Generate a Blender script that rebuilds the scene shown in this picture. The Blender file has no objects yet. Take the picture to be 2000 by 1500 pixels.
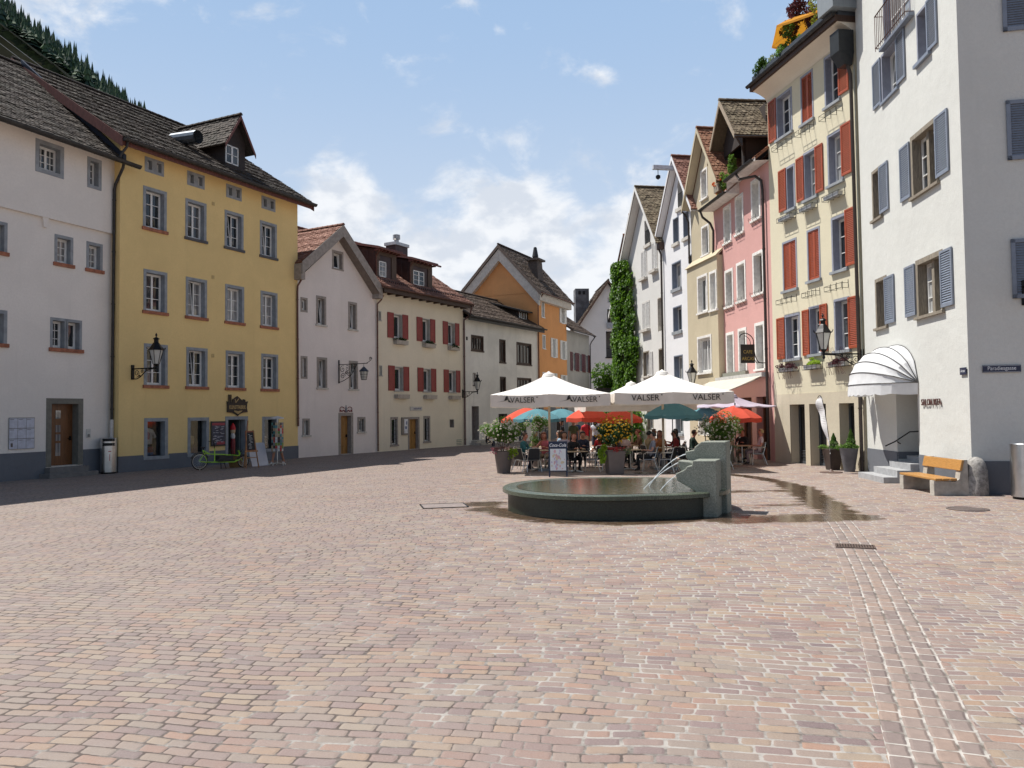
import bpy, bmesh, math, random
from mathutils import Vector, Matrix, noise as mnoise
from mathutils.geometry import tessellate_polygon
R = math.radians
PI = math.pi
RNG = random.Random(7)
S = bpy.context.scene
COL = S.collection

# ---------------------------------------------------------------- camera
CAM_H = 2.1
PITCH = math.atan(58 / 1540)
ROLL = 0.012
fw = Vector((0, math.cos(PITCH), math.sin(PITCH)))
rt = Vector((1, 0, 0))
up = rt.cross(fw)
rt2 = rt * math.cos(ROLL) - up * math.sin(ROLL)
up2 = up * math.cos(ROLL) + rt * math.sin(ROLL)
cam = bpy.data.cameras.new('camera')
cam.sensor_width = 36
cam.lens = 36 * 1540 / 2000
cam.clip_start = 0.05
cam.clip_end = 6000
camo = bpy.data.objects.new('camera', cam)
COL.objects.link(camo)
m = Matrix((rt2, up2, -fw)).transposed().to_4x4()
m.translation = (0, 0, CAM_H)
camo.matrix_world = m
S.camera = camo

# ---------------------------------------------------------------- light and exposure
SUN_EL, SUN_AZ = R(62.5), R(-69)          # azimuth clockwise from +Y
SUN_STRENGTH, SKY_STRENGTH, EXPOSURE = 5.0, 0.078, 0.40
S.view_settings.view_transform = 'Standard'
S.view_settings.look = 'None'
S.view_settings.gamma = 1
S.view_settings.exposure = EXPOSURE
sund = bpy.data.lights.new('sun', 'SUN')
sund.energy = SUN_STRENGTH
sund.angle = R(0.53)
sund.color = (1.0, 0.955, 0.89)
suno = bpy.data.objects.new('sun', sund)
COL.objects.link(suno)
sdir = Vector((math.sin(SUN_AZ) * math.cos(SUN_EL), math.cos(SUN_AZ) * math.cos(SUN_EL), math.sin(SUN_EL)))
suno.rotation_euler = sdir.to_track_quat('Z', 'Y').to_euler()
suno.location = sdir * 80

def N(nt, typ, **kw):
    n = nt.nodes.new(typ)
    for k, v in kw.items():
        if k == 'inp':
            for a, b in v.items():
                s = n.inputs[a]
                if isinstance(b, bpy.types.NodeSocket):
                    nt.links.new(b, s)
                else:
                    s.default_value = b
        else:
            setattr(n, k, v)
    return n

def mth(nt, op, a, b=None, c=None, clamp=False):
    n = nt.nodes.new('ShaderNodeMath')
    n.operation = op
    n.use_clamp = clamp
    for i, v in enumerate((a, b, c)):
        if v is None:
            continue
        if isinstance(v, bpy.types.NodeSocket):
            nt.links.new(v, n.inputs[i])
        else:
            n.inputs[i].default_value = v
    return n.outputs[0]

def mapr(nt, v, a, b, c=0.0, d=1.0, smooth=True):
    n = nt.nodes.new('ShaderNodeMapRange')
    n.interpolation_type = 'SMOOTHSTEP' if smooth else 'LINEAR'
    nt.links.new(v, n.inputs['Value'])
    n.inputs['From Min'].default_value = a
    n.inputs['From Max'].default_value = b
    n.inputs['To Min'].default_value = c
    n.inputs['To Max'].default_value = d
    return n.outputs[0]

def mixc(nt, f, a, b, blend='MIX'):
    n = nt.nodes.new('ShaderNodeMix')
    n.data_type = 'RGBA'
    n.blend_type = blend
    for sock, v in ((n.inputs['Factor'], f), (n.inputs['A'], a), (n.inputs['B'], b)):
        pass
    ins = [s for s in n.inputs if s.enabled]
    for s, v in zip((n.inputs[0], n.inputs[6], n.inputs[7]), (f, a, b)):
        if isinstance(v, bpy.types.NodeSocket):
            nt.links.new(v, s)
        else:
            s.default_value = v if not isinstance(v, tuple) or len(v) == 4 else (*v, 1)
    return n.outputs[2]

def noise(nt, vec, scale, detail=4, rough=0.55, dist=0.0):
    n = nt.nodes.new('ShaderNodeTexNoise')
    if vec is not None:
        nt.links.new(vec, n.inputs['Vector'])
    n.inputs['Scale'].default_value = scale
    n.inputs['Detail'].default_value = detail
    n.inputs['Roughness'].default_value = rough
    n.inputs['Distortion'].default_value = dist
    return n.outputs['Fac']

def vmul(nt, v, t):
    n = nt.nodes.new('ShaderNodeVectorMath')
    n.operation = 'MULTIPLY'
    nt.links.new(v, n.inputs[0])
    n.inputs[1].default_value = t
    return n.outputs[0]

# ---------------------------------------------------------------- sky: Nishita with clouds at infinity
W = bpy.data.worlds.new('World')
S.world = W
W.use_nodes = True
nt = W.node_tree
nt.nodes.clear()
wout = N(nt, 'ShaderNodeOutputWorld')
bg = N(nt, 'ShaderNodeBackground')
sky = N(nt, 'ShaderNodeTexSky', sky_type='NISHITA')
sky.sun_disc = False
sky.sun_elevation = SUN_EL
sky.sun_rotation = SUN_AZ
sky.altitude = 600
sky.air_density = 1.0
sky.dust_density = 1.2
sky.ozone_density = 1.5
tc = N(nt, 'ShaderNodeTexCoord')
sep = N(nt, 'ShaderNodeSeparateXYZ', inp={0: tc.outputs['Generated']})
az = mth(nt, 'MULTIPLY', mth(nt, 'ARCTAN2', sep.outputs[0], sep.outputs[1]), 57.2958)
el = mth(nt, 'MULTIPLY', mth(nt, 'ARCSINE', sep.outputs[2]), 57.2958)
comb = N(nt, 'ShaderNodeCombineXYZ', inp={0: az, 1: mth(nt, 'MULTIPLY', el, 1.5)})
n1 = noise(nt, comb.outputs[0], 0.16, 9, 0.60, 0.3)
n2 = noise(nt, comb.outputs[0], 0.055, 3, 0.5)
blobs = None
# azimuth, elevation, half widths (degrees), weight
for a, e, sa, se, w in [(-12.5, 13.5, 3.2, 4.0, .50), (-7.0, 9.5, 6.5, 4.2, .52), (0.5, 12.5, 5.5, 4.4, .56), (5.5, 8.0, 6.0, 5.0, .45),
                        (-2.5, 6.5, 9.0, 4.0, .50), (-9.0, 6.0, 9.0, 4.0, .40), (10.0, 11.0, 6.0, 5.5, .30), (-5.3, 19.6, 3.6, 1.3, .16), (-31.0, 26.0, 4.5, 3.2, .34),
                        (16.0, 28.6, 5.0, 1.3, .30), (7.4, 23.2, 1.2, .8, .2), (5.0, 20.3, 1.6, 1.5, .1), (0.8, 19.0, 1.8, 0.9, .1),
                        (-6.0, 24.4, 2.6, .5, .1), (-.7, 26.4, .8, .4, .1), (24, 10, 10, 6, .45), (-30, 8, 12, 6, .45)]:
    da = mth(nt, 'DIVIDE', mth(nt, 'SUBTRACT', az, a), sa)
    de = mth(nt, 'DIVIDE', mth(nt, 'SUBTRACT', el, e), se)
    q = mth(nt, 'ADD', mth(nt, 'MULTIPLY', da, da), mth(nt, 'MULTIPLY', de, de))
    g = mth(nt, 'MULTIPLY', mth(nt, 'EXPONENT', mth(nt, 'MULTIPLY', q, -1.0)), w)
    blobs = g if blobs is None else mth(nt, 'MAXIMUM', blobs, g)
dens = mth(nt, 'ADD', mth(nt, 'MULTIPLY', n1, 1.15), mth(nt, 'ADD', blobs, mth(nt, 'MULTIPLY', n2, 0.20)))
cloud = mapr(nt, dens, 0.73, 1.02)
cloud = mth(nt, 'MULTIPLY', cloud, 0.92)
shade = noise(nt, comb.outputs[0], 0.24, 6, 0.55)
ccol = mixc(nt, mapr(nt, shade, 0.40, 0.58), (6.9, 7.4, 8.2, 1), (9.2, 9.4, 9.7, 1))
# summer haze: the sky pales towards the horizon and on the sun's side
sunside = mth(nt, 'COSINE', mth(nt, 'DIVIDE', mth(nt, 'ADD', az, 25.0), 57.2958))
hz = mth(nt, 'MULTIPLY', mapr(nt, el, 26.0, 66.0, 0.97, 0.10), mapr(nt, sunside, -.5, .7, .42, 1.0))  # sky away from the sun kept pale as added fill for shaded walls
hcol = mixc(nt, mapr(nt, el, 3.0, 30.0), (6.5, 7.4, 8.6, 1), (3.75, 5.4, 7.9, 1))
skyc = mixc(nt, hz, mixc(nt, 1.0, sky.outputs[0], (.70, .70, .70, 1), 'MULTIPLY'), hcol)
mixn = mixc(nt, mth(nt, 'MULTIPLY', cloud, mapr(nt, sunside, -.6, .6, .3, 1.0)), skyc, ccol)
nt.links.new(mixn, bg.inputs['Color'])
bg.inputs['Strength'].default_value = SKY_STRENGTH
nt.links.new(bg.outputs[0], wout.inputs['Surface'])
S.cycles.max_bounces = 6
S.cycles.diffuse_bounces = 4
S.cycles.glossy_bounces = 3
S.cycles.transparent_max_bounces = 10
S.cycles.caustics_reflective = False
S.cycles.caustics_refractive = False
# ---------------------------------------------------------------- mesh builder and object helpers
class MB:
    def __init__(s):
        s.v = []; s.f = []; s.m = []; s.uv = []; s.cl = []
    def face(s, pts, mi=0, uv=None, col=None):
        b = len(s.v)
        s.v.extend([tuple(p) for p in pts])
        s.f.append(tuple(range(b, b + len(pts))))
        s.m.append(mi); s.uv.append(uv); s.cl.append(col)
    def idx(s, verts, faces, mi=0):
        b = len(s.v)
        s.v.extend([tuple(p) for p in verts])
        for f in faces:
            s.f.append(tuple(i + b for i in f)); s.m.append(mi); s.uv.append(None); s.cl.append(None)
    def box(s, x0, y0, z0, x1, y1, z1, mi=0):
        s.hexa([(x0, y0, z0), (x1, y0, z0), (x1, y1, z0), (x0, y1, z0), (x0, y0, z1), (x1, y0, z1), (x1, y1, z1), (x0, y1, z1)], mi)
    def hexa(s, p, mi=0):
        s.idx(p, [(0, 3, 2, 1), (4, 5, 6, 7), (0, 1, 5, 4), (1, 2, 6, 5), (2, 3, 7, 6), (3, 0, 4, 7)], mi)
    def obox(s, c, sx, sy, sz, M, mi=0):
        pts = [Vector(c) + M @ Vector((a * sx / 2, b * sy / 2, d * sz / 2)) for a, b, d in
               [(-1, -1, -1), (1, -1, -1), (1, 1, -1), (-1, 1, -1), (-1, -1, 1), (1, -1, 1), (1, 1, 1), (-1, 1, 1)]]
        s.hexa(pts, mi)
    def bar(s, a, b, w, h=None, mi=0, upv=(0, 0, 1)):
        a, b = Vector(a), Vector(b)
        d = b - a
        L = d.length
        if L < 1e-6: return
        z = d / L
        u = Vector(upv)
        if abs(z.dot(u)) > .97: u = Vector((1, 0, 0))
        x = z.cross(u).normalized(); y = x.cross(z)
        s.obox((a + b) / 2, w, h or w, L, Matrix((x, y, z)).transposed(), mi)
    def tube(s, pts, r, n=6, mi=0, caps=True):
        pts = [Vector(p) for p in pts]
        rs = r if isinstance(r, (list, tuple)) else [r] * len(pts)
        ring = []; vs = []
        pu = None
        for i, p in enumerate(pts):
            d = (pts[min(i + 1, len(pts) - 1)] - pts[max(i - 1, 0)])
            if d.length < 1e-9: d = Vector((0, 0, 1))
            d.normalize()
            u = pu if pu is not None else (Vector((0, 0, 1)) if abs(d.z) < .9 else Vector((1, 0, 0)))
            x = d.cross(u)
            if x.length < 1e-6: x = d.cross(Vector((0, 1, 0)))
            x.normalize(); y = x.cross(d).normalized(); pu = y
            for k in range(n):
                a = 2 * PI * k / n
                vs.append(p + x * math.cos(a) * rs[i] + y * math.sin(a) * rs[i])
        fs = []
        for i in range(len(pts) - 1):
            for k in range(n):
                k2 = (k + 1) % n
                fs.append((i * n + k, i * n + k2, (i + 1) * n + k2, (i + 1) * n + k))
        if caps:
            fs.append(tuple(reversed(range(n)))); fs.append(tuple(range((len(pts) - 1) * n, len(pts) * n)))
        s.idx(vs, fs, mi)
    def lathe(s, prof, n=16, c=(0, 0, 0), mi=0, close=True, sx=1.0, sy=1.0):
        vs = []; fs = []
        for r, z in prof:
            for k in range(n):
                a = 2 * PI * k / n
                vs.append((c[0] + r * math.cos(a) * sx, c[1] + r * math.sin(a) * sy, c[2] + z))
        for i in range(len(prof) - 1):
            for k in range(n):
                k2 = (k + 1) % n
                fs.append((i * n + k, i * n + k2, (i + 1) * n + k2, (i + 1) * n + k))
        if close:
            fs.append(tuple(reversed(range(n)))); fs.append(tuple(range((len(prof) - 1) * n, len(prof) * n)))
        s.idx(vs, fs, mi)
    def prism(s, poly, y0, y1, mi=0, axis='y', caps=True):
        # poly in (x,z); extruded along y
        n = len(poly)
        P = lambda q, y: (q[0], y, q[1])
        tri = tessellate_polygon([[Vector((a, b, 0)) for a, b in poly]])
        vs = [P(q, y0) for q in poly] + [P(q, y1) for q in poly]
        fs = []
        if caps:
            fs += [tuple(t) for t in tri] + [tuple(n + i for i in reversed(t)) for t in tri]
        for i in range(n):
            j = (i + 1) % n
            fs.append((i, j, n + j, n + i))
        s.idx(vs, fs, mi)
    def sheet(s, poly, holes=(), y=0.0, mi=0):
        loops = [[Vector((a, b, 0)) for a, b in poly]] + [[Vector((a, b, 0)) for a, b in h] for h in holes]
        tri = tessellate_polygon(loops)
        allp = [p for l in loops for p in l]
        fs = []
        for t in tri:
            a, b, c = (allp[i] for i in t)
            if (b - a).cross(c - a).z < 0: t = (t[0], t[2], t[1])
            fs.append(tuple(t))
        s.idx([(p.x, y, p.y) for p in allp], fs, mi)
    def build(s, name, mats, parent=None, smooth=False, merge=0.0, recalc=True):
        me = bpy.data.meshes.new(name)
        me.from_pydata(s.v, [], s.f)
        if not isinstance(mats, (list, tuple)): mats = [mats]
        for mm in mats: me.materials.append(mm)
        if len(mats) > 1:
            me.polygons.foreach_set('material_index', s.m)
        if any(u is not None for u in s.uv):
            l = me.uv_layers.new(name='UVMap')
            for p, u in zip(me.polygons, s.uv):
                if u is not None:
                    for k, li in enumerate(p.loop_indices): l.data[li].uv = u[k]
        if any(c is not None for c in s.cl):
            ca = me.color_attributes.new('tone', 'FLOAT_COLOR', 'CORNER')
            for p, c in zip(me.polygons, s.cl):
                if c is not None:
                    for li in p.loop_indices: ca.data[li].color = (c, c, c, 1)
        if merge or recalc:
            bm = bmesh.new(); bm.from_mesh(me)
            if merge: bmesh.ops.remove_doubles(bm, verts=bm.verts, dist=merge)
            if recalc: bmesh.ops.recalc_face_normals(bm, faces=bm.faces)
            bm.to_mesh(me); bm.free()
        if smooth:
            for p in me.polygons: p.use_smooth = True
        me.validate()
        o = bpy.data.objects.new(name, me)
        COL.objects.link(o)
        if parent is not None: o.parent = parent
        return o

def tag(o, label=None, cat=None, group=None, kind=None):
    if label: o['label'] = label
    if cat: o['category'] = cat
    if group: o['group'] = group
    if kind: o['kind'] = kind
    return o
def thing(name, label, cat, loc=(0, 0, 0), rz=0.0, group=None):
    o = bpy.data.objects.new(name, None)
    o.empty_display_size = .2
    COL.objects.link(o)
    o.location = loc
    o.rotation_euler = (0, 0, rz)
    return tag(o, label, cat, group)
def dup(root, loc, rz, label=None, group=None):
    kids = [(c, [g for g in c.children]) for c in root.children]
    r = root.copy(); COL.objects.link(r); r.location = loc; r.rotation_euler = (0, 0, rz)
    if label: r['label'] = label
    if group: r['group'] = group
    for c, gs in kids:
        c2 = c.copy(); COL.objects.link(c2); c2.parent = r
        for g in gs:
            g2 = g.copy(); COL.objects.link(g2); g2.parent = c2
    return r
def smoothed(o, ang=40):
    o.data.polygons.foreach_set('use_smooth', [True] * len(o.data.polygons))
    o.data.set_sharp_from_angle(angle=R(ang))
    return o

def text_mb(txt, size, depth=.004, sx=1.0, align='CENTER', bold=0.0):
    """text as mesh in the xz plane, facing -y, centred"""
    cu = bpy.data.curves.new('txt', 'FONT')
    cu.body = txt; cu.size = size; cu.extrude = depth; cu.align_x = align; cu.align_y = 'CENTER'; cu.offset = bold
    cu.resolution_u = 3
    o = bpy.data.objects.new('txt', cu); COL.objects.link(o)
    dg = bpy.context.evaluated_depsgraph_get(); dg.update()
    me = o.evaluated_get(dg).to_mesh()
    mb = MB()
    mb.idx([(v.co.x * sx, -v.co.z, v.co.y) for v in me.vertices], [tuple(p.vertices) for p in me.polygons])
    o.evaluated_get(dg).to_mesh_clear()
    bpy.data.objects.remove(o); bpy.data.curves.remove(cu)
    return mb
def moved(mb, dx=0, dy=0, dz=0, M=None):
    if M is not None: mb.v = [tuple(M @ Vector(p)) for p in mb.v]
    mb.v = [(p[0] + dx, p[1] + dy, p[2] + dz) for p in mb.v]
    return mb
def joined(*ms):
    o = MB()
    for q in ms:
        b = len(o.v)
        o.v += q.v; o.f += [tuple(i + b for i in f) for f in q.f]; o.m += q.m; o.uv += q.uv; o.cl += q.cl
    return o

# ---------------------------------------------------------------- materials
MATS = {}
def newmat(name):
    m = bpy.data.materials.new(name); m.use_nodes = True
    t = m.node_tree; t.nodes.clear()
    out = N(t, 'ShaderNodeOutputMaterial')
    b = N(t, 'ShaderNodeBsdfPrincipled')
    t.links.new(b.outputs[0], out.inputs[0])
    return m, t, b, out
def objvec(t): return N(t, 'ShaderNodeTexCoord').outputs['Object']
def bump(t, b, h, strength=.3, dist=.01):
    n = N(t, 'ShaderNodeBump', inp={'Height': h, 'Strength': strength, 'Distance': dist})
    t.links.new(n.outputs[0], b.inputs['Normal'])
def c4(c): return (*c, 1)
def mul(c, f): return tuple(min(1, x * f) for x in c)

def plain(name, col, rough=.6, metal=0.0, var=.12, scale=6, bmp=0.0, spec=.5):
    if name in MATS: return MATS[name]
    m, t, b, o = newmat(name)
    v = objvec(t)
    n = noise(t, v, scale, 5)
    c = mixc(t, mapr(t, n, .3, .7), c4(mul(col, 1 - var)), c4(mul(col, 1 + var)))
    t.links.new(c, b.inputs['Base Color'])
    b.inputs['Roughness'].default_value = rough
    b.inputs['Metallic'].default_value = metal
    b.inputs['Specular IOR Level'].default_value = spec
    if bmp: bump(t, b, noise(t, v, scale * 6, 4), bmp, .01)
    MATS[name] = m
    return m
def stucco(name, col, stain=.10, streak=.08, bmp=.35, grain=1.0):
    if name in MATS: return MATS[name]
    m, t, b, o = newmat(name)
    v = objvec(t)
    big = noise(t, v, .45, 6, .62, .4)
    c = mixc(t, mapr(t, big, .32, .7), c4(mul(col, 1 - stain)), c4(mul(col, 1 + stain * .35)))
    st = noise(t, vmul(t, v, (2.6, 2.6, .16)), 1.0, 5, .6)
    c = mixc(t, mth(t, 'MULTIPLY', mapr(t, st, .54, .78), streak * 3), c, c4(tuple(x * .6 for x in col)))
    fine = noise(t, v, 14, 6, .65)
    c = mixc(t, mapr(t, fine, .3, .75), c, mixc(t, .5, c, c4(mul(col, .86))))
    pat = noise(t, v, 1.7, 3, .5, 1.2)
    c = mixc(t, mth(t, 'MULTIPLY', mapr(t, pat, .6, .66), .10), c, c4(mul(col, 1.12)))
    t.links.new(c, b.inputs['Base Color'])
    b.inputs['Roughness'].default_value = .92
    b.inputs['Specular IOR Level'].default_value = .2
    h = mth(t, 'ADD', mth(t, 'MULTIPLY', noise(t, v, 2.2, 4), 3.0), mth(t, 'MULTIPLY', noise(t, v, 38, 4, .6), .8 * grain))
    bump(t, b, h, bmp, .012)
    MATS[name] = m
    return m
def tiles(name, ca, cb, cc, moss=0.3, mossc=(.10, .10, .06)):
    m, t, b, o = newmat(name)
    v = objvec(t)
    a = N(t, 'ShaderNodeAttribute', attribute_name='tone')
    r = N(t, 'ShaderNodeValToRGB')
    t.links.new(a.outputs['Fac'], r.inputs[0])
    el_ = r.color_ramp.elements
    el_[0].position = 0.0; el_[0].color = c4(ca)
    el_[1].position = 1.0; el_[1].color = c4(cc)
    e = el_.new(.5); e.color = c4(cb)
    n = noise(t, v, 9, 5, .65)
    big = noise(t, v, .8, 4)
    c = mixc(t, mapr(t, n, .3, .75), mixc(t, .35, r.outputs[0], (0.01, .01, .01, 1)), r.outputs[0])
    c = mixc(t, mth(t, 'MULTIPLY', mapr(t, mth(t, 'ADD', mth(t, 'MULTIPLY', noise(t, v, 16, 5, .7), .6), mth(t, 'MULTIPLY', big, .4)), .5, .62), moss), c, c4(mossc))
    t.links.new(c, b.inputs['Base Color'])
    b.inputs['Roughness'].default_value = .85
    b.inputs['Specular IOR Level'].default_value = .3
    bump(t, b, n, .4, .01)
    return m
def woodm(name, col, rough=.5, axis=(1, 1, .12), var=.35):
    if name in MATS: return MATS[name]
    m, t, b, o = newmat(name)
    v = objvec(t)
    n = noise(t, vmul(t, v, axis), 22, 5, .6, .6)
    c = mixc(t, mapr(t, n, .3, .7), c4(mul(col, 1 - var)), c4(mul(col, 1 + var * .5)))
    t.links.new(c, b.inputs['Base Color'])
    b.inputs['Roughness'].default_value = rough
    bump(t, b, n, .2, .004)
    MATS[name] = m
    return m
def glassm(name='window_glass', base=(.018, .022, .026), curtain=.62):
    m, t, b, o = newmat(name)
    v = objvec(t)
    inf = N(t, 'ShaderNodeObjectInfo').outputs['Random']
    fold = noise(t, vmul(t, v, (9, 9, .35)), 1.0, 3)
    c1 = mixc(t, mapr(t, fold, .35, .65), (.16, .16, .16, 1), (.42, .42, .41, 1))
    lum = mth(t, 'ADD', mth(t, 'MULTIPLY', mth(t, 'GREATER_THAN', inf, curtain), .8), mth(t, 'MULTIPLY', mapr(t, noise(t, vmul(t, v, (1.1, 1.1, .5)), 1.3, 2), .52, .6), .22), clamp=True)
    c = mixc(t, lum, c4(base), c1)
    t.links.new(c, b.inputs['Base Color'])
    b.inputs['Roughness'].default_value = .03
    b.inputs['Specular IOR Level'].default_value = .75
    b.inputs['IOR'].default_value = 1.52
    bump(t, b, noise(t, v, 1.6, 2), .12, .02)
    return m
def clearglass(name):
    m, t, b, o = newmat(name)
    t.nodes.remove(b)
    tr = N(t, 'ShaderNodeBsdfTransparent', inp={'Color': (.86, .88, .87, 1)})
    gl = N(t, 'ShaderNodeBsdfGlossy', inp={'Roughness': .05})
    fr = N(t, 'ShaderNodeFresnel', inp={'IOR': 1.5})
    mx = N(t, 'ShaderNodeMixShader', inp={0: mth(t, 'ADD', fr.outputs[0], .04), 1: tr.outputs[0], 2: gl.outputs[0]})
    t.links.new(mx.outputs[0], o.inputs[0])
    return m
def fabric(name, col, trans=.35, var=.06):
    if name in MATS: return MATS[name]
    m, t, b, o = newmat(name)
    v = objvec(t)
    n = noise(t, v, 3, 5)
    c = mixc(t, mapr(t, n, .3, .7), c4(mul(col, 1 - var)), c4(mul(col, 1 + var)))
    t.links.new(c, b.inputs['Base Color'])
    b.inputs['Roughness'].default_value = .85
    b.inputs['Specular IOR Level'].default_value = .2
    bump(t, b, noise(t, v, 5, 4), .25, .03)
    tl = N(t, 'ShaderNodeBsdfTranslucent')
    t.links.new(c, tl.inputs[0])
    mx = N(t, 'ShaderNodeMixShader', inp={0: trans, 1: b.outputs[0], 2: tl.outputs[0]})
    t.links.new(mx.outputs[0], o.inputs[0])
    MATS[name] = m
    return m
def leafm(name, ca, cb, trans=.35, rough=.5):
    if name in MATS: return MATS[name]
    m, t, b, o = newmat(name)
    g = N(t, 'ShaderNodeNewGeometry').outputs['Random Per Island']
    v = objvec(t)
    f = mth(t, 'ADD', mth(t, 'MULTIPLY', g, .6), mth(t, 'MULTIPLY', noise(t, v, 2.5, 3), .5))
    c = mixc(t, mapr(t, f, .2, .9), c4(ca), c4(cb))
    t.links.new(c, b.inputs['Base Color'])
    b.inputs['Roughness'].default_value = rough
    b.inputs['Specular IOR Level'].default_value = .35
    tl = N(t, 'ShaderNodeBsdfTranslucent')
    t.links.new(mixc(t, .5, c, c4(mul(cb, 1.3))), tl.inputs[0])
    mx = N(t, 'ShaderNodeMixShader', inp={0: trans, 1: b.outputs[0], 2: tl.outputs[0]})
    t.links.new(mx.outputs[0], o.inputs[0])
    MATS[name] = m
    return m

M_glass = glassm()
M_dark = plain('dark_interior', (.02, .02, .02), .9)
M_white = plain('white_paint', (.74, .74, .72), .45, var=.04)
M_grey = plain('grey_stone_trim', (.27, .29, .31), .85, var=.14, scale=4, bmp=.25)
M_greyd = plain('dark_grey_sill', (.085, .085, .09), .8, bmp=.2)
M_plinth = stucco('grey_plinth_paint', (.155, .165, .185), .12, .06)
M_brick = plain('red_sandstone_sill', (.33, .13, .075), .9, var=.25, scale=9, bmp=.4)
M_taupe = plain('taupe_stone_trim', (.30, .265, .235), .85, var=.14, bmp=.25)
M_sill = plain('pale_stone_sill', (.52, .49, .44), .85, var=.15, bmp=.3)
M_iron = plain('black_iron', (.012, .012, .013), .45, .6, .2)
M_gutter = plain('dark_gutter_metal', (.045, .043, .042), .5, .5, .25)
M_copper = plain('brown_copper_pipe', (.12, .055, .04), .5, .4, .25)
M_steel = plain('brushed_steel', (.55, .56, .57), .28, 1.0, .08)
M_alu = plain('aluminium_tube', (.62, .62, .60), .3, .9, .05)
M_brownwood = woodm('dark_brown_wood', (.055, .028, .018), .6)
M_soffit = plain('soffit_boards', (.42, .37, .31), .85)
M_fascia = woodm('red_brown_fascia', (.15, .055, .045), .7)
# ---------------------------------------------------------------- ground
def paver_nodes(t, P, wl, wh, rot, seed, jw=.011):
    """returns (id colour factor, mortar mask 0 in joint .. 1 on stone, height) for running-bond setts"""
    mp = N(t, 'ShaderNodeMapping', vector_type='POINT')
    t.links.new(P, mp.inputs['Vector'])
    mp.inputs['Rotation'].default_value = (0, 0, rot)
    wv = N(t, 'ShaderNodeTexNoise', inp={'Vector': mp.outputs[0], 'Scale': .35, 'Detail': 2.0})
    warp = N(t, 'ShaderNodeVectorMath', operation='MULTIPLY_ADD', inp={0: wv.outputs['Color'], 1: (.5, .5, 0), 2: mp.outputs[0]})
    wv2 = N(t, 'ShaderNodeTexNoise', inp={'Vector': mp.outputs[0], 'Scale': 5.0, 'Detail': 3.0})
    warp2 = N(t, 'ShaderNodeVectorMath', operation='MULTIPLY_ADD', inp={0: wv2.outputs['Color'], 1: (.034, .022, 0), 2: warp.outputs[0]})
    s = N(t, 'ShaderNodeSeparateXYZ', inp={0: warp2.outputs[0]})
    ry = mth(t, 'DIVIDE', s.outputs[1], wh)
    row = mth(t, 'FLOOR', ry)
    fy = mth(t, 'SUBTRACT', ry, row)
    wn = N(t, 'ShaderNodeTexWhiteNoise', noise_dimensions='1D', inp={'W': mth(t, 'ADD', row, seed)})
    off = wn.outputs['Value']
    # length varies from row to row
    wl2 = mth(t, 'MULTIPLY', mth(t, 'ADD', mth(t, 'MULTIPLY', wn.outputs['Value'], .35), .82), wl)
    rx = mth(t, 'ADD', mth(t, 'DIVIDE', s.outputs[0], wl2), mth(t, 'MULTIPLY', off, 7.3))
    # uneven joints: shift by a row-and-position noise
    sh = N(t, 'ShaderNodeTexNoise', inp={'Vector': N(t, 'ShaderNodeCombineXYZ', inp={0: mth(t, 'MULTIPLY', rx, .37), 1: mth(t, 'MULTIPLY', row, 3.7)}).outputs[0], 'Scale': 1.0, 'Detail': 1.0}).outputs['Fac']
    rx = mth(t, 'ADD', rx, mth(t, 'MULTIPLY', sh, 1.3))
    colm = mth(t, 'FLOOR', rx)
    fx = mth(t, 'SUBTRACT', rx, colm)
    idn = N(t, 'ShaderNodeTexWhiteNoise', noise_dimensions='3D', inp={'Vector': N(t, 'ShaderNodeCombineXYZ', inp={0: colm, 1: row, 2: seed}).outputs[0]})
    dx = mth(t, 'MULTIPLY', mth(t, 'MINIMUM', fx, mth(t, 'SUBTRACT', 1.0, fx)), wl2)
    dy = mth(t, 'MULTIPLY', mth(t, 'MINIMUM', fy, mth(t, 'SUBTRACT', 1.0, fy)), wh)
    d = mth(t, 'SMOOTH_MIN', dx, dy, .03)
    d = mth(t, 'ADD', d, mth(t, 'MULTIPLY', mth(t, 'SUBTRACT', noise(t, P, 26, 4, .6), .5), .014))
    return idn, d, fx, fy

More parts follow.
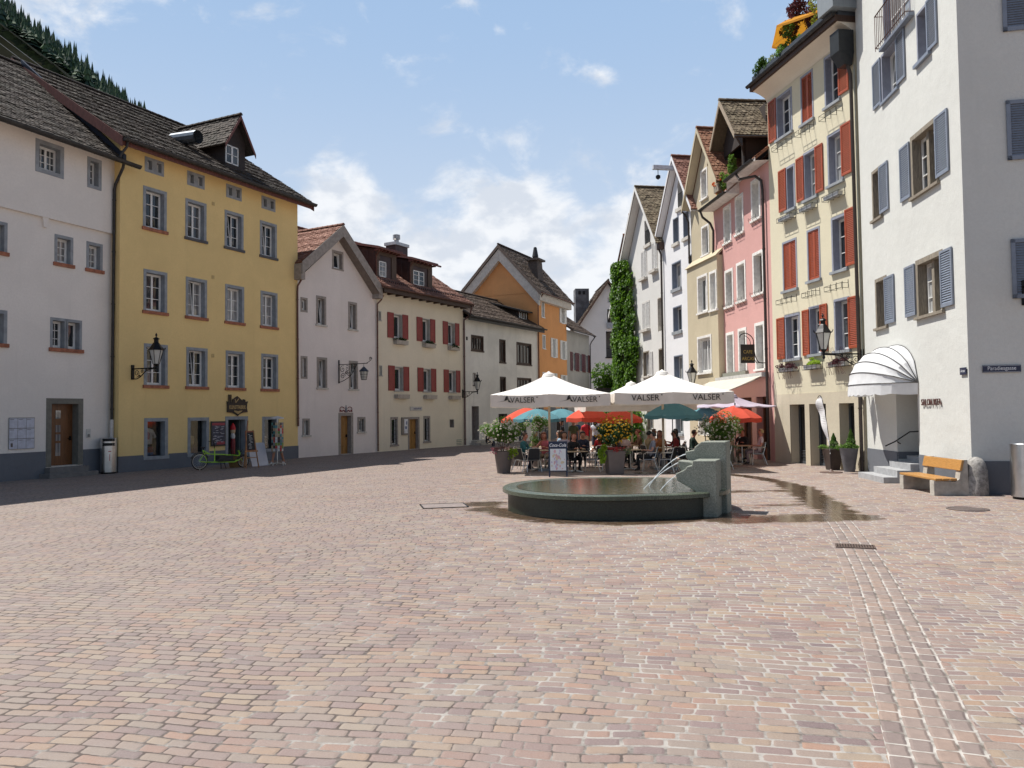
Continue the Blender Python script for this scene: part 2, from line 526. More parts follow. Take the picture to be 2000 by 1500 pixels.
def ground_material():
    m, t, b, o = newmat('porphyry_setts')
    geo = N(t, 'ShaderNodeNewGeometry')
    P = geo.outputs['Position']
    s = N(t, 'ShaderNodeSeparateXYZ', inp={0: P})
    X, Y = s.outputs[0], s.outputs[1]
    # three fields laid in slightly different directions: near, beyond the seam, right of the channel
    seam = mth(t, 'ADD', 12.3, mth(t, 'MULTIPLY', mth(t, 'MINIMUM', X, 0.0), .39))
    far = mth(t, 'GREATER_THAN', Y, seam)
    chan = mth(t, 'ADD', mth(t, 'MULTIPLY', mth(t, 'SUBTRACT', Y, 4.7), .372), 2.5)
    right = mth(t, 'GREATER_THAN', X, chan)
    A = paver_nodes(t, P, .222, .114, R(10), 3.0)
    B = paver_nodes(t, P, .215, .110, R(3), 11.0)
    C_ = paver_nodes(t, P, .23, .112, R(12), 23.0)
    def sel(a, bb, f):
        return mth(t, 'ADD', mth(t, 'MULTIPLY', a, mth(t, 'SUBTRACT', 1.0, f)), mth(t, 'MULTIPLY', bb, f))
    fr_ = mth(t, 'MULTIPLY', far, mth(t, 'SUBTRACT', 1.0, right))
    idv = sel(sel(A[0].outputs['Value'], B[0].outputs['Value'], fr_), C_[0].outputs['Value'], right)
    d = sel(sel(A[1], B[1], fr_), C_[1], right)
    id2 = sel(sel(mth(t, 'FRACT', mth(t, 'MULTIPLY', A[0].outputs['Value'], 37.7)), mth(t, 'FRACT', mth(t, 'MULTIPLY', B[0].outputs['Value'], 37.7)), fr_), mth(t, 'FRACT', mth(t, 'MULTIPLY', C_[0].outputs['Value'], 37.7)), right)
    fy = sel(sel(A[3], B[3], fr_), C_[3], right)
    fx = sel(sel(A[2], B[2], fr_), C_[2], right)
    jw = mapr(t, noise(t, P, 1.1, 4), .3, .7, .001, .009)
    stone = mth(t, 'SUBTRACT', d, jw)
    mask = mapr(t, stone, 0.0, .006)
    ramp = N(t, 'ShaderNodeValToRGB')
    t.links.new(idv, ramp.inputs[0])
    cols = [(0, (.125, .088, .095)), (.13, (.205, .135, .125)), (.28, (.265, .185, .150)), (.44, (.225, .190, .155)), (.57, (.315, .200, .120)), (.70, (.295, .245, .175)),
            (.80, (.18, .125, .128)), (.90, (.32, .175, .110)), (1.0, (.145, .105, .112))]
    e = ramp.color_ramp.elements
    e[0].position, e[0].color = cols[0][0], c4(cols[0][1])
    e[1].position, e[1].color = cols[-1][0], c4(cols[-1][1])
    for p, c in cols[1:-1]:
        k = e.new(p); k.color = c4(c)
    ramp.color_ramp.interpolation = 'LINEAR'
    # surface of each stone
    g1 = noise(t, P, 11, 6, .65)
    g2 = noise(t, P, 70, 4, .7)
    c = mixc(t, mapr(t, g1, .25, .8), mixc(t, .32, ramp.outputs[0], (.16, .12, .11, 1)), ramp.outputs[0])
    c = mixc(t, mapr(t, g2, .35, .75, 0, .35), c, mixc(t, .5, c, (.50, .42, .36, 1)))
    # dust: greyer and paler to the left and far, warmer to the right
    dust = mth(t, 'ADD', mapr(t, X, -9.0, 5.0, .46, .05), mth(t, 'MULTIPLY', mapr(t, noise(t, P, .35, 5, .6, .6), .3, .7), .22))
    c = mixc(t, dust, c, (.265, .225, .200, 1))
    # large worn areas and stains
    w1 = noise(t, P, .22, 5, .6, .8)
    c = mixc(t, mapr(t, w1, .35, .7, .0, .22), c, (.25, .19, .18, 1))
    jn = noise(t, P, 2.2, 5, .7)
    jc = mixc(t, mapr(t, mth(t, 'ADD', jn, mapr(t, X, -4, 4, -.10, .12)), .40, .66), (.085, .065, .055, 1), (.35, .325, .295, 1))
    c = mixc(t, mask, jc, c)
    t.links.new(c, b.inputs['Base Color'])
    t.links.new(mapr(t, g1, .3, .7, .62, .9), b.inputs['Roughness'])
    b.inputs['Specular IOR Level'].default_value = .35
    dome = mapr(t, stone, -.004, .026)
    tilt = mth(t, 'MULTIPLY', mth(t, 'SUBTRACT', id2, .5), mth(t, 'SUBTRACT', fy, .5))
    tilt2 = mth(t, 'MULTIPLY', mth(t, 'SUBTRACT', idv, .5), mth(t, 'SUBTRACT', fx, .5))
    lift = mth(t, 'MULTIPLY', id2, .35)
    h = mth(t, 'ADD', mth(t, 'ADD', mth(t, 'MULTIPLY', dome, mth(t, 'ADD', .8, lift)), mth(t, 'MULTIPLY', mth(t, 'ADD', tilt, tilt2), 1.2)), mth(t, 'ADD', mth(t, 'MULTIPLY', g1, .45), mth(t, 'MULTIPLY', g2, .14)))
    bump(t, b, h, .42, .014)
    return m
M_ground = ground_material()
mb = MB()
mb.face([(-2500, -400, 0), (2500, -400, 0), (2500, 4000, 0), (-2500, 4000, 0)])
tag(mb.build('ground', M_ground), kind='structure')

def strip_path(cl, w, z, nu=1):
    """ribbon along a centre line with UV in metres (u across, v along)"""
    mb = MB(); acc = 0; prev = None
    pts = [Vector((x, y, 0)) for x, y in cl]
    L = []
    for i, p in enumerate(pts):
        d = (pts[min(i + 1, len(pts) - 1)] - pts[max(i - 1, 0)]).normalized()
        nrm = Vector((-d.y, d.x, 0))
        if i: acc += (p - pts[i - 1]).length
        L.append((p + nrm * w / 2, p - nrm * w / 2, acc))
    for a, b2 in zip(L, L[1:]):
        mb.face([(a[1].x, a[1].y, z), (b2[1].x, b2[1].y, z), (b2[0].x, b2[0].y, z), (a[0].x, a[0].y, z)], uv=[(w, a[2]), (w, b2[2]), (0, b2[2]), (0, a[2])])
    return mb
def catmull(pts, n=8):
    out = []
    for i in range(len(pts) - 1):
        p0, p1, p2, p3 = pts[max(i - 1, 0)], pts[i], pts[i + 1], pts[min(i + 2, len(pts) - 1)]
        for k in range(n):
            u = k / n
            out.append(tuple(.5 * (2 * b + (c - a) * u + (2 * a - 5 * b + 4 * c - d) * u * u + (3 * b - a - 3 * c + d) * u ** 3) for a, b, c, d in zip(p0, p1, p2, p3)))
    out.append(tuple(pts[-1]))
    return out
def channel_material():
    m, t, b, o = newmat('channel_setts')
    uv = N(t, 'ShaderNodeTexCoord').outputs['UV']
    P = N(t, 'ShaderNodeNewGeometry').outputs['Position']
    wv2 = N(t, 'ShaderNodeTexNoise', inp={'Vector': P, 'Scale': 4.0, 'Detail': 3.0})
    w = N(t, 'ShaderNodeVectorMath', operation='MULTIPLY_ADD', inp={0: wv2.outputs['Color'], 1: (.03, .04, 0), 2: uv})
    s = N(t, 'ShaderNodeSeparateXYZ', inp={0: w.outputs[0]})
    cx = mth(t, 'DIVIDE', mth(t, 'SUBTRACT', s.outputs[0], .012), .142)
    ci = mth(t, 'FLOOR', cx); fx = mth(t, 'SUBTRACT', cx, ci)
    off = N(t, 'ShaderNodeTexWhiteNoise', noise_dimensions='1D', inp={'W': mth(t, 'ADD', ci, 5.0)}).outputs['Value']
    cy = mth(t, 'ADD', mth(t, 'DIVIDE', s.outputs[1], .19), off)
    ri = mth(t, 'FLOOR', cy); fy = mth(t, 'SUBTRACT', cy, ri)
    idn = N(t, 'ShaderNodeTexWhiteNoise', noise_dimensions='2D', inp={'Vector': N(t, 'ShaderNodeCombineXYZ', inp={0: ci, 1: ri}).outputs[0]}).outputs['Value']
    dx = mth(t, 'MULTIPLY', mth(t, 'MINIMUM', fx, mth(t, 'SUBTRACT', 1.0, fx)), .142)
    dy = mth(t, 'MULTIPLY', mth(t, 'MINIMUM', fy, mth(t, 'SUBTRACT', 1.0, fy)), .19)
    d = mth(t, 'ADD', mth(t, 'SMOOTH_MIN', dx, dy, .02), mth(t, 'MULTIPLY', mth(t, 'SUBTRACT', noise(t, P, 30, 4), .5), .008))
    st = mth(t, 'SUBTRACT', d, .0065)
    mask = mapr(t, st, 0, .004)
    r = N(t, 'ShaderNodeValToRGB'); t.links.new(idn, r.inputs[0])
    r.color_ramp.elements[0].color = (.20, .155, .14, 1); r.color_ramp.elements[1].color = (.30, .215, .17, 1)
    e = r.color_ramp.elements.new(.4); e.color = (.26, .205, .18, 1)
    g1 = noise(t, P, 12, 6, .65)
    c = mixc(t, mapr(t, g1, .3, .75), mixc(t, .3, r.outputs[0], (.13, .10, .09, 1)), r.outputs[0])
    c = mixc(t, mask, mixc(t, mapr(t, noise(t, P, 5, 3), .35, .6), (.13, .11, .09, 1), (.44, .41, .37, 1)), c)
    t.links.new(c, b.inputs['Base Color'])
    b.inputs['Roughness'].default_value = .75
    bump(t, b, mth(t, 'ADD', mapr(t, st, -.004, .022), mth(t, 'MULTIPLY', g1, .4)), .7, .014)
    return m
chan = catmull([(1.6, 2.2), (2.5, 4.7), (3.24, 6.67), (4.76, 10.86), (6.2, 15.4), (6.95, 18.6), (7.62, 21.6), (7.75, 24.2), (7.25, 26.4), (5.6, 27.2), (3.0, 27.0)], 8)
tag(strip_path(chan, .585, .004).build('drain_channel', channel_material(), recalc=False), kind='structure')

# wet paving around the fountain: a thin film of water
def film_material():
    m, t, b, o = newmat('water_film')
    t.nodes.remove(b)
    P = N(t, 'ShaderNodeNewGeometry').outputs['Position']
    n = noise(t, P, 9, 4, .6)
    nb = N(t, 'ShaderNodeBump', inp={'Height': mth(t, 'ADD', n, mth(t, 'MULTIPLY', noise(t, P, 2.0, 2), 1.5)), 'Strength': .35, 'Distance': .012})
    tr = N(t, 'ShaderNodeBsdfTransparent', inp={'Color': (.60, .55, .48, 1)})
    gl = N(t, 'ShaderNodeBsdfGlossy', inp={'Roughness': .07, 'Normal': nb.outputs[0]})
    fr = N(t, 'ShaderNodeFresnel', inp={'IOR': 1.36, 'Normal': nb.outputs[0]})
    a = N(t, 'ShaderNodeMixShader', inp={0: mth(t, 'MULTIPLY', fr.outputs[0], .9), 1: tr.outputs[0], 2: gl.outputs[0]})
    # patchy: dry stone tops stand out of the film
    clear = N(t, 'ShaderNodeBsdfTransparent')
    at = N(t, 'ShaderNodeAttribute', attribute_name='tone')
    patch = noise(t, vmul(t, P, (.55, 1.5, 1.0)), 1.5, 5, .62, .6)
    fine = noise(t, vmul(t, P, (1.0, 2.0, 1.0)), 9.0, 4, .65)
    cov = mapr(t, mth(t, 'ADD', mth(t, 'MULTIPLY', at.outputs['Fac'], .75), mth(t, 'ADD', mth(t, 'MULTIPLY', patch, .95), mth(t, 'MULTIPLY', fine, .55))), 1.24, 1.44)
    mx = N(t, 'ShaderNodeMixShader', inp={0: cov, 1: clear.outputs[0], 2: a.outputs[0]})
    t.links.new(mx.outputs[0], o.inputs[0])
    return m
M_film = film_material()
def film(name, cells, z=.008):
    """irregular sheet: list of (x, y, r, wetness) blobs on a fine grid"""
    xs = [c[0] - c[2] for c in cells] + [c[0] + c[2] for c in cells]; ys = [c[1] - c[2] for c in cells] + [c[1] + c[2] for c in cells]
    st = .14
    x0, y0 = min(xs), min(ys); nx = int((max(xs) - x0) / st) + 1; ny = int((max(ys) - y0) / st) + 1
    def wet(x, y):
        v = 0
        for a, b2, r, w in cells:
            q = ((x - a) ** 2 + (y - b2) ** 2) / (r * r)
            v = max(v, w * max(0, 1 - q))
        return v
    vs = {}; V = []; T_ = []; F = []
    def vid(i, j):
        if (i, j) not in vs:
            vs[(i, j)] = len(V); x, y = x0 + i * st, y0 + j * st
            V.append((x, y, z)); T_.append(wet(x, y))
        return vs[(i, j)]
    for i in range(nx):
        for j in range(ny):
            if wet(x0 + (i + .5) * st, y0 + (j + .5) * st) > 0.01:
                F.append((vid(i, j), vid(i + 1, j), vid(i + 1, j + 1), vid(i, j + 1)))
    me = bpy.data.meshes.new(name); me.from_pydata(V, [], F); me.materials.append(M_film)
    ca = me.color_attributes.new('tone', 'FLOAT_COLOR', 'POINT')
    for k, w in enumerate(T_): ca.data[k].color = (w, w, w, 1)
    o = bpy.data.objects.new(name, me); COL.objects.link(o)
    return tag(o, kind='structure')
pc = []
for a in range(-175, -30, 8):
    pc.append((2.1 + 2.4 * math.cos(R(a)), 17.5 + 2.4 * math.sin(R(a)), .75, 1.0))
pc += [(-.75, 18.4, 1.1, .95), (-.6, 17.4, .9, 1.0)]
for i in range(14):
    u = i / 13
    pc.append((4.2 + 2.4 * u, 15.25 + .25 * u, .95, 1.15))
    pc.append((4.4 + 2.3 * u, 17.0 + .9 * u, 1.0, .62 + .2 * u))
    pc.append((4.4 + 2.9 * u, 20.4 + .5 * u, .9, .85))
fl = catmull([(6.4, 15.4), (6.75, 16.8), (7.05, 18.4), (7.4, 20.0), (7.7, 21.6), (7.8, 23.4), (7.55, 25.2), (6.9, 26.4), (5.6, 27.1), (4.4, 27.2)], 5)
pc += [(x, y, .75 if y < 22 else .55, 1.1) for x, y in fl]
film('water_film', pc)

# ---------------------------------------------------------------- far hill with forest
M_hill = plain('hillside_scrub', (.035, .055, .03), .95, var=.4, scale=.02)
mb = MB()
hx0, hx1, hy0, hy1, hn, hm = -900, -60, 420, 1100, 40, 30
def hillz(x, y):
    u = (-x - 12) / 1.0
    base = max(0, u) * .82
    return max(0.0, min(420, base)) + 8 * mnoise.noise(Vector((x * .02, y * .02, 0))) * min(1, max(0, u) / 40)
for i in range(hn):
    for j in range(hm):
        q = []
        for a, b2 in ((i, j), (i + 1, j), (i + 1, j + 1), (i, j + 1)):
            x = hx0 + (hx1 - hx0) * a / hn; y = hy0 + (hy1 - hy0) * b2 / hm
            q.append((x, y, hillz(x, y)))
        mb.face(q)
tag(mb.build('hill', M_hill, smooth=True, merge=.01), kind='structure')
M_fir = leafm('fir_foliage', (.022, .050, .040), (.070, .125, .060), .15, .8)
mb = MB()
rg = random.Random(3)
for k in range(2300):
    y = rg.uniform(430, 760); x = rg.uniform(-.74, -.46) * y
    z = hillz(x, y)
    if z < 60: continue
    h = rg.uniform(9, 22); r = h * rg.uniform(.13, .20)
    if rg.random() < .5: r *= 1.9; h *= .62
    nl = 6
    for l in range(nl):
        z0 = z + h * (l / nl) * .92; z1 = z0 + h * 1.5 / nl; rr = r * (1 - l / nl) * rg.uniform(.8, 1.15) + .15
        a0 = rg.uniform(0, 6)
        for s_ in range(6):
            a1 = a0 + s_ * PI / 3; a2 = a1 + PI / 3 * .95
            r1 = rr * rg.uniform(.7, 1.25)
            mb.face([(x + r1 * math.cos(a1), y + r1 * math.sin(a1), z0 - rg.uniform(0, .8)), (x + r1 * math.cos(a2), y + r1 * math.sin(a2), z0 - rg.uniform(0, .8)), (x, y, z1)])
tag(mb.build('forest', M_fir, recalc=False), 'dark conifer forest on the far hillside above the left roofs', 'forest', kind='stuff')
# ---------------------------------------------------------------- houses
M_t_dark = tiles('old_dark_roof_tiles', (.040, .032, .027), (.072, .056, .047), (.115, .092, .075), .45, (.085, .085, .06))
M_t_red = tiles('red_roof_tiles', (.23, .105, .075), (.30, .15, .11), (.38, .21, .16), .18, (.12, .08, .06))
M_t_orange = tiles('orange_roof_tiles', (.26, .115, .07), (.36, .17, .10), (.44, .24, .15), .35, (.13, .09, .06))
M_t_brown = tiles('mossy_brown_roof_tiles', (.13, .10, .065), (.20, .155, .10), (.30, .24, .16), .35, (.14, .14, .08))
M_t_taupe = tiles('weathered_brown_roof_tiles', (.085, .058, .045), (.13, .092, .070), (.18, .135, .105), .4, (.10, .09, .06))

def tile_slope(mb, a, b, c, d, tw=.19, th=.17, rounded=False, lift=.028, seed=1):
    """tiles as overlapping little slabs on the quad a-b (eave) d-c (ridge)"""
    rg = random.Random(seed)
    a, b, c, d = (Vector(q) for q in (a, b, c, d))
    n = (b - a).cross(d - a).normalized()
    if n.z < 0: n = -n
    L = ((d - a).length + (c - b).length) / 2
    rows = max(2, int(L / th))
    for r in range(rows):
        v0 = r / rows; v1 = min(1, (r + 1.25) / rows)
        e0, e1 = a.lerp(d, v0), b.lerp(c, v0)
        f0, f1 = a.lerp(d, v1), b.lerp(c, v1)
        Wd = (e1 - e0).length
        if Wd < .05: continue
        cols_ = max(1, int(Wd / tw))
        o = .5 if r % 2 else 0
        sag = .012 * math.sin(r * 1.3)
        for k in range(-1, cols_ + 1):
            u0 = max(0, (k + o) / cols_); u1 = min(1, (k + 1 + o) / cols_)
            if u1 - u0 < .15 / cols_: continue
            g = .04 / cols_
            j = rg.uniform(-.012, .012); jt = rg.uniform(-.010, .010)
            tone = min(1, max(0, rg.gauss(.5, .33)))
            p0 = e0.lerp(e1, u0 + g) + n * (lift + j + jt + sag); p1 = e0.lerp(e1, u1 - g) + n * (lift + j - jt + sag)
            q1 = f0.lerp(f1, u1 - g) + n * (.004 + j); q0 = f0.lerp(f1, u0 + g) + n * (.004 + j)
            if rounded:
                dn = (e0 - f0).normalized() * th * .26
                pm = (p0 + p1) / 2 + dn
                pa, pb = p0.lerp(pm, .55) + dn * .35, p1.lerp(pm, .55) + dn * .35
                mb.face([p0, pa, pm, pb, p1, q1, q0], col=tone)
                mb.face([p0 - n * lift, pa - n * lift, pa, p0], col=tone * .8); mb.face([pa - n * lift, pm - n * lift, pm, pa], col=tone * .8)
                mb.face([pm - n * lift, pb - n * lift, pb, pm], col=tone * .8); mb.face([pb - n * lift, p1 - n * lift, p1, pb], col=tone * .8)
            else:
                mb.face([p0, p1, q1, q0], col=tone)
                mb.face([p0 - n * lift, p1 - n * lift, p1, p0], col=tone * .8)
    # under-board so that no light leaks between the tiles
    mb.face([a, b, c, d], col=.1)
    k = n * -.07
    mb.face([d + k, c + k, b + k, a + k], col=.1)
    for p, q in ((a, b), (b, c), (c, d), (d, a)): mb.face([p, q, q + k, p + k], col=.2)
def ridge_tiles(mb, p, q, r=.11, step=.36, seed=2):
    p, q = Vector(p), Vector(q); L = (q - p).length; n = max(1, int(L / step)); d = (q - p) / n
    u = d.normalized(); s_ = u.cross(Vector((0, 0, 1))).normalized(); up_ = s_.cross(u)
    rg = random.Random(seed)
    for i in range(n):
        a = p + d * i; b = p + d * (i + 1.08); tone = min(1, max(0, rg.gauss(.45, .2)))
        for k in range(5):
            t0, t1 = PI * k / 5, PI * (k + 1) / 5
            f = lambda t, rr: s_ * math.cos(t) * rr + up_ * (math.sin(t) * rr - .02)
            mb.face([a + f(t0, r), a + f(t1, r), b + f(t1, r * .88), b + f(t0, r * .88)], col=tone)
        mb.face([a + s_ * math.cos(PI * k / 5) * r + up_ * (math.sin(PI * k / 5) * r - .02) for k in range(6)], col=tone * .5)

class House:
    def __init__(s, name, label, origin, ang, cat='house', group=None):
        s.o = thing(name, label, cat, (*origin, 0), R(ang), group)
        s.P = Vector((*origin, 0)); s.ang = R(ang)
        s.holes = []
        s.org = origin
    def W(s, x, y, z=0):
        c, q = math.cos(s.ang), math.sin(s.ang)
        return Vector((s.P.x + x * c - y * q, s.P.y + x * q + y * c, z))
    def part(s, name, mb, mat, parent=None, **k):
        return mb.build(name, mat, parent or s.o, **k)
    def wall(s, outline, mat, depth, back=None, y=0.0, sides=True, name='wall'):
        mb = MB()
        hs = [h for h in s.holes if h[4] == y]
        mb.sheet(outline, [h[5] if len(h) > 5 and h[5] else [(h[0], h[1]), (h[2], h[1]), (h[2], h[3]), (h[0], h[3])] for h in hs], y=y)
        n = len(outline)
        if sides:
            for i in range(n):
                a, b = outline[i], outline[(i + 1) % n]
                mb.face([(a[0], y, a[1]), (b[0], y, b[1]), (b[0], y + depth, b[1]), (a[0], y + depth, a[1])])
            mb.sheet(outline, [], y=y + depth)
        o = mb.build(name, mat, s.o, recalc=False)
        return o
    def window(s, x0, z0, x1, z1, sur=.12, surm=None, depth=.2, cas=2, rows=3, cols=1, fcol=None, sill=None, y=0.0, pane=None, ajar=0, fw_=.05, proud=.015, curtain=None, bottom=False, arch=False, frame=True):
        """x0..z1: outer rectangle of the surround; opening inside it"""
        surm = surm or M_grey; fcol = fcol or M_white
        a0, a1, b0, b1 = x0 + sur, x1 - sur, z0 + (sur if bottom else 0), z1 - sur
        poly = None
        if arch:
            cx, rr = (a0 + a1) / 2, (a1 - a0) / 2
            poly = [(a0, b0), (a1, b0)] + [(cx + rr * math.cos(PI * k / 10), b1 - rr + rr * math.sin(PI * k / 10)) for k in range(11)]
        s.holes.append((a0, b0, a1, b1, y, poly))
        yy = y + depth
        mb = MB()
        f = fw_
        rg = RNG
        # fixed frame
        mb.box(a0, yy - .02, b0, a1, yy + .05, b0 + f); mb.box(a0, yy - .02, b1 - f, a1, yy + .05, b1)
        mb.box(a0, yy - .02, b0 + f, a0 + f, yy + .05, b1 - f); mb.box(a1 - f, yy - .02, b0 + f, a1, yy + .05, b1 - f)
        gw = (a1 - a0 - 2 * f) / cas
        for c in range(cas):
            g0 = a0 + f + c * gw; g1 = g0 + gw; t_ = .042
            hinge = ajar if (c == 0 and ajar) else 0
            parts = [(g0, b0 + f, g1, b0 + f + t_ * 1.4), (g0, b1 - f - t_, g1, b1 - f), (g0, b0 + f + t_ * 1.4, g0 + t_, b1 - f - t_), (g1 - t_, b0 + f + t_ * 1.4, g1, b1 - f - t_)]
            for r in range(1, rows):
                zz = b0 + f + (b1 - b0 - 2 * f) * r / rows; parts.append((g0 + t_, zz - .012, g1 - t_, zz + .012))
            for q in range(1, cols):
                xx = g0 + gw * q / cols; parts.append((xx - .011, b0 + f + t_, xx + .011, b1 - f - t_))
            for (p0, q0, p1, q1) in parts:
                if hinge:   # tilted inwards at the top
                    sh = lambda z: (z - b0 - f) * hinge
                    mb.hexa([(p0, yy - .03 + sh(q0), q0), (p1, yy - .03 + sh(q0), q0), (p1, yy + .01 + sh(q0), q0), (p0, yy + .01 + sh(q0), q0),
                             (p0, yy - .03 + sh(q1), q1), (p1, yy - .03 + sh(q1), q1), (p1, yy + .01 + sh(q1), q1), (p0, yy + .01 + sh(q1), q1)])
                else:
                    mb.box(p0, yy - .035, q0, p1, yy + .012, q1)
        w = mb.build('window', fcol, s.o)
        pm = MB()
        for c in range(cas):
            g0 = a0 + f + c * gw; g1 = g0 + gw
            k = ajar if c == 0 else 0
            e1, e2 = RNG.uniform(-.008, .008), RNG.uniform(-.008, .008)
            hgt = b1 - b0 - f
            pm.face([(g0, yy + .004 + e1, b0 + f), (g1, yy + .004 - e1, b0 + f), (g1, yy + .004 - e2 + k * hgt, b1 - f), (g0, yy + .004 + e2 + k * hgt, b1 - f)])
        if ajar: pm.face([(a0, yy + .2, b0), (a1, yy + .2, b0), (a1, yy + .2, b1), (a0, yy + .2, b1)])
        pm.build('pane', pane or M_glass, w, recalc=False)
        sm = MB()
        if sur > 0 and not arch:
            sm.box(x0, y - proud, b0, a0, y + depth + .05, z1); sm.box(a1, y - proud, b0, x1, y + depth + .05, z1); sm.box(a0, y - proud, b1, a1, y + depth + .05, z1)
            if bottom: sm.box(x0, y - proud, z0, x1, y + depth + .05, b0)
        else:
            ring = poly or [(a0, b0), (a1, b0), (a1, b1), (a0, b1)]
            for p, q in zip(ring, ring[1:] + ring[:1]):
                sm.face([(p[0], y, p[1]), (q[0], y, q[1]), (q[0], y + depth + .05, q[1]), (p[0], y + depth + .05, p[1])])
        if not bottom: sm.face([(a0, y - .001, b0), (a1, y - .001, b0), (a1, y + depth + .05, b0 + .02), (a0, y + depth + .05, b0 + .02)])
        sm.build('surround', surm, w)
        if sill:
            mat, h, ov, pr = sill
            sb = MB(); sb.box(x0 - ov, y - pr, z0 - h, x1 + ov, y + .02, z0 - .002)
            sb.build('sill', mat, w)
        return w
    def shutter(s, par, x0, z0, x1, z1, mat, y=-.055, th=.04, slats=True, name='shutter', panel=False):
        mb = MB(); f = min(.065, (x1 - x0) * .16)
        for q in ((x0, z0, x0 + f, z1), (x1 - f, z0, x1, z1), (x0 + f, z0, x1 - f, z0 + f * 1.2), (x0 + f, z1 - f, x1 - f, z1)):
            mb.box(q[0], y, q[1], q[2], y + th, q[3])
        if slats:
            n = int((z1 - z0 - 2 * f) / .062)
            for k in range(n):
                zc = z0 + f * 1.2 + (z1 - z0 - 2.2 * f) * (k + .5) / n
                mb.hexa([(x0 + f, y + .004, zc - .026), (x1 - f, y + .004, zc - .026), (x1 - f, y + .012, zc - .030), (x0 + f, y + .012, zc - .030),
                         (x0 + f, y + th - .012, zc + .026), (x1 - f, y + th - .012, zc + .026), (x1 - f, y + th - .004, zc + .022), (x0 + f, y + th - .004, zc + .022)])
        else:
            mb.box(x0 + f, y + .010, z0 + f, x1 - f, y + th - .008, z1 - f)
            mb.box(x0 + f, y + .002, (z0 + z1) / 2 - .03, x1 - f, y + .012, (z0 + z1) / 2 + .03)
        return mb.build(name, mat, par)
    def roof_side(s, x0, x1, eave, ridge, mat, back=None, tw=.19, th=.17, rounded=False, verge=None, seed=1, name='roof', ridgetile=True):
        """ridge parallel to the facade; eave=(y,z), ridge=(y,z)"""
        mb = MB()
        (ye, ze), (yr, zr) = eave, ridge
        tile_slope(mb, (x0, ye, ze), (x1, ye, ze), (x1, yr, zr), (x0, yr, zr), tw, th, rounded, seed=seed)
        yb, zb = back or (2 * yr - ye, ze)
        tile_slope(mb, (x1, yb, zb), (x0, yb, zb), (x0, yr, zr), (x1, yr, zr), .5, .5, False, seed=seed + 1)
        r = mb.build(name, mat, s.o, recalc=False)
        if ridgetile:
            q = MB(); ridge_tiles(q, (x0, yr, zr + .03), (x1, yr, zr + .03), seed=seed); q.build('ridge', mat, r, recalc=False)
        if verge:
            vm, h, sides = verge
            for sd, xx in (('l', x0), ('r', x1)):
                if sd in sides:
                    vb = MB()
                    d = -.03 if sd == 'l' else .03
                    for (ya, za), (yc, zc) in (((ye, ze), (yr, zr)), ((yr, zr), (yb, zb))):
                        vb.hexa([(xx, ya, za - h), (xx + d, ya, za - h), (xx + d, yc, zc - h), (xx, yc, zc - h), (xx, ya, za + .0), (xx + d, ya, za + .0), (xx + d, yc, zc + .0), (xx, yc, zc + .0)])
                    vb.build('verge_board', vm, r)
        return r
    def roof_gable(s, xl, xr, apex, zl, zr, y0, y1, mat, tw=.19, th=.17, rounded=False, verge=None, seed=1, name='roof'):
        """ridge perpendicular to the facade; apex=(x,z)"""
        ax, az_ = apex
        mb = MB()
        tile_slope(mb, (xl, y1, zl), (xl, y0, zl), (ax, y0, az_), (ax, y1, az_), tw, th, rounded, seed=seed)
        tile_slope(mb, (xr, y0, zr), (xr, y1, zr), (ax, y1, az_), (ax, y0, az_), tw, th, rounded, seed=seed + 3)
        r = mb.build(name, mat, s.o, recalc=False)
        q = MB(); ridge_tiles(q, (ax, y0 - .02, az_ + .03), (ax, y1, az_ + .03), seed=seed); q.build('ridge', mat, r, recalc=False)
        if verge:
            vm, h = verge
            vb = MB()
            for xe, ze in ((xl, zl), (xr, zr)):
                vb.hexa([(xe, y0 - .03, ze - h), (ax, y0 - .03, az_ - h), (ax, y0 + .0, az_ - h), (xe, y0 + .0, ze - h), (xe, y0 - .03, ze + .01), (ax, y0 - .03, az_ + .01), (ax, y0, az_ + .01), (xe, y0, ze + .01)])
            vb.build('verge_board', vm, r)
        return r
    def gutter(s, x0, x1, y, z, mat, r=.075, zr=None):
        mb = MB(); zr = z if zr is None else zr; n = 7
        pr = [(r * math.cos(PI + PI * k / n), r * math.sin(PI + PI * k / n)) for k in range(n + 1)]
        for a, b in zip(pr, pr[1:]):
            mb.face([(x0, y + a[0], z + a[1]), (x0, y + b[0], z + b[1]), (x1, y + b[0], zr + b[1]), (x1, y + a[0], zr + a[1])])
        mb.face([(x0, y + a, z + b) for a, b in pr]); mb.face([(x1, y + a, zr + b) for a, b in pr])
        mb.tube([(x0, y - r, z), (x1, y - r, zr)], .014, 5)
        k = int(abs(x1 - x0) / .8)
        for i in range(k):
            x = x0 + (x1 - x0) * (i + .5) / k; zz = z + (zr - z) * (i + .5) / k
            mb.tube([(x, y - r * 1.05, zz), (x, y, zz - r * 1.08), (x, y + r, zz)], .012, 4)
        return mb.build('gutter', mat, s.o)
    def pipe(s, pts, mat, r=.05, clips=True):
        mb = MB(); mb.tube(pts, r, 8)
        p, q = Vector(pts[-2]), Vector(pts[-1])
        if clips:
            n = max(1, int((p - q).length / 1.9))
            for i in range(n + 1):
                c = p.lerp(q, (i + .2) / (n + .4)); mb.lathe([(r * 1.25, -.02), (r * 1.25, .02)], 8, c)
        return smoothed(mb.build('downpipe', mat, s.o))
    def band(s, x0, z0, x1, z1, mat, y0=-.02, y1=.02, name='plinth', skip=(), zl=None):
        mb = MB(); xs = [x0]
        for a, b in sorted(skip): xs += [a, b]
        xs.append(x1)
        for a, b in zip(xs[::2], xs[1::2]):
            mb = MB(); mb.box(a, y0, z0, b, y1, z1); o = mb.build(name, mat, s.o)
        return o
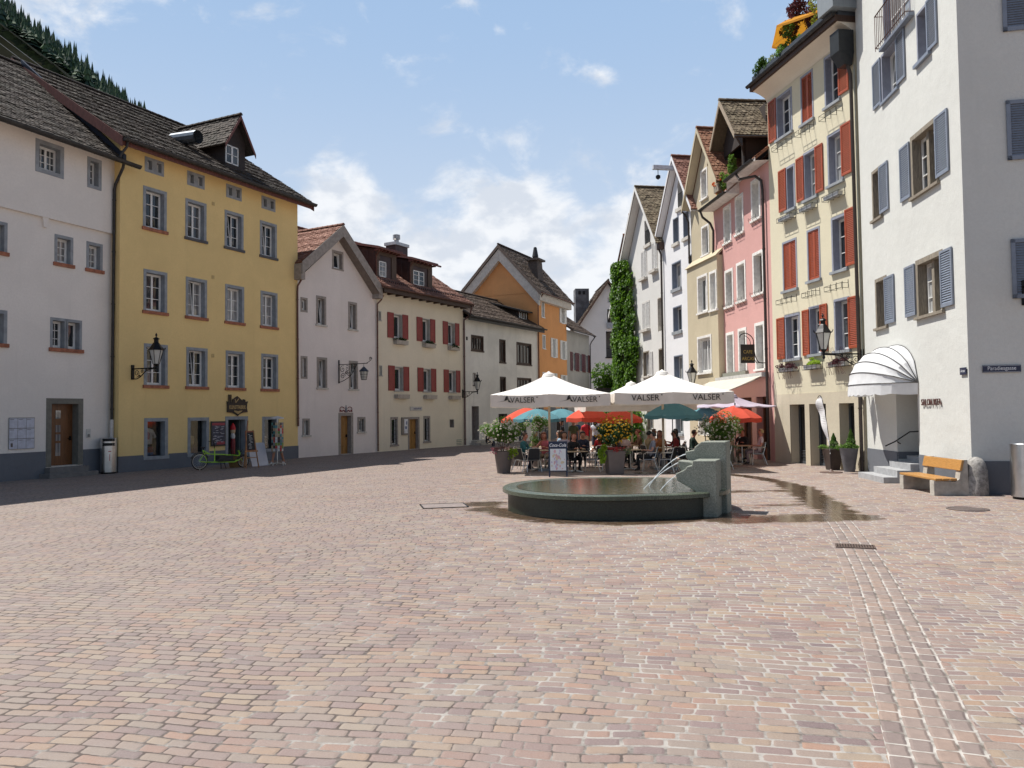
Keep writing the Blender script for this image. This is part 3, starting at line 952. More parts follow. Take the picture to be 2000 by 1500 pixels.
    def door(s, x0, z0, x1, z1, sur=.15, surm=None, depth=.22, mat=None, y=0.0, panels=True, handle=True, glasscol=None, proud=.02):
        surm = surm or M_taupe
        a0, a1, b1 = x0 + sur, x1 - sur, z1 - sur
        s.holes.append((a0, z0, a1, b1, y, None))
        mb = MB(); yy = y + depth
        mb.box(a0, yy, z0, a1, yy + .06, b1)
        if panels:
            w = a1 - a0
            mb.box(a0 + w * .48, yy - .012, z0, a0 + w * .52, yy, b1)
            for i in range(2):
                xa = a0 + w * (.07 + .5 * i); xb = xa + w * .36
                for za, zb in ((.06, .42), (.47, .94)):
                    h = b1 - z0
                    mb.box(xa, yy - .015, z0 + h * za, xb, yy, z0 + h * zb)
        d = mb.build('door', mat, s.o)
        sm = MB()
        if sur: sm.box(x0, y - proud, z0, a0, yy + .05, z1); sm.box(a1, y - proud, z0, x1, yy + .05, z1); sm.box(a0, y - proud, b1, a1, yy + .05, z1)
        else:
            for p, q in (((a0, z0), (a0, b1)), ((a0, b1), (a1, b1)), ((a1, b1), (a1, z0))): sm.face([(p[0], y, p[1]), (q[0], y, q[1]), (q[0], yy + .02, q[1]), (p[0], yy + .02, p[1])])
        sm.build('surround', surm, d)
        st = MB(); st.box(a0, y - .02, z0 - .06, a1, yy, z0 + .02); st.build('threshold', M_sill, d)
        if handle:
            h = MB(); h.tube([(a1 - .12, yy - .07, z0 + 1.0), (a1 - .24, yy - .07, z0 + 1.0)], .012, 6); h.box(a1 - .14, yy - .07, z0 + .93, a1 - .10, yy - .003, z0 + 1.08); h.build('handle', M_iron, d)
        return d
# ---------------------------------------------------------------- left row
S_yellow = stucco('yellow_stucco', (.80, .60, .275), .08, .05)
S_whiteL = stucco('off_white_stucco', (.80, .755, .70), .07, .06)
S_purple = stucco('pale_mauve_stucco', (.79, .72, .675), .08, .06)
S_cream = stucco('cream_stucco', (.78, .70, .55), .08, .06)
S_kwall = stucco('streaked_grey_white_stucco', (.79, .76, .70), .18, .2)
S_orange = stucco('orange_stucco', (.74, .36, .15), .12, .06)
S_grey = stucco('bare_grey_render', (.44, .43, .41), .2, .12)
S_end = stucco('end_house_stucco', (.80, .785, .75), .06, .08)
M_reds = plain('red_shutter_paint', (.24, .028, .025), .5, var=.12)
M_wshut = plain('white_shutter_paint', (.66, .66, .64), .5)
M_maroon = plain('maroon_shutter_paint', (.13, .028, .028), .6)
M_oak = woodm('honey_oak_door', (.36, .185, .05), .5)
M_brdoor = woodm('brown_wood_door', (.15, .06, .02), .4)
M_metalroof = plain('brown_sheet_metal', (.065, .038, .036), .42, .5, .2, scale=1.5)
M_planks = woodm('black_brown_planks', (.035, .024, .02), .75, (3, 3, .15))
M_concrete = plain('concrete', (.40, .37, .32), .9, var=.2, scale=5, bmp=.4)
SB = (M_brick, .13, .05, .07)
SD = (M_greyd, .12, .05, .07)

# --- yellow house
H = House('yellow_house', 'tall yellow rendered house with grey window surrounds and a shop at street level', (-15.31, 30.672), 64.0)
xs3 = [(1.05, 2.2), (3.16, 4.31), (5.36, 6.51), (7.57, 8.71)]
aj = {(2, 2): .11, (2, 3): .10, (1, 1): .10, (0, 1): .11}
for r, (z0, z1) in enumerate([(3.44, 5.12), (6.46, 8.14), (9.86, 11.53)]):
    for c, (x0, x1) in enumerate(xs3):
        dx = .04 * (2 - r)
        H.window(x0 + dx, z0, x1 + dx, z1, .13, M_grey, .24, 2, 3, 1, sill=(SD if (r == 2 and c > 0) else SB), ajar=aj.get((r, c), 0))
for x0, x1 in [(1.12, 2.05), (3.25, 4.2), (5.45, 6.39), (7.67, 8.61)]:
    xm = (x0 + x1) / 2
    H.window(x0, 12.13, xm - .0, 12.75, .12, M_grey, .2, 1, 2, 1, bottom=True, fw_=.03)
    H.window(xm, 12.13, x1, 12.75, .12, M_grey, .2, 1, 2, 1, bottom=True, fw_=.03)
M_display = plain('shop_glass', (.012, .014, .016), .03, spec=.8)
M_clear = clearglass('clear_shop_glass')
for x0, x1 in [(1.16, 2.31), (3.32, 4.48), (7.71, 8.81)]:
    H.holes.append((x0 + .15, .55, x1 - .15, 1.96, 0.0, None))
    f = MB(); f.box(x0, -.015, .5, x0 + .15, .3, 2.1); f.box(x1 - .15, -.015, .5, x1, .3, 2.1); f.box(x0 + .15, -.015, 1.96, x1 - .15, .3, 2.1); f.box(x0 - .04, -.05, .42, x1 + .04, .3, .55)
    w = f.build('display_window', M_grey, H.o)
    g = MB(); g.face([(x0 + .15, .25, .55), (x1 - .15, .25, .55), (x1 - .15, .25, 1.96), (x0 + .15, .25, 1.96)]); g.build('pane', M_clear, w, recalc=False)
    nb = MB(); nb.box(x0 + .1, .30, .5, x1 - .1, .95, 2.0); nb.f = [nb.f[i] for i in (0, 1, 3, 4, 5)]; nb.m = nb.m[:5]; nb.uv = nb.uv[:5]; nb.cl = nb.cl[:5]
    nb.build('display_niche', plain('display_niche_paint', (.10, .12, .13), .8), w, recalc=False)
# shop door: open dark doorway
H.holes.append((5.58, -.1, 6.63, 1.98, 0.0, None))
f = MB(); f.box(5.42, -.02, -.05, 5.58, .3, 2.13); f.box(6.63, -.02, -.05, 6.79, .3, 2.13); f.box(5.58, -.02, 1.98, 6.63, .3, 2.13)
dr = f.build('doorway', M_grey, H.o)
f = MB(); f.face([(5.5, 1.6, -.05), (6.7, 1.6, -.05), (6.7, 1.6, 2.1), (5.5, 1.6, 2.1)]); f.face([(5.5, .3, 0.01), (6.7, .3, .01), (6.7, 1.6, .01), (5.5, 1.6, .01)]); f.face([(5.5, .3, 0), (5.5, 1.6, 0), (5.5, 1.6, 2.1), (5.5, .3, 2.1)]); f.face([(6.7, .3, 0), (6.7, 1.6, 0), (6.7, 1.6, 2.1), (6.7, .3, 2.1)]); f.face([(5.5, .3, 2.08), (6.7, .3, 2.08), (6.7, 1.6, 2.08), (5.5, 1.6, 2.08)])
f.build('shop_interior', plain('shop_interior_paint', (.06, .055, .05), .9), dr, recalc=False)
f = MB(); f.box(6.50, .25, .02, 6.56, .95, 1.95); f.build('door_leaf', plain('grey_green_door', (.12, .15, .15), .5), dr)
H.wall([(0, -.3), (10.21, -.3), (10.21, 13.1), (0, 13.1)], S_yellow, 12.6, y=0.0)
g = MB()
for xx in (0.0, 10.21):
    g.face([(xx, 0, 13.1), (xx, 12.6, 13.1), (xx, 6.3, 17.4)])
g.build('gable_wall', S_yellow, H.o, recalc=False)
H.band(-.02, -.3, 10.23, .62, M_plinth, -.025, .03, skip=[(1.12, 2.35), (3.28, 4.52), (5.42, 6.79), (7.67, 8.85)])
H.band(1.12, -.3, 2.35, .42, M_plinth, -.025, .03); H.band(3.28, -.3, 4.52, .42, M_plinth, -.025, .03); H.band(7.67, -.3, 8.85, .42, M_plinth, -.025, .03)
rf = H.roof_side(-.42, 10.66, (-.68, 12.98), (6.3, 17.5), M_t_dark, verge=(M_fascia, .42, 'lr'), seed=5, tw=.18, th=.165)
H.gutter(-.42, 10.72, -.76, 12.90, M_gutter, .12)
f = MB(); f.box(-.40, -.62, 12.66, 10.62, -.58, 12.92); f.build('fascia_board', M_fascia, rf)
f = MB(); f.face([(-.4, -.6, 12.68), (10.6, -.6, 12.68), (10.6, .0, 12.9), (-.4, .0, 12.9)]); f.face([(10.21, 0, 12.9), (10.62, 0, 12.9), (10.62, 6.2, 16.9), (10.21, 6.2, 16.9)]); f.build('soffit', plain('pale_soffit', (.60, .52, .44), .8), rf, recalc=False)
H.pipe([(-.22, -.72, 12.84), (-.22, -.66, 12.62), (-.30, -.45, 12.35), (-.34, -.42, 12.2)], M_gutter, .05, False)
v = MB()
for z in (11.55, 8.25, 4.75): v.box(4.62, -.02, z, 4.76, .01, z + .16)
v.build('vent_plate', plain('vent_beige', (.52, .38, .17), .8), H.o)
# dormer
def gable_dormer(H, par, xc, hw, yf, zb, ze, za, ylen, wm, rm, wood, win=None, over=.3):
    d = MB()
    d.prism([(xc - hw, zb), (xc + hw, zb), (xc + hw, ze), (xc, za - .12), (xc - hw, ze)], yf, yf + ylen)
    o = d.build('dormer', wood, H.o)
    t = MB()
    sl = (za - ze) / hw
    xl, xr = xc - hw - over, xc + hw + over
    zl = za - sl * (hw + over) + .06
    tile_slope(t, (xl, yf + ylen, zl), (xl, yf - over, zl), (xc, yf - over, za + .06), (xc, yf + ylen, za + .06), .18, .16, seed=31)
    tile_slope(t, (xr, yf - over, zl), (xr, yf + ylen, zl), (xc, yf + ylen, za + .06), (xc, yf - over, za + .06), .18, .16, seed=32)
    ridge_tiles(t, (xc, yf - over - .02, za + .09), (xc, yf + ylen, za + .09))
    t.build('dormer_roof', rm, o, recalc=False)
    v = MB()
    for xe in (xl, xr): v.hexa([(xe, yf - over - .03, zl - .2), (xc, yf - over - .03, za - .16), (xc, yf - over, za - .16), (xe, yf - over, zl - .2), (xe, yf - over - .03, zl), (xc, yf - over - .03, za + .05), (xc, yf - over, za + .05), (xe, yf - over, zl)])
    v.build('dormer_verge', M_fascia, o)
    if win:
        x0, z0, x1, z1 = win
        w = MB(); y = yf - .03
        for q in ((x0, z0, x1, z0 + .05), (x0, z1 - .05, x1, z1), (x0, z0, x0 + .05, z1), (x1 - .05, z0, x1, z1), ((x0 + x1) / 2 - .045, z0, (x0 + x1) / 2 + .045, z1), (x0, (z0 + z1) / 2 - .012, x1, (z0 + z1) / 2 + .012)): w.box(q[0], y, q[1], q[2], yf + .02, q[3])
        w.build('dormer_window', M_white, o)
        p = MB(); p.face([(x0, yf - .006, z0), (x1, yf - .006, z0), (x1, yf - .006, z1), (x0, yf - .006, z1)]); p.build('dormer_pane', M_glass, o, recalc=False)
    return o
gable_dormer(H, rf, 6.62, .62, .62, 13.6, 15.25, 16.3, 3.9, M_planks, M_t_dark, M_planks, win=(6.0, 13.98, 6.78, 14.85), over=.34)
sn = MB(); sn.tube([(4.75, 1.0, 14.85), (4.75, 2.6, 14.95)], .3, 12, caps=False); sn.face([(4.75 + .29 * math.cos(k * PI / 6), 1.5, 14.85 + .29 * math.sin(k * PI / 6)) for k in range(12)]); sn.build('vent_pipe', plain('zinc_pipe', (.16, .18, .20), .4, .7), rf)

# --- white house at the left edge
fx, fy = H.W(0, .45).xy
wa = R(68)
ox, oy = fx - 9 * math.cos(wa), fy - 9 * math.sin(wa)
HW = House('white_house', 'off-white house with a jettied top storey and wooden street door at the left edge', (ox, oy), 68.0)
HW.window(5.65, 10.93, 6.77, 12.12, .15, M_grey, .26, 2, 3, 2, bottom=True, y=-.12)
HW.window(7.76, 10.91, 8.39, 12.1, .13, M_grey, .26, 1, 3, 1, bottom=True, y=-.12)
for x0, x1 in [(3.98, 4.74), (6.52, 7.28), (7.85, 8.57)]: HW.window(x0, 7.84, x1, 8.87, .11, M_grey, .22, 1, 3, 2, sill=SB)
HW.window(3.7, 4.70, 4.77, 5.84, .12, M_grey, .22, 2, 3, 2, sill=SB)
HW.window(6.38, 4.70, 7.06, 5.8, .1, M_grey, .24, 1, 3, 2, sill=None)
HW.window(7.00, 4.70, 7.68, 5.8, .1, M_grey, .24, 1, 1, 1, sill=None)
f = MB(); f.box(6.33, -.08, 4.56, 7.73, .02, 4.695); f.build('sill', M_brick, HW.o)
HW.window(1.2, 7.84, 2.1, 8.87, .11, M_grey, .22, 1, 3, 2, sill=SB); HW.window(1.2, 10.93, 2.1, 12.1, .13, M_grey, .22, 1, 3, 2, bottom=True, y=-.12)
dd = HW.door(6.26, .38, 7.76, 2.86, .20, plain('green_grey_stone', (.17, .165, .14), .9, bmp=.3), .3, M_brdoor, panels=False)
f = MB()
for z0, z1 in ((2.12, 2.42), (1.62, 1.88), (1.3, 1.54), (.75, 1.22)): f.box(6.86, .288, z0, 7.06, .30, z1)
f.build('door_pane', M_glass, dd)
HW.wall([(-3, -.3), (9.02, -.3), (9.02, 9.4), (-3, 9.4)], S_whiteL, 10, y=0.0)
HW.wall([(-3, 9.36), (9.0, 9.36), (9.0, 12.4), (-3, 12.4)], S_whiteL, 10, y=-.12)
f = MB()
for x in (6.1, 2.6): f.prism([(x - .12, 9.36), (x + .12, 9.36), (x + .05, 9.0), (x - .05, 9.0)], -.1, .02)
f.build('jetty_bracket', S_whiteL, HW.o)
HW.band(-3, -.3, 9.0, .95, M_plinth, -.02, .02, skip=[(6.24, 7.78)])
f = MB(); f.box(6.0, -.55, -.05, 8.0, .0, .16); f.box(6.2, -.3, .16, 7.8, .25, .36); f.build('door_step', plain('worn_grey_step', (.16, .155, .15), .85, bmp=.3), HW.o)
HW.roof_side(-3, 8.98, (-.72, 12.22), (5.2, 17.0), M_t_dark, seed=9, tw=.17, th=.16)
HW.gutter(-3, 9.58, -.82, 12.13, M_gutter, .12)
f = MB(); f.face([(-3, -.7, 12.1), (9, -.7, 12.1), (9, -.1, 12.42), (-3, -.1, 12.42)]); f.build('soffit', S_whiteL, HW.o, recalc=False)
f = MB(); f.hexa([(8.9, -.7, 12.2), (9.03, -.7, 12.2), (9.03, 5.2, 17.05), (8.9, 5.2, 17.05), (8.9, -.7, 12.45), (9.03, -.7, 12.45), (9.03, 5.2, 17.3), (8.9, 5.2, 17.3)]); f.build('flashing', plain('dark_blue_flashing', (.015, .018, .03), .5), HW.o)
HW.pipe([(8.86, -.78, 12.1), (8.88, -.7, 11.9), (8.92, -.25, 11.3), (8.92, -.2, 11.1), (8.90, -.17, 2.05)], M_gutter, .055)
f = MB(); f.tube([(8.90, -.17, 2.06), (8.90, -.17, .3)], .075, 10); smoothed(f.build('pipe_sleeve', plain('pale_grey_pipe', (.55, .53, .5), .5), HW.o))

# --- mauve gabled house
H = House('mauve_gable_house', 'pale mauve gabled house with a honey coloured door between the yellow and the cream house', (-10.832, 39.853), 60.5)
SP = (M_sill, .09, .05, .08)
H.window(2.53, 10.06, 3.42, 11.03, .13, M_taupe, .2, 1, 1, 1, sill=(M_taupe, .08, .02, .03), ajar=.12)
H.window(.19, 7.43, .69, 8.18, .1, M_taupe, .16, 1, 1, 1, bottom=True)
H.window(1.31, 6.9, 2.06, 8.41, .13, M_taupe, .22, 1, 1, 1, sill=SP, ajar=.12)
H.window(3.8, 6.87, 4.53, 8.38, .13, M_taupe, .22, 1, 1, 1, sill=SP, ajar=.12)
H.window(.2, 4.01, .67, 5.17, .11, M_taupe, .16, 1, 1, 1, bottom=True)
H.window(1.35, 3.58, 2.12, 5.18, .13, M_taupe, .22, 1, 1, 1, sill=SP, ajar=.12)
H.window(3.84, 3.56, 4.58, 5.12, .13, M_taupe, .22, 1, 1, 1, sill=SP, ajar=.12)
H.window(.3, 1.13, .83, 1.98, .11, M_taupe, .18, 1, 1, 1, sill=SP, ajar=.1)
bw = H.window(4.51, 1.2, 5.2, 2.02, .12, M_taupe, .18, 1, 1, 1, sill=SP)
f = MB()
for x in (4.72, 4.86, 5.0): f.tube([(x, .06, 1.2), (x, .06, 1.9)], .009, 5)
for z in (1.4, 1.62): f.tube([(4.63, .06, z), (5.08, .06, z)], .008, 5)
f.build('window_grille', M_iron, bw)
H.door(2.99, 0, 4.16, 2.26, .17, M_taupe, .26, M_oak)
H.wall([(0, -.3), (6.24, -.3), (6.24, 8.95), (2.95, 11.8), (0, 9.3)], S_purple, 10)
rg_ = H.roof_gable(-.22, 6.0, (2.86, 12.36), 9.88, 9.55, -.52, 4.2, M_t_red, tw=.17, th=.16, verge=(M_taupe, .62), seed=12)
f = MB()
f.face([(-.2, -.5, 9.2), (2.9, -.5, 11.75), (2.9, .0, 11.75), (-.2, .0, 9.2)]); f.face([(6.0, -.5, 8.9), (2.9, -.5, 11.75), (2.9, 0, 11.75), (6.0, 0, 8.9)])
f.build('soffit', plain('taupe_soffit', (.20, .165, .14), .8), rg_, recalc=False)
f = MB(); f.box(-.26, -.5, 9.0, .02, .0, 9.8); f.box(5.86, -.5, 8.78, 6.2, .0, 9.5); f.build('eave_box', M_taupe, rg_)
H.roof_side(-.2, 6.3, (.4, 9.85), (5.2, 13.42), M_t_red, seed=14, tw=.17, th=.16, name='main_roof')
H.pipe([(-.02, -.3, 9.05), (-.1, -.1, 8.7), (-.1, -.08, 8.4), (-.06, -.08, 1.6)], M_copper, .05)
H.pipe([(6.32, -.45, 9.0), (6.3, -.3, 8.75), (6.2, -.09, 8.5), (6.2, -.09, 8.2), (6.2, -.09, .05)], M_copper, .045)

# --- cream house
H = House('cream_house', 'cream house with red shutters, two brown dormers and a yellow door', (-7.761, 45.28), 59.5)
M_greyl = plain('light_grey_trim', (.40, .385, .35), .85, bmp=.2)
shs = [((.94, 1.48), (2.36, 2.88)), ((3.75, 4.29), (5.15, 5.66)), ((6.52, 7.03), (7.92, 8.38))]
for r, (z0, z1) in enumerate(((6.66, 8.13), (3.54, 4.99))):
    for (a, b), (c, d) in shs:
        k = .06 * (1 - 0) if r == 1 else 0
        w = H.window(b + k, z0 + .02, c + k, z1, .06, M_greyl, .24, 1, 1, 1, sill=(M_greyl, .08, .02, .06), fw_=.06)
        H.shutter(w, a + k, z0, b + k + .02, z1 + .03, M_reds, slats=False); H.shutter(w, c + k - .01, z0, d + k, z1 + .02, M_reds, slats=False)
H.window(.14, 7.6, .40, 8.14, .05, M_greyl, .12, 1, 1, 1, sill=(M_greyl, .05, .03, .05)); H.window(.2, 4.4, .46, 4.98, .05, M_greyl, .12, 1, 1, 1, sill=(M_greyl, .05, .03, .05))
for x0, x1, z0, z1 in ((1.18, 1.88, .36, 1.99), (4.38, 5.08, .44, 2.02)):
    w = H.window(x0, z0, x1, z1, .11, M_taupe, .14, 1, 1, 1, sill=(M_taupe, .1, .04, .06), fw_=.02, pane=M_display)
    f = MB()
    for k in range(3): f.tube([(x0 + .17 + k * .18, .05, z0), (x0 + .17 + k * .18, .05, z1 - .11)], .010, 5)
    for k in range(6): f.tube([(x0 + .12, .05, z0 + .12 + k * .24), (x1 - .12, .05, z0 + .12 + k * .24)], .008, 5)
    f.build('window_grille', M_iron, w)
H.door(2.83, 0, 3.97, 1.97, .13, M_taupe, .2, M_oak)
H.window(7.22, 1.24, 7.7, 1.78, .03, M_taupe, .3, 1, 1, 1)
H.wall([(0, -.3), (8.9, -.3), (8.9, 9.35), (0, 9.35)], S_cream, 10.4)
g = MB()
for xx in (0.0, 8.9): g.face([(xx, 0, 9.35), (xx, 10.4, 9.35), (xx, 5.2, 13.2)])
g.build('gable_wall', S_cream, H.o, recalc=False)
f = MB()
for z in (.06, .16, .27, .38): f.box(7.98, -.012, z, 8.56, .005, z + .045)
f.build('cellar_vent', plain('green_grey_vent', (.24, .27, .22), .8), H.o)
rf = H.roof_side(-.05, 9.2, (-.68, 9.52), (5.2, 13.42), M_t_red, seed=17, tw=.17, th=.16, verge=(M_metalroof, .2, 'r'))
H.gutter(-.35, 9.1, -.74, 9.47, M_copper, .08)
f = MB(); f.box(-.1, -.66, 9.16, 9.1, -.62, 9.45)
for k in range(12): f.box(.2 + k * .76, -.62, 9.16, .32 + k * .76, .0, 9.34)
f.build('rafter_ends', M_brownwood, rf)
f = MB(); f.face([(-.1, -.64, 9.36), (9.1, -.64, 9.36), (9.1, .02, 9.8), (-.1, .02, 9.8)]); f.build('soffit', M_brownwood, rf, recalc=False)
sg = MB()
for k in range(46): sg.box(.1 + k * .195, -.25, 9.86, .12 + k * .195, -.2, 9.98)
sg.tube([(0, -.22, 9.97), (9, -.22, 9.97)], .02, 5); sg.build('snow_guard', M_metalroof, rf)
def shed_dormer(H, par, x0, x1, yf, zb, zt, win, ylen=4.2):
    d = MB(); d.hexa([(x0, yf, zb), (x1, yf, zb), (x1, yf + ylen, zb), (x0, yf + ylen, zb), (x0, yf, zt - .12), (x1, yf, zt - .12), (x1, yf + ylen, zt + .9), (x0, yf + ylen, zt + .9)])
    for k in range(6): d.tube([(x0 - .012, yf + .15 + k * .5, zb), (x0 - .012, yf + .15 + k * .5, zt + .05 + k * .1)], .014, 4)
    o = d.build('dormer', M_metalroof, H.o)
    r = MB(); r.hexa([(x0 - .25, yf - .35, zt - .14), (x1 + .25, yf - .35, zt - .14), (x1 + .25, yf + ylen, zt + .93), (x0 - .25, yf + ylen, zt + .93), (x0 - .25, yf - .35, zt), (x1 + .25, yf - .35, zt), (x1 + .25, yf + ylen, zt + 1.05), (x0 - .25, yf + ylen, zt + 1.05)])
    for k in range(7): r.box(x0 - .2 + k * (x1 - x0 + .4) / 6.6, yf - .32, zt - .24, x0 - .12 + k * (x1 - x0 + .4) / 6.6, yf, zt - .13)
    r.tube([(x0 - .28, yf - .40, zt - .10), (x1 + .45, yf - .40, zt - .16)], .06, 7)
    r.build('dormer_roof', M_fascia, o)
    c = MB(); c.tube([(x0 - .12, yf - .38, zt - .16), (x0 - .1, yf - .2, zt - .4), (x0 - .08, yf - .06, zt - .55), (x0 - .08, yf - .06, zb + .4)], .035, 6); c.build('dormer_pipe', M_copper, o)
    f = MB(); y = yf - .04
    f.box(x0, y, zb + .3, x0 + .25, yf, zt - .14); f.box(x1 - .45, y, zb + .3, x1, yf, zt - .14); f.box(x0 + .25, y, zt - .42, x1 - .45, yf, zt - .14)
    f.build('dormer_post', plain('dormer_brown_boards', (.085, .052, .035), .7), o)
    X0, Z0, X1, Z1, cas = win
    w = MB()
    cs = [X0, (X0 + X1) / 2, X1] if cas == 2 else [X0, X1]
    for a, b in zip(cs, cs[1:]):
        for q in ((a, Z0, b, Z0 + .06), (a, Z1 - .06, b, Z1), (a, Z0, a + .06, Z1), (b - .06, Z0, b, Z1), (a, Z0 + (Z1 - Z0) * .34, b, Z0 + (Z1 - Z0) * .34 + .025), (a, Z0 + (Z1 - Z0) * .67, b, Z0 + (Z1 - Z0) * .67 + .025)): w.box(q[0], yf - .05, q[1], q[2], yf - .01, q[3])
    w.build('dormer_window', M_white, o)
    p = MB(); p.face([(X0, yf - .015, Z0), (X1, yf - .015, Z0), (X1, yf - .015, Z1), (X0, yf - .015, Z1)]); p.build('dormer_pane', M_glass, o, recalc=False)
shed_dormer(H, rf, .55, 2.35, .45, 9.9, 11.98, (.72, 10.28, 1.38, 11.2, 1))
shed_dormer(H, rf, 3.75, 6.0, .45, 9.9, 11.85, (4.0, 10.24, 5.12, 11.15, 2))
c = MB(); c.box(4.5, 2.2, 11.8, 5.75, 3.0, 13.05); ch = c.build('chimney', M_metalroof, H.o)
c = MB(); c.box(4.42, 2.12, 13.05, 5.83, 3.08, 13.25); c.build('chimney_cap', plain('pale_sheet_metal', (.5, .5, .5), .4, .5), ch)
c = MB(); c.lathe([(.16, 13.25), (.16, 13.5), (.24, 13.55), (.24, 13.82), (.05, 13.88)], 14, (5.1, 2.6, 0)); c.build('chimney_pot', plain('steel_cowl', (.4, .38, .37), .35, .8), ch)
H.pipe([(8.95, -.7, 9.35), (9.05, -.45, 8.75), (8.88, -.1, 8.45), (8.88, -.09, 8.2), (8.88, -.09, .05)], plain('mauve_brown_pipe', (.13, .075, .07), .5, .3), .06)

# --- grey white house with brown windows
H = House('streaked_white_house', 'low streaked white house with dark brown windows and an old tiled roof', (-3.246, 52.946), 60.0)
def brown_win(x0, z0, x1, z1, n):
    w = H.window(x0, z0, x1, z1, .09, M_brownwood, .08, n, 1, 1, fcol=M_brownwood, sill=(M_brownwood, .1, .04, .06), proud=.03, fw_=.06, bottom=False, pane=M_display)
brown_win(.96, 6.5, 2.54, 7.54, 4); brown_win(4.71, 5.86, 5.58, 7.52, 2); brown_win(7.23, 5.86, 9.55, 7.5, 4)
brown_win(4.74, 3.1, 5.56, 4.8, 2); brown_win(7.26, 3.2, 9.46, 4.82, 4)
H.window(1.13, 4.08, 1.5, 4.94, .06, M_taupe, .12, 1, 1, 1, sill=(M_greyd, .06, .02, .05))
H.window(.34, 7.12, .52, 7.36, .02, M_dark, .1, 1, 1, 1)
H.door(.96, .3, 1.86, 2.64, .0, M_taupe, .4, plain('grey_mauve_door', (.16, .14, .14), .7), panels=False, handle=False)
H.door(4.5, 0, 5.75, 2.1, .0, M_taupe, .3, plain('dark_cellar_door', (.03, .025, .022), .7), panels=False, handle=False)
H.door(7.4, 0, 8.6, 2.3, .0, M_taupe, .3, plain('blue_grey_door', (.06, .075, .085), .6), panels=True, handle=False)
H.wall([(0, -.3), (10.63, -.3), (10.63, 8.62), (0, 8.62)], S_kwall, 7.2)
f = MB(); f.box(.7, -.9, -.1, 2.3, .35, .14); f.box(.85, -.45, .14, 2.1, .35, .3); f.build('door_step', M_concrete, H.o)
rf = H.roof_side(-.05, 10.95, (-.55, 8.76), (3.5, 11.25), M_t_taupe, back=(7.4, 8.8), seed=21, tw=.19, th=.16)
H.gutter(-.1, 11.0, -.62, 8.72, M_gutter, .085)
f = MB(); f.box(0, -.5, 8.44, 10.9, -.44, 8.7); f.face([(0, -.48, 8.5), (10.9, -.48, 8.5), (10.9, .02, 8.75), (0, .02, 8.75)]); f.build('soffit', M_gutter, rf, recalc=False)
d = MB(); d.hexa([(8.9, .75, 9.2), (10.45, .75, 9.2), (10.45, 3.0, 9.2), (8.9, 3.0, 9.2), (8.9, .75, 10.1), (10.45, .75, 10.1), (10.45, 3.0, 10.75), (8.9, 3.0, 10.75)])
do = d.build('dormer', M_planks, H.o)
d = MB(); d.hexa([(8.55, .4, 10.02), (10.8, .4, 10.02), (10.8, 3.3, 10.85), (7.4, 3.3, 10.85), (8.55, .4, 10.14), (10.8, .4, 10.14), (10.8, 3.3, 10.98), (7.4, 3.3, 10.98)]); d.build('dormer_roof', plain('dark_dormer_tiles', (.04, .036, .034), .8, bmp=.4), do)
d = MB()
for k in range(4): d.box(9.0 + k * .36, .70, 9.55, 9.05 + k * .36, .745, 10.0)
d.box(9.0, .70, 9.52, 10.15, .745, 9.57); d.build('dormer_window', M_white, do)
d = MB(); d.face([(9.0, .735, 9.55), (10.13, .735, 9.55), (10.13, .735, 10.0), (9.0, .735, 10.0)]); d.build('dormer_pane', M_display, do, recalc=False)

# --- orange house
H = House('orange_house', 'orange gabled house with white bargeboards rising behind the streaked white house', (2.067, 62.147), 65.0)
def shut_win(x0, z0, x1, z1, both=True, lw=.42):
    a, b = x0 + (lw if both else .0), x1 - lw * (1 if both else 0)
    w = H.window(a, z0 + .04, b, z1, .08, M_white, .16, 2 if both else 1, 1, 1, sill=(M_white, .08, .03, .06))
    if both:
        H.shutter(w, x0, z0, a + .04, z1, M_wshut, slats=False); H.shutter(w, b - .04, z0, x1, z1, M_wshut, slats=False)
shut_win(.85, 9.8, 1.5, 11.4, False); shut_win(4.75, 9.76, 6.35, 11.3)
shut_win(.95, 7.28, 1.62, 8.42, False); shut_win(2.7, 6.72, 4.15, 8.3); shut_win(4.78, 6.68, 6.35, 8.27)
shut_win(.9, 4.2, 1.6, 5.4, False); shut_win(2.8, 4.0, 4.0, 5.4); shut_win(4.8, 4.0, 6.35, 5.34)
H.door(1.0, 0, 2.1, 2.4, .12, M_grey, .3, M_planks); H.door(3.6, 0, 5.6, 2.5, .12, M_grey, .3, M_planks)
H.wall([(0, -.3), (6.39, -.3), (6.39, 11.7), (0, 11.7)], S_orange, 6.8)
g = MB()
for xx in (0.0, 6.39): g.face([(xx, 0, 11.65), (xx, 6.8, 11.65), (xx, 3.2, 15.3)])
g.build('gable_wall', S_orange, H.o, recalc=False)
H.band(-.01, -.3, 6.4, 3.2, plain('blue_grey_base', (.15, .17, .19), .9), -.02, .02, 'base_band', skip=[(1.0, 2.1), (3.6, 5.6)])  # ground floor band in a darker blue grey than the wall above
rf = H.roof_side(-.5, 6.75, (-.55, 11.62), (3.15, 15.75), M_t_taupe, back=(7.2, 11.6), seed=25, tw=.19, th=.16, verge=(woodm('grey_brown_verge', (.20, .15, .12), .8), .3, 'lr'))
f = MB()
for (ya, za), (yc, zc) in (((-.3, 11.35), (3.15, 15.2)), ((3.15, 15.2), (7.0, 11.3))): f.hexa([(-.42, ya, za - .75), (-.02, ya, za - .75), (-.02, yc, zc - .75), (-.42, yc, zc - .75), (-.42, ya, za + .2), (-.02, ya, za + .2), (-.02, yc, zc + .2), (-.42, yc, zc + .2)])
f.box(-.4, -.42, 11.0, 6.6, -.02, 11.6)
f.build('white_bargeboard', plain('chalky_white_boards', (.56, .52, .47), .8), rf)
H.gutter(-.5, 6.8, -.62, 11.58, M_copper, .07)
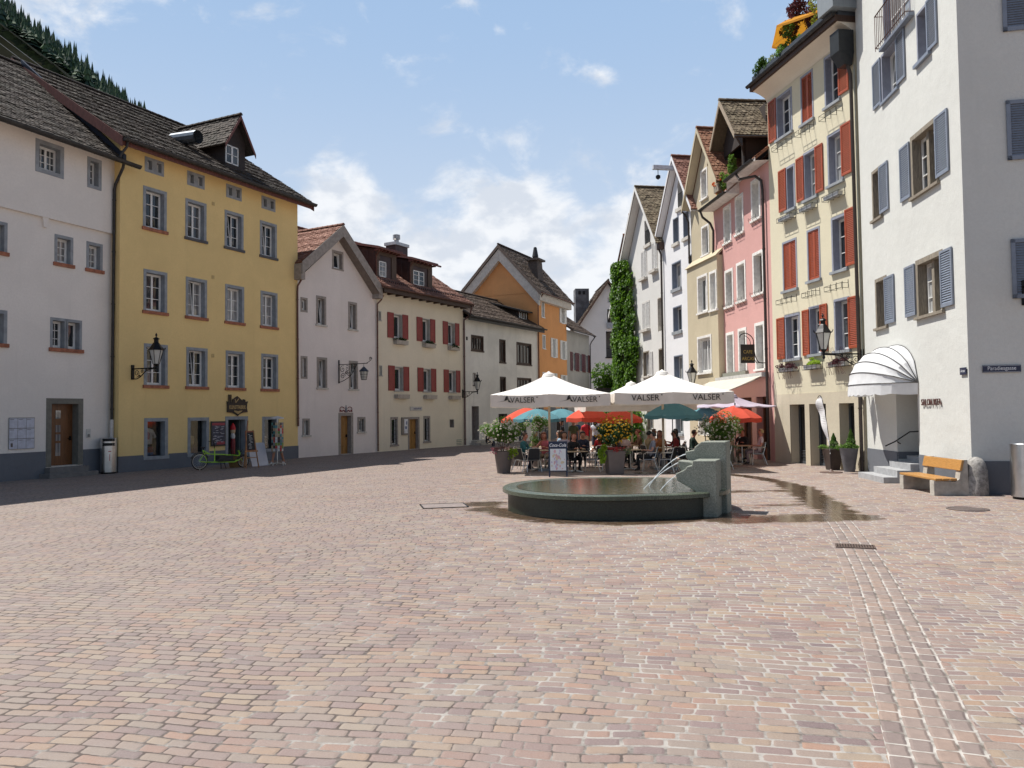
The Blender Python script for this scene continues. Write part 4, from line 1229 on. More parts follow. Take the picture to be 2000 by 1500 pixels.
c = MB(); c.hexa([(1.9, .7, 12.6), (3.2, .7, 12.6), (3.2, 1.7, 12.6), (1.9, 1.7, 12.6), (2.05, .82, 14.7), (3.05, .82, 14.7), (3.05, 1.6, 14.7), (2.05, 1.6, 14.7)])
ch = c.build('chimney', plain('brown_chimney_render', (.10, .08, .07), .9, bmp=.3), H.o)
c = MB(); c.box(1.82, .6, 14.7, 3.28, 1.8, 14.85); c.build('chimney_cap', plain('brown_chimney_slab', (.11, .09, .08), .9), ch)
c = MB(); c.lathe([(.22, 14.85), (.22, 15.05), (.27, 15.07), (.13, 15.85), (.05, 15.9)], 14, (2.55, 1.2, 0)); c.build('chimney_pot', plain('black_clay_pot', (.02, .02, .022), .5), ch)
c = MB(); c.lathe([(.07, 12.8), (.07, 14.1), (.1, 14.12), (.1, 14.2)], 10, (5.2, 1.6, 0)); c.build('flue_pipe', plain('dark_flue', (.06, .05, .05), .5), rf)
H.pipe([(-.1, -.55, 11.5), (-.06, -.2, 11.0), (-.05, -.1, 10.6), (-.05, -.1, .1)], M_copper, .05)
M_antenna = M_iron

# --- grey house with maroon shutters
H = House('grey_house', 'bare grey rendered house with a row of maroon shutters beyond the orange house', (4.767, 67.939), 66.0)
for k in range(3):
    x = 1.35 + k * 1.75
    w = H.window(x, 5.85, x + .8, 7.4, .06, M_grey, .15, 1, 2, 1, sill=(M_sill, .08, .03, .05))
    H.shutter(w, x - .52, 5.8, x + .02, 7.45, M_maroon); H.shutter(w, x + .78, 5.8, x + 1.3, 7.45, M_maroon)
H.window(1.2, 2.9, 2.0, 4.2, .08, M_grey, .15, 2, 2, 1); H.window(4.4, 2.9, 5.2, 4.2, .08, M_grey, .15, 2, 2, 1)
H.wall([(0, -.3), (6.12, -.3), (6.12, 9.3), (0, 9.3)], S_grey, 6.5)
H.roof_side(-.1, 6.35, (-.5, 9.3), (3.2, 11.9), M_t_taupe, seed=28, verge=(M_brownwood, .2, 'r'))
H.gutter(-.1, 6.4, -.56, 9.26, M_gutter, .07)
H.pipe([(6.3, -.56, 9.2), (6.2, -.2, 8.7), (6.1, -.1, 8.4), (6.1, -.1, .1)], M_gutter, .05)

# --- house closing the street at the far end
H = House('end_house', 'steep white gable house with balconies closing the far end of the street', (7.6, 88.0), 3.0)
H.holes.append((3.0, 8.3, 6.0, 11.2, 0.0, None))
H.window(3.9, 5.2, 5.3, 7.5, .1, M_sill, .2, 2, 2, 1)
H.window(3.25, 14.4, 3.85, 15.0, .06, M_sill, .15, 1, 1, 1)
H.holes.append((3.2, 12.2, 5.0, 13.7, 0.0, None))
H.wall([(0, -.3), (6.7, -.3), (6.7, 11.8), (3.3, 16.6), (0, 11.8)], S_end, 9)
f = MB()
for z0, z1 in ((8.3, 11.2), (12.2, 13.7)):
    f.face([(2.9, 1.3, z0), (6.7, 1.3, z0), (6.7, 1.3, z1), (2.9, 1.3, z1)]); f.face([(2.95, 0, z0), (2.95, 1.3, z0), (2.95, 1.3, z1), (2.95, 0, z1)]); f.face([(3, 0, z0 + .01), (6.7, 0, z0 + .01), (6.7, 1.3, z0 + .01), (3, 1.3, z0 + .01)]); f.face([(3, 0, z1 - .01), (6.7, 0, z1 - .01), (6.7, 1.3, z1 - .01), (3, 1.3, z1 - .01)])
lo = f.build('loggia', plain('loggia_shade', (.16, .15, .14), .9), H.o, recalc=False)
f = MB(); f.box(4.0, 1.2, 8.4, 5.2, 1.28, 10.9); f.box(3.7, 1.2, 12.3, 4.6, 1.28, 13.6); f.build('balcony_door', M_glass, lo)
f = MB(); f.box(3.1, -.35, 11.5, 5.9, .2, 12.15); f.build('balcony_parapet', plain('grey_balcony_slab', (.36, .38, .40), .7), lo)
f = MB(); f.tube([(3.13, -.32, 13.2), (5.9, -.32, 13.2)], .03, 6)
for k in range(12): f.tube([(3.15 + k * .25, -.32, 12.1), (3.15 + k * .25, -.32, 13.2)], .016, 4)
f.tube([(3.0, -.03, 9.3), (6.0, -.03, 9.3)], .03, 5); f.box(2.9, -.12, 8.18, 6.1, .02, 8.3)
f.build('railing', M_iron, lo)
H.roof_gable(-.3, 7.0, (3.3, 16.95), 11.7, 11.7, -.5, 9, M_t_taupe, seed=41, verge=(woodm('brown_verge', (.14, .08, .05), .8), .3))
c = MB(); c.box(.1, 3.5, 10, 1.7, 5.2, 16.6); ch = c.build('chimney', plain('weathered_grey_chimney', (.13, .135, .145), .9, var=.35, scale=1.5, bmp=.3), H.o)
c = MB(); c.box(.45, 3.48, 15.9, .75, 3.52, 16.3); c.box(.95, 3.48, 15.9, 1.25, 3.52, 16.3); c.build('chimney_opening', M_dark, ch)
# ---------------------------------------------------------------- right row (x runs from the far end towards the camera)
S_ry = stucco('pale_yellow_stucco', (.66, .61, .455), .06, .05)
S_ryb = stucco('beige_base_stucco', (.58, .52, .40), .08, .08)
S_pink = stucco('pink_stucco', (.62, .35, .32), .07, .06)
S_tan = stucco('tan_stucco', (.54, .47, .335), .10, .08)
S_w3 = stucco('bright_white_stucco', (.78, .78, .79), .04, .03)
S_w4 = stucco('warm_white_stucco', (.68, .67, .64), .06, .06)
S_w = stucco('warm_white_corner_stucco', (.63, .635, .60), .05, .04, .5, 1.4)
M_blues = plain('blue_grey_shutter_paint', (.20, .23, .285), .45, var=.08)
M_bluetrim = plain('blue_grey_trim', (.26, .275, .33), .6, var=.08)
M_orsh = plain('brick_red_shutter_paint', (.335, .072, .030), .42, var=.1)
M_oldwood = woodm('weathered_grey_timber', (.26, .225, .175), .85, (2, 2, .2), .4)
M_louver = plain('pale_shutter_paint', (.58, .57, .55), .55)
M_pipeb = plain('dark_brown_pipe', (.05, .038, .032), .5, .3)
SGR = (M_grey, .10, .06, .10)

# --- white corner house
HWc = H = House('white_corner_house', 'big white corner house with blue grey shutters and a grey painted base on the right', (11.889, 26.475), -95.5)
SW = (M_oldwood, .08, .06, .09)
# top row (partly out of frame)
H.window(2.5, 13.3, 4.5, 15.6, .06, M_bluetrim, .2, 2, 3, 1)
w = H.window(4.86, 11.7, 5.62, 13.1, .07, M_bluetrim, .24, 1, 2, 1, sill=(M_blues, .10, .12, .10)); H.shutter(w, 5.56, 11.7, 6.16, 13.1, M_blues)
w = H.window(2.2, 11.65, 3.5, 13.15, .07, M_bluetrim, .26, 2, 3, 1, sill=(M_blues, .08, .04, .08), ajar=.1); H.shutter(w, 1.5, 11.68, 2.18, 13.12, M_blues); H.shutter(w, 3.44, 11.7, 4.06, 13.15, M_blues)
w = H.window(1.1, 8.2, 1.95, 9.8, .10, M_oldwood, .24, 1, 3, 1, sill=SW); H.shutter(w, 1.80, 8.25, 2.52, 9.75, M_blues)
w = H.window(4.2, 8.1, 5.95, 9.85, .13, M_oldwood, .26, 2, 3, 1, sill=SW); H.shutter(w, 3.46, 8.17, 4.17, 9.76, M_blues); H.shutter(w, 5.84, 8.18, 6.58, 9.8, M_blues)
w = H.window(1.12, 4.7, 2.1, 6.28, .11, M_oldwood, .26, 1, 3, 1, sill=SW); H.shutter(w, 1.98, 4.74, 2.74, 6.2, M_blues)
w = H.window(4.3, 4.68, 6.0, 6.28, .14, M_oldwood, .26, 2, 3, 1, sill=SW); H.shutter(w, 3.56, 4.76, 4.27, 6.22, M_blues); H.shutter(w, 5.9, 4.74, 6.58, 6.22, M_blues)
for x0, x1 in ((4.2, 5.95), (4.3, 6.0)): pass
f = MB(); f.box(5.0, .1, 8.16, 5.16, .3, 9.72); f.box(5.07, .1, 4.70, 5.23, .3, 6.14); f.build('window_post', M_oldwood, H.o)
H.holes.append((2.56, 0.0, 4.14, 2.95, 0.0, None))
H.wall([(0, -.3), (7.2, -.3), (7.2, 17.5), (0, 17.5)], S_w, 9, sides=False)
ea = R(-95.5); wc = R(-12)
# side wall in local coordinates
ex, ey = math.cos(wc - ea), math.sin(wc - ea)
f = MB()
SL = 12
sp = lambda t, o=0.0: (7.2 + ex * t + ey * o, ey * t - ex * o)
H2 = [(1.9, 12.0), (1.9, 8.5), (1.9, 4.8)]
f.face([(*sp(0), -.3), (*sp(SL), -.3), (*sp(SL), 17.5), (*sp(0), 17.5)]); f.face([(0, 0, -.3), (0, 0, 17.5), (0, 9, 17.5), (0, 9, -.3)]); f.face([(0, 0, 17.5), (7.2, 0, 17.5), (*sp(SL), 17.5), (0, 9, 17.5)])
f.build('side_wall', S_w, H.o, recalc=False)
# closed shutters on the side wall
def side_shutter(t0, t1, z0, z1):
    mb = MB()
    for a, b, c, d in ((t0, z0, t0 + .09, z1), (t1 - .09, z0, t1, z1), (t0, z0, t1, z0 + .1), (t0, z1 - .09, t1, z1)):
        p = [sp(a, .015), sp(b if False else c, .015), sp(c, .055), sp(a, .055)]
        mb.hexa([(*p[0], b), (*p[1], b), (*p[2], b), (*p[3], b), (*p[0], d), (*p[1], d), (*p[2], d), (*p[3], d)])
    n = int((z1 - z0 - .2) / .06)
    for k in range(n):
        zc = z0 + .1 + (z1 - z0 - .19) * (k + .5) / n
        a, b = t0 + .09, t1 - .09
        mb.face([(*sp(a, .045), zc - .026), (*sp(b, .045), zc - .026), (*sp(b, .018), zc + .026), (*sp(a, .018), zc + .026)])
    mb.face([(*sp(t0, .012), z0), (*sp(t1, .012), z0), (*sp(t1, .012), z1), (*sp(t0, .012), z1)])
    mb.build('shutter', M_blues, H.o)
for z0, z1 in ((11.35, 13.0), (8.15, 9.62), (4.75, 6.2)):
    side_shutter(1.02, 1.75, z0, z1); side_shutter(1.77, 2.5, z0, z1)
H.band(-.01, -.3, 7.22, .81, M_plinth, -.015, .02, skip=[(2.56, 4.14)])
f = MB(); a, b = sp(0, .018), sp(SL, .018); f.face([(*a, -.3), (*b, -.3), (*b, .81), (*a, .81)]); f.face([(*sp(0, .018), .81), (*sp(SL, .018), .81), (*sp(SL, -.01), .81), (*sp(0, -.01), .81)]); f.build('plinth', M_plinth, H.o, recalc=False)
# door niche with steps
f = MB()
f.face([(2.56, 0, 0), (2.56, 1.5, 0), (2.56, 1.5, 2.95), (2.56, 0, 2.95)]); f.face([(4.14, 0, 0), (4.14, 1.5, 0), (4.14, 1.5, 2.95), (4.14, 0, 2.95)]); f.face([(2.56, 0, 2.95), (4.14, 0, 2.95), (4.14, 1.5, 2.95), (2.56, 1.5, 2.95)]); f.face([(2.56, 1.5, 0), (4.14, 1.5, 0), (4.14, 1.5, 2.95), (2.56, 1.5, 2.95)])
ni = f.build('door_niche', S_w, H.o, recalc=False)
f = MB(); f.box(2.57, .01, .6, 2.585, 1.45, .81); f.box(4.115, .01, .3, 4.13, 1.45, .81); f.build('niche_plinth', M_plinth, ni)
f = MB(); f.box(2.75, 1.4, .62, 3.95, 1.48, 2.75); f.build('door', plain('grey_street_door', (.20, .22, .24), .5), H.o)
f = MB()
for (x0, x1, y0, y1, z) in ((2.05, 4.16, -1.0, -.0, .17), (2.3, 4.15, -.62, .2, .36), (2.57, 4.13, -.25, .5, .54), (2.57, 4.13, .25, 1.45, .70)):
    f.box(x0, y0, z - .20, x1, y1, z)
f.build('steps', plain('grey_stone_steps', (.34, .345, .35), .85, bmp=.3), H.o)
f = MB(); f.tube([(2.42, -.30, .98), (2.60, -.08, 1.12), (2.95, .22, 1.42), (3.3, .45, 1.44), (4.05, .5, 1.44)], .02, 7); f.tube([(2.62, -.03, 1.12), (2.66, .06, 1.05)], .016, 5); f.tube([(4.12, .12, 1.0), (4.0, .1, 1.0), (3.98, .06, 1.08)], .018, 5); f.build('handrail', M_iron, H.o)
# small roof overhang out of frame
H.roof_side(-.2, 7.6, (-.8, 17.5), (4.5, 21), M_t_brown, seed=50, tw=.3, th=.3)
f = MB(); f.tube([(2.4, -.24, 13.3), (4.7, -.24, 13.3)], .016, 5); f.tube([(2.4, -.24, 14.3), (4.7, -.24, 14.3)], .02, 5)
for k in range(17): f.tube([(2.4 + k * .142, -.24, 13.2), (2.4 + k * .142, -.24, 14.3)], .010, 4)
for x in (2.4, 4.7):
    for z in (13.3, 14.3): f.tube([(x, -.24, z), (x, 0, z)], .014, 4)
f.build('window_railing', plain('rusty_brown_iron', (.10, .045, .035), .6, .3), H.o)
f = MB(); f.box(2.45, -.16, 13.16, 4.75, .0, 13.26); f.build('balcony_sill', M_blues, H.o)

# --- pale yellow house
HRY = H = House('pale_yellow_house', 'pale yellow four storey house with brick red shutters and a planted roof terrace', (10.796, 32.472), -79.5)
def ry_open(x0, z0, x1, z1, L=None, Rr=None, cas=2):
    w = H.window(x0, z0, x1, z1, .09, M_bluetrim, .26, cas, 3, 1, sill=SGR, fcol=M_white)
    if L: H.shutter(w, L[0], L[1], L[2], L[3], M_orsh)
    if Rr: H.shutter(w, Rr[0], Rr[1], Rr[2], Rr[3], M_orsh)
    return w
ry_open(.72, 13.1, 1.93, 14.85, L=(.12, 13.15, .72, 14.88))
ry_open(4.15, 13.1, 5.1, 14.95, Rr=(5.04, 13.2, 5.62, 14.98), cas=1)
ry_open(1.34, 10.05, 2.0, 11.78, L=(.8, 10.1, 1.36, 11.78), cas=1)
ry_open(2.62, 10.1, 3.52, 11.92, L=(2.14, 10.15, 2.66, 11.85), Rr=(3.46, 10.15, 3.95, 11.9), cas=1)
ry_open(4.22, 10.2, 5.16, 12.05, Rr=(5.1, 10.3, 5.68, 12.1), cas=1)
ry_open(4.33, 7.05, 5.25, 9.0, Rr=(5.2, 7.1, 5.76, 9.08), cas=1)
ry_open(.98, 4.14, 2.1, 5.9, L=(.38, 4.17, .98, 5.84))
ry_open(2.72, 4.2, 3.56, 6.0, L=(2.3, 4.18, 2.76, 5.92), Rr=(3.5, 4.25, 3.96, 5.98), cas=1)
ry_open(4.36, 4.2, 5.28, 6.05, Rr=(5.24, 4.22, 5.84, 6.0), cas=1)
for x0, z0, x1, z1 in ((.92, 6.88, 2.0, 8.85), (2.73, 6.98, 3.6, 8.92), (2.55, 13.05, 3.42, 14.92)):
    w = H.window(x0, z0, x1, z1, .08, M_bluetrim, .26, 1, 1, 1, sill=SGR)
    xm = (x0 + x1) / 2
    H.shutter(w, x0 + .07, z0 + .02, xm, z1 - .08, M_orsh, y=.012); H.shutter(w, xm + .005, z0 + .02, x1 - .07, z1 - .08, M_orsh, y=.012)
for x0, x1 in ((1.2, 2.28), (2.6, 3.7), (4.52, 5.4)):
    H.holes.append((x0, 0.0, x1, 2.33, 0.0, None))
    f = MB()
    for p, q in (((x0, 0), (x0, 2.33)), ((x0, 2.33), (x1, 2.33)), ((x1, 2.33), (x1, 0))): f.face([(p[0], 0, p[1]), (q[0], 0, q[1]), (q[0], .42, q[1]), (p[0], .42, p[1])])
    d = f.build('shop_door', S_ryb, H.o, recalc=False)
    f = MB(); f.box(x0, .36, 0, x0 + .08, .42, 2.33); f.box(x1 - .08, .36, 0, x1, .42, 2.33); f.box(x0 + .08, .36, 2.22, x1 - .08, .42, 2.33); f.box(x0 + .08, .36, 0, x1 - .08, .42, .12)
    for k in range(7): f.box(x0 + .08, .37, .14 + k * .06, x1 - .08, .40, .165 + k * .06)
    f.build('door_frame', plain('slate_door_frame', (.07, .08, .09), .5), d)
    f = MB(); f.face([(x0 + .06, .405, 0), (x1 - .06, .405, 0), (x1 - .06, .405, 2.3), (x0 + .06, .405, 2.3)]); f.build('pane', M_display, d, recalc=False)
f = MB(); f.hexa([(1.75, .385, 1.4), (2.15, .385, 1.1), (2.15, .398, 1.1), (1.75, .398, 1.4), (1.75, .385, 2.1), (2.15, .385, 1.75), (2.15, .398, 1.75), (1.75, .398, 2.1)]); f.build('poster', plain('red_poster', (.32, .03, .04), .5), H.o)
f = MB(); f.box(4.98, .385, .95, 5.28, .398, 1.35); f.build('poster', plain('white_blue_poster', (.5, .58, .66), .5), H.o)
H.wall([(0, -.3), (5.94, -.3), (5.94, 15.25), (0, 15.25)], S_ry, 8)
H.band(-.01, -.3, 5.95, 2.75, S_ryb, -.012, .02, 'base_band', skip=[(1.2, 2.28), (2.6, 3.7), (4.52, 5.4)])
f = MB(); f.box(1.2, -.012, 2.33, 2.28, .02, 2.75); f.box(2.6, -.012, 2.33, 3.7, .02, 2.75); f.box(4.52, -.012, 2.33, 5.4, .02, 2.75); f.build('base_band', S_ryb, H.o)
# cove under the eaves
f = MB(); n = 8
pr = [(-.66 * (1 - math.cos(PI / 2 * k / n)), 15.02 + .42 * math.sin(PI / 2 * k / n)) for k in range(n + 1)]
pr = [(0, 15.0)] + [(-.66 * (k / n) ** 1.4, 15.02 + .40 * (k / n) ** .8) for k in range(n + 1)]
for a, b in zip(pr, pr[1:]): f.face([(-.05, a[0], a[1]), (5.95, a[0], a[1]), (5.95, b[0], b[1]), (-.05, b[0], b[1])])
f.face([(-.05, a, b) for a, b in pr] + [(-.05, .2, 15.42)]); f.face([(5.95, a, b) for a, b in pr] + [(5.95, .2, 15.42)])
f.build('cove', stucco('cream_cove', (.72, .66, .55), .05, .02), H.o)
f = MB(); f.box(-.12, -.72, 15.40, 6.0, .3, 15.60); f.build('eave_fascia', M_brownwood, H.o)
f = MB(); f.box(-.15, -.60, 15.60, 6.0, 3.5, 15.74); f.box(-.15, -.58, 15.74, 6.0, -.45, 16.05); f.box(-.15, -.45, 15.74, 0.0, 3.5, 16.0); f.build('terrace_deck', plain('slate_blue_metal', (.06, .07, .085), .5, .4), H.o)
H.gutter(-.2, 6.0, -.78, 15.64, M_gutter, .085)
f = MB(); f.hexa([(5.35, -.95, 15.75), (6.25, -.95, 15.75), (6.25, .6, 15.75), (5.35, .6, 15.75), (5.35, -1.05, 18), (6.25, -1.05, 18), (6.25, .6, 18), (5.35, .6, 18)]); f.build('dormer_cheek', woodm('blue_grey_boards', (.24, .27, .29), .6, (3, 3, .1), .12), H.o)
f = MB(); f.hexa([(5.62, -.42, 13.9), (5.98, -.42, 13.9), (5.98, -.1, 13.9), (5.62, -.1, 13.9), (5.5, -.62, 14.35), (6.02, -.62, 14.35), (6.02, -.05, 14.35), (5.5, -.05, 14.35)]); f.box(5.5, -.62, 14.35, 6.02, -.05, 15.1); f.build('rain_hopper', plain('dark_hopper_metal', (.035, .037, .038), .45, .4), H.o)
H.pipe([(5.9, -.25, 13.95), (5.92, -.14, 13.6), (5.92, -.12, 3.3), (5.75, -.14, 3.0), (5.72, -.14, 2.75), (5.9, -.12, 2.5), (5.9, -.12, .02)], M_pipeb, .06)
H.pipe([(5.99, -.05, 13.9), (5.99, -.05, 3.2)], plain('thin_grey_conduit', (.30, .31, .27), .6), .02, False)

# --- pink house
HPK = H = House('pink_house', 'narrow pink house with white window surrounds and a timber dormer above the cafe', (10.125, 38.856), -84.0)
M_wsur = plain('white_surround_paint', (.74, .72, .68), .7, bmp=.1)
SPK = (M_wsur, .09, .06, .09)
for x0, x1, z0, z1 in ((1.3, 2.25, 10.1, 11.85), (2.76, 3.72, 10.2, 11.95), (4.58, 5.54, 10.4, 12.15),
                       (1.3, 2.34, 7.05, 8.8), (2.74, 3.8, 7.1, 8.88), (4.58, 5.7, 7.15, 8.97), (1.3, 2.28, 3.9, 5.82), (2.76, 3.74, 3.9, 5.86), (4.64, 5.64, 3.9, 5.9)):
    w = H.window(x0, z0, x1, z1, .13, M_wsur, .3, 1, 2, 1, sill=(None if (z0 < 4 and x0 < 4) else SPK), proud=.025, fcol=plain('brown_sash', (.10, .07, .055), .5) if z0 < 10 else M_white)
    bl = MB(); h = (z1 - z0) * (.62 if z0 < 4 else .28)
    bl.face([(x0 + .16, .275, z1 - .14), (x1 - .16, .275, z1 - .14), (x1 - .16, .275, z1 - h), (x0 + .16, .275, z1 - h)])
    bl.build('roller_blind', plain('pale_blind', (.55, .57, .6), .7) if z0 < 4 else plain('dark_blind', (.10, .10, .11), .7), w, recalc=False)
    if z0 > 4:
        b = MB(); b.tube([(x0 + .05, -.2, z0 + .03), (x1 - .05, -.2, z0 + .03)], .008, 4)
        for x in (x0 + .1, (x0 + x1) / 2, x1 - .1): b.tube([(x, -.2, z0 + .12), (x, -.2, z0 - .02), (x, -.02, z0 - .25)], .008, 4)
        b.build('flower_bracket', M_iron, w)
f = MB(); f.box(.55, -.16, 3.68, 3.86, .02, 3.9); f.build('stone_ledge', plain('mossy_ledge', (.22, .22, .18), .9, bmp=.4), H.o)
f = MB(); f.prism([(.02, 3.7), (.75, 3.7), (.02, 7.0)], -.28, .0); f.build('buttress', S_pink, H.o)
# cafe front
for x0, x1 in ((.5, 2.0), (2.5, 4.1), (4.6, 5.9)):
    H.holes.append((x0, 0.0, x1, 2.7, 0.0, None))
    f = MB()
    for p, q in (((x0, 0), (x0, 2.7)), ((x0, 2.7), (x1, 2.7)), ((x1, 2.7), (x1, 0))): f.face([(p[0], 0, p[1]), (q[0], 0, q[1]), (q[0], .4, q[1]), (p[0], .4, p[1])])
    d = f.build('cafe_opening', S_pink, H.o, recalc=False)
    f = MB(); f.box(x0, .3, 0, x0 + .09, .4, 2.7); f.box(x1 - .09, .3, 0, x1, .4, 2.7); f.box((x0 + x1) / 2 - .04, .3, 0, (x0 + x1) / 2 + .04, .4, 2.7); f.box(x0, .3, .0, x1, .4, .5); f.box(x0, .3, 2.6, x1, .4, 2.7)
    f.build('cafe_frame', woodm('rust_brown_boards', (.17, .06, .03), .6), d)
    f = MB(); f.face([(x0, .37, 0), (x1, .37, 0), (x1, .37, 2.7), (x0, .37, 2.7)]); f.build('pane', M_display, d, recalc=False)
H.wall([(0, -.3), (6.42, -.3), (6.42, 12.5), (3.3, 12.5), (3.3, 12.0), (0, 12.0)], S_pink, 8.5)
rf = H.roof_side(-.05, 3.3, (-.62, 12.1), (4.4, 16.4), M_t_orange, rounded=True, tw=.18, th=.17, seed=55)
r2 = H.roof_side(3.3, 6.5, (-.62, 12.6), (4.4, 16.6), M_t_orange, rounded=True, tw=.18, th=.17, seed=56, name='roof')
f = MB(); f.face([(-.05, -.6, 12.0), (3.3, -.6, 12.0), (3.3, .02, 12.02), (-.05, .02, 12.02)]); f.face([(3.3, -.6, 12.48), (6.5, -.6, 12.48), (6.5, .02, 12.52), (3.3, .02, 12.52)]); f.box(-.05, -.64, 12.0, 3.3, -.6, 12.14); f.box(3.3, -.64, 12.46, 6.5, -.6, 12.62); f.face([(3.3, -.6, 12.0), (3.3, .0, 12.0), (3.3, .0, 12.6), (3.3, -.6, 12.6)])
f.build('soffit', plain('white_soffit', (.62, .58, .55), .7), rf, recalc=False)
H.gutter(-.1, 3.32, -.70, 12.08, M_gutter, .08); H.gutter(3.3, 6.4, -.70, 12.56, M_gutter, .08)
H.pipe([(.05, -.70, 12.0), (.12, -.62, 11.7), (.3, -.3, 11.35), (.28, -.14, 11.0), (.2, -.12, 10.4), (.0, -.13, 8.0), (-.02, -.13, 6.6), (-.16, -.16, 5.6), (-.16, -.16, 3.6)], M_pipeb, .06)
H.pipe([(4.6, -.70, 12.5), (4.75, -.6, 12.2), (5.6, -.25, 12.1), (5.95, -.13, 11.8), (6.02, -.12, 11.4), (6.02, -.12, .05)], M_pipeb, .06)
# timber dormer with loggia
d = MB()
d.box(.35, .45, 12.7, .5, .6, 15.3); d.box(2.55, .45, 12.7, 2.7, .6, 15.3); d.box(1.5, .45, 12.9, 1.6, .6, 13.8)
d.face([(.35, .5, 12.6), (.35, 4, 12.6), (.35, 4, 15.4), (.35, .5, 15.4)]); d.face([(2.7, .5, 12.6), (2.7, 4, 12.6), (2.7, 4, 15.4), (2.7, .5, 15.4)]); d.face([(.35, 1.6, 12.6), (2.7, 1.6, 12.6), (2.7, 1.6, 16.5), (.35, 1.6, 16.5)])
d.prism([(.35, 14.6), (2.7, 14.6), (2.7, 15.2), (1.52, 16.75), (.35, 15.2)], .46, .56)
do = d.build('dormer', M_planks, H.o)
t = MB()
tile_slope(t, (-.25, 4.5, 14.6), (-.25, -.15, 14.6), (1.52, -.15, 17.0), (1.52, 4.5, 17.0), .18, .16, True, seed=61); tile_slope(t, (3.3, -.15, 14.75), (3.3, 4.5, 14.75), (1.52, 4.5, 17.0), (1.52, -.15, 17.0), .18, .16, True, seed=62)
ridge_tiles(t, (1.52, -.2, 17.04), (1.52, 4.5, 17.04))
t.build('dormer_roof', M_t_brown, do, recalc=False)
v = MB()
for xe, ze in ((-.25, 14.6), (3.3, 14.75)): v.hexa([(xe, -.20, ze - .22), (1.52, -.20, 16.74), (1.52, -.15, 16.74), (xe, -.15, ze - .22), (xe, -.20, ze + .02), (1.52, -.20, 17.02), (1.52, -.15, 17.02), (xe, -.15, ze + .02)])
v.build('dormer_verge', woodm('pale_weathered_verge', (.36, .29, .21), .8), do)
v = MB(); v.tube([(3.36, -.2, 14.62), (3.36, 3.5, 14.7)], .06, 6); v.tube([(3.3, -.1, 14.6), (3.2, .2, 14.2), (2.85, .45, 13.9), (2.8, .45, 13.0)], .04, 6); v.build('dormer_gutter', M_gutter, do)
f = MB(); f.box(.4, .3, 12.75, 2.65, .5, 13.0); f.build('dormer_planter', M_planks, do)

# --- tan house
HT = H = House('tan_house', 'tan house with a projecting lower front and an orange tiled gable beside the pink house', (9.508, 42.756), -81.0)
H.window(2.45, 13.0, 3.3, 14.5, .1, M_wsur, .2, 1, 1, 1, sill=SPK, proud=.03); H.window(2.4, 10.1, 3.35, 11.6, .1, M_wsur, .2, 2, 1, 1, sill=SPK, proud=.03)
for x0, z0, x1, z1 in ((2.55, 7.1, 3.86, 8.98), (4.08, 7.05, 4.95, 8.95), (2.4, 4.05, 4.18, 5.9)):
    H.window(x0, z0, x1, z1, .12, M_wsur, .2, 2, 1, 1, sill=SPK, proud=.03, y=-.35, fw_=.08)
H.window(2.3, .9, 4.0, 2.5, .1, M_wsur, .2, 2, 2, 1, y=-.35)
H.wall([(1.0, -.3), (5.0, -.3), (5.0, 13.4), (3.05, 16.1), (1.0, 13.0)], S_tan, 8)
H.wall([(1.15, -.3), (5.0, -.3), (5.0, 9.65), (1.15, 9.65)], S_tan, .34, y=-.35)
f = MB(); f.prism([(-.45, 9.62), (-.30, 9.62), (0.02, 10.0), (.02, 10.08)], 1.05, 5.05)
f.v = [(p[1], p[0], p[2]) for p in f.v]
f.build('cornice', S_tan, H.o)
r = H.roof_gable(.75, 5.3, (3.02, 16.55), 12.95, 13.2, -.42, 8, M_t_orange, rounded=True, tw=.2, th=.18, verge=(S_tan, .25), seed=63)
f = MB(); f.face([(.78, -.4, 12.85), (3.02, -.4, 16.3), (3.02, 0, 16.3), (.78, 0, 12.85)]); f.face([(5.25, -.4, 13.05), (3.02, -.4, 16.3), (3.02, 0, 16.3), (5.25, 0, 13.05)]); f.build('soffit', S_tan, r, recalc=False)
f = MB(); f.box(4.7, -.3, 12.7, 5.25, 6, 13.05); f.build('eave_box', M_oldwood, r)
H.pipe([(.82, -.4, 12.8), (.88, -.2, 12.5), (.9, -.1, 12.2), (.9, -.1, 10.0)], M_pipeb, .05)

# --- bright white house with hoist
HW3 = H = House('bright_white_house', 'narrow bright white gable house with an arched attic door and a hoist beam', (8.898, 46.047), -79.5)
w = H.window(2.5, 13.4, 3.3, 15.05, .04, M_louver, .3, 1, 1, 1, sill=(M_sill, .2, .15, .1), arch=True, pane=M_display)
f = MB()
for k in range(7): f.tube([(2.55 + k * .115, .02, 13.42), (2.55 + k * .115, .02, 14.2)], .012, 4)
f.tube([(2.54, .02, 14.2), (3.26, .02, 14.2)], .016, 4); f.build('railing', M_iron, w)
for x0, z0, x1, z1 in ((1.8, 11.55, 2.64, 12.98), (3.25, 11.55, 4.09, 12.98)):
    H.window(x0, z0, x1, z1, .05, M_blues, .28, 1, 1, 1, sill=(M_sill, .18, .05, .12), pane=M_display)
for x0, z0, x1, z1 in ((1.5, 9.0, 2.83, 10.5), (1.55, 6.6, 2.8, 8.0), (1.55, 3.85, 2.82, 5.25), (4.0, 9.0, 4.7, 10.5)):
    H.window(x0, z0, x1, z1, .06, M_blues, .28, 2, 1, 1, sill=(M_grey, .18, .04, .1))
H.window(1.6, .9, 2.7, 2.3, .1, M_grey, .25, 2, 1, 1, sill=(M_grey, .14, .04, .1))
H.wall([(.1, -.3), (5.0, -.3), (5.0, 12.9), (2.7, 15.85), (.1, 12.2)], S_w3, 8)
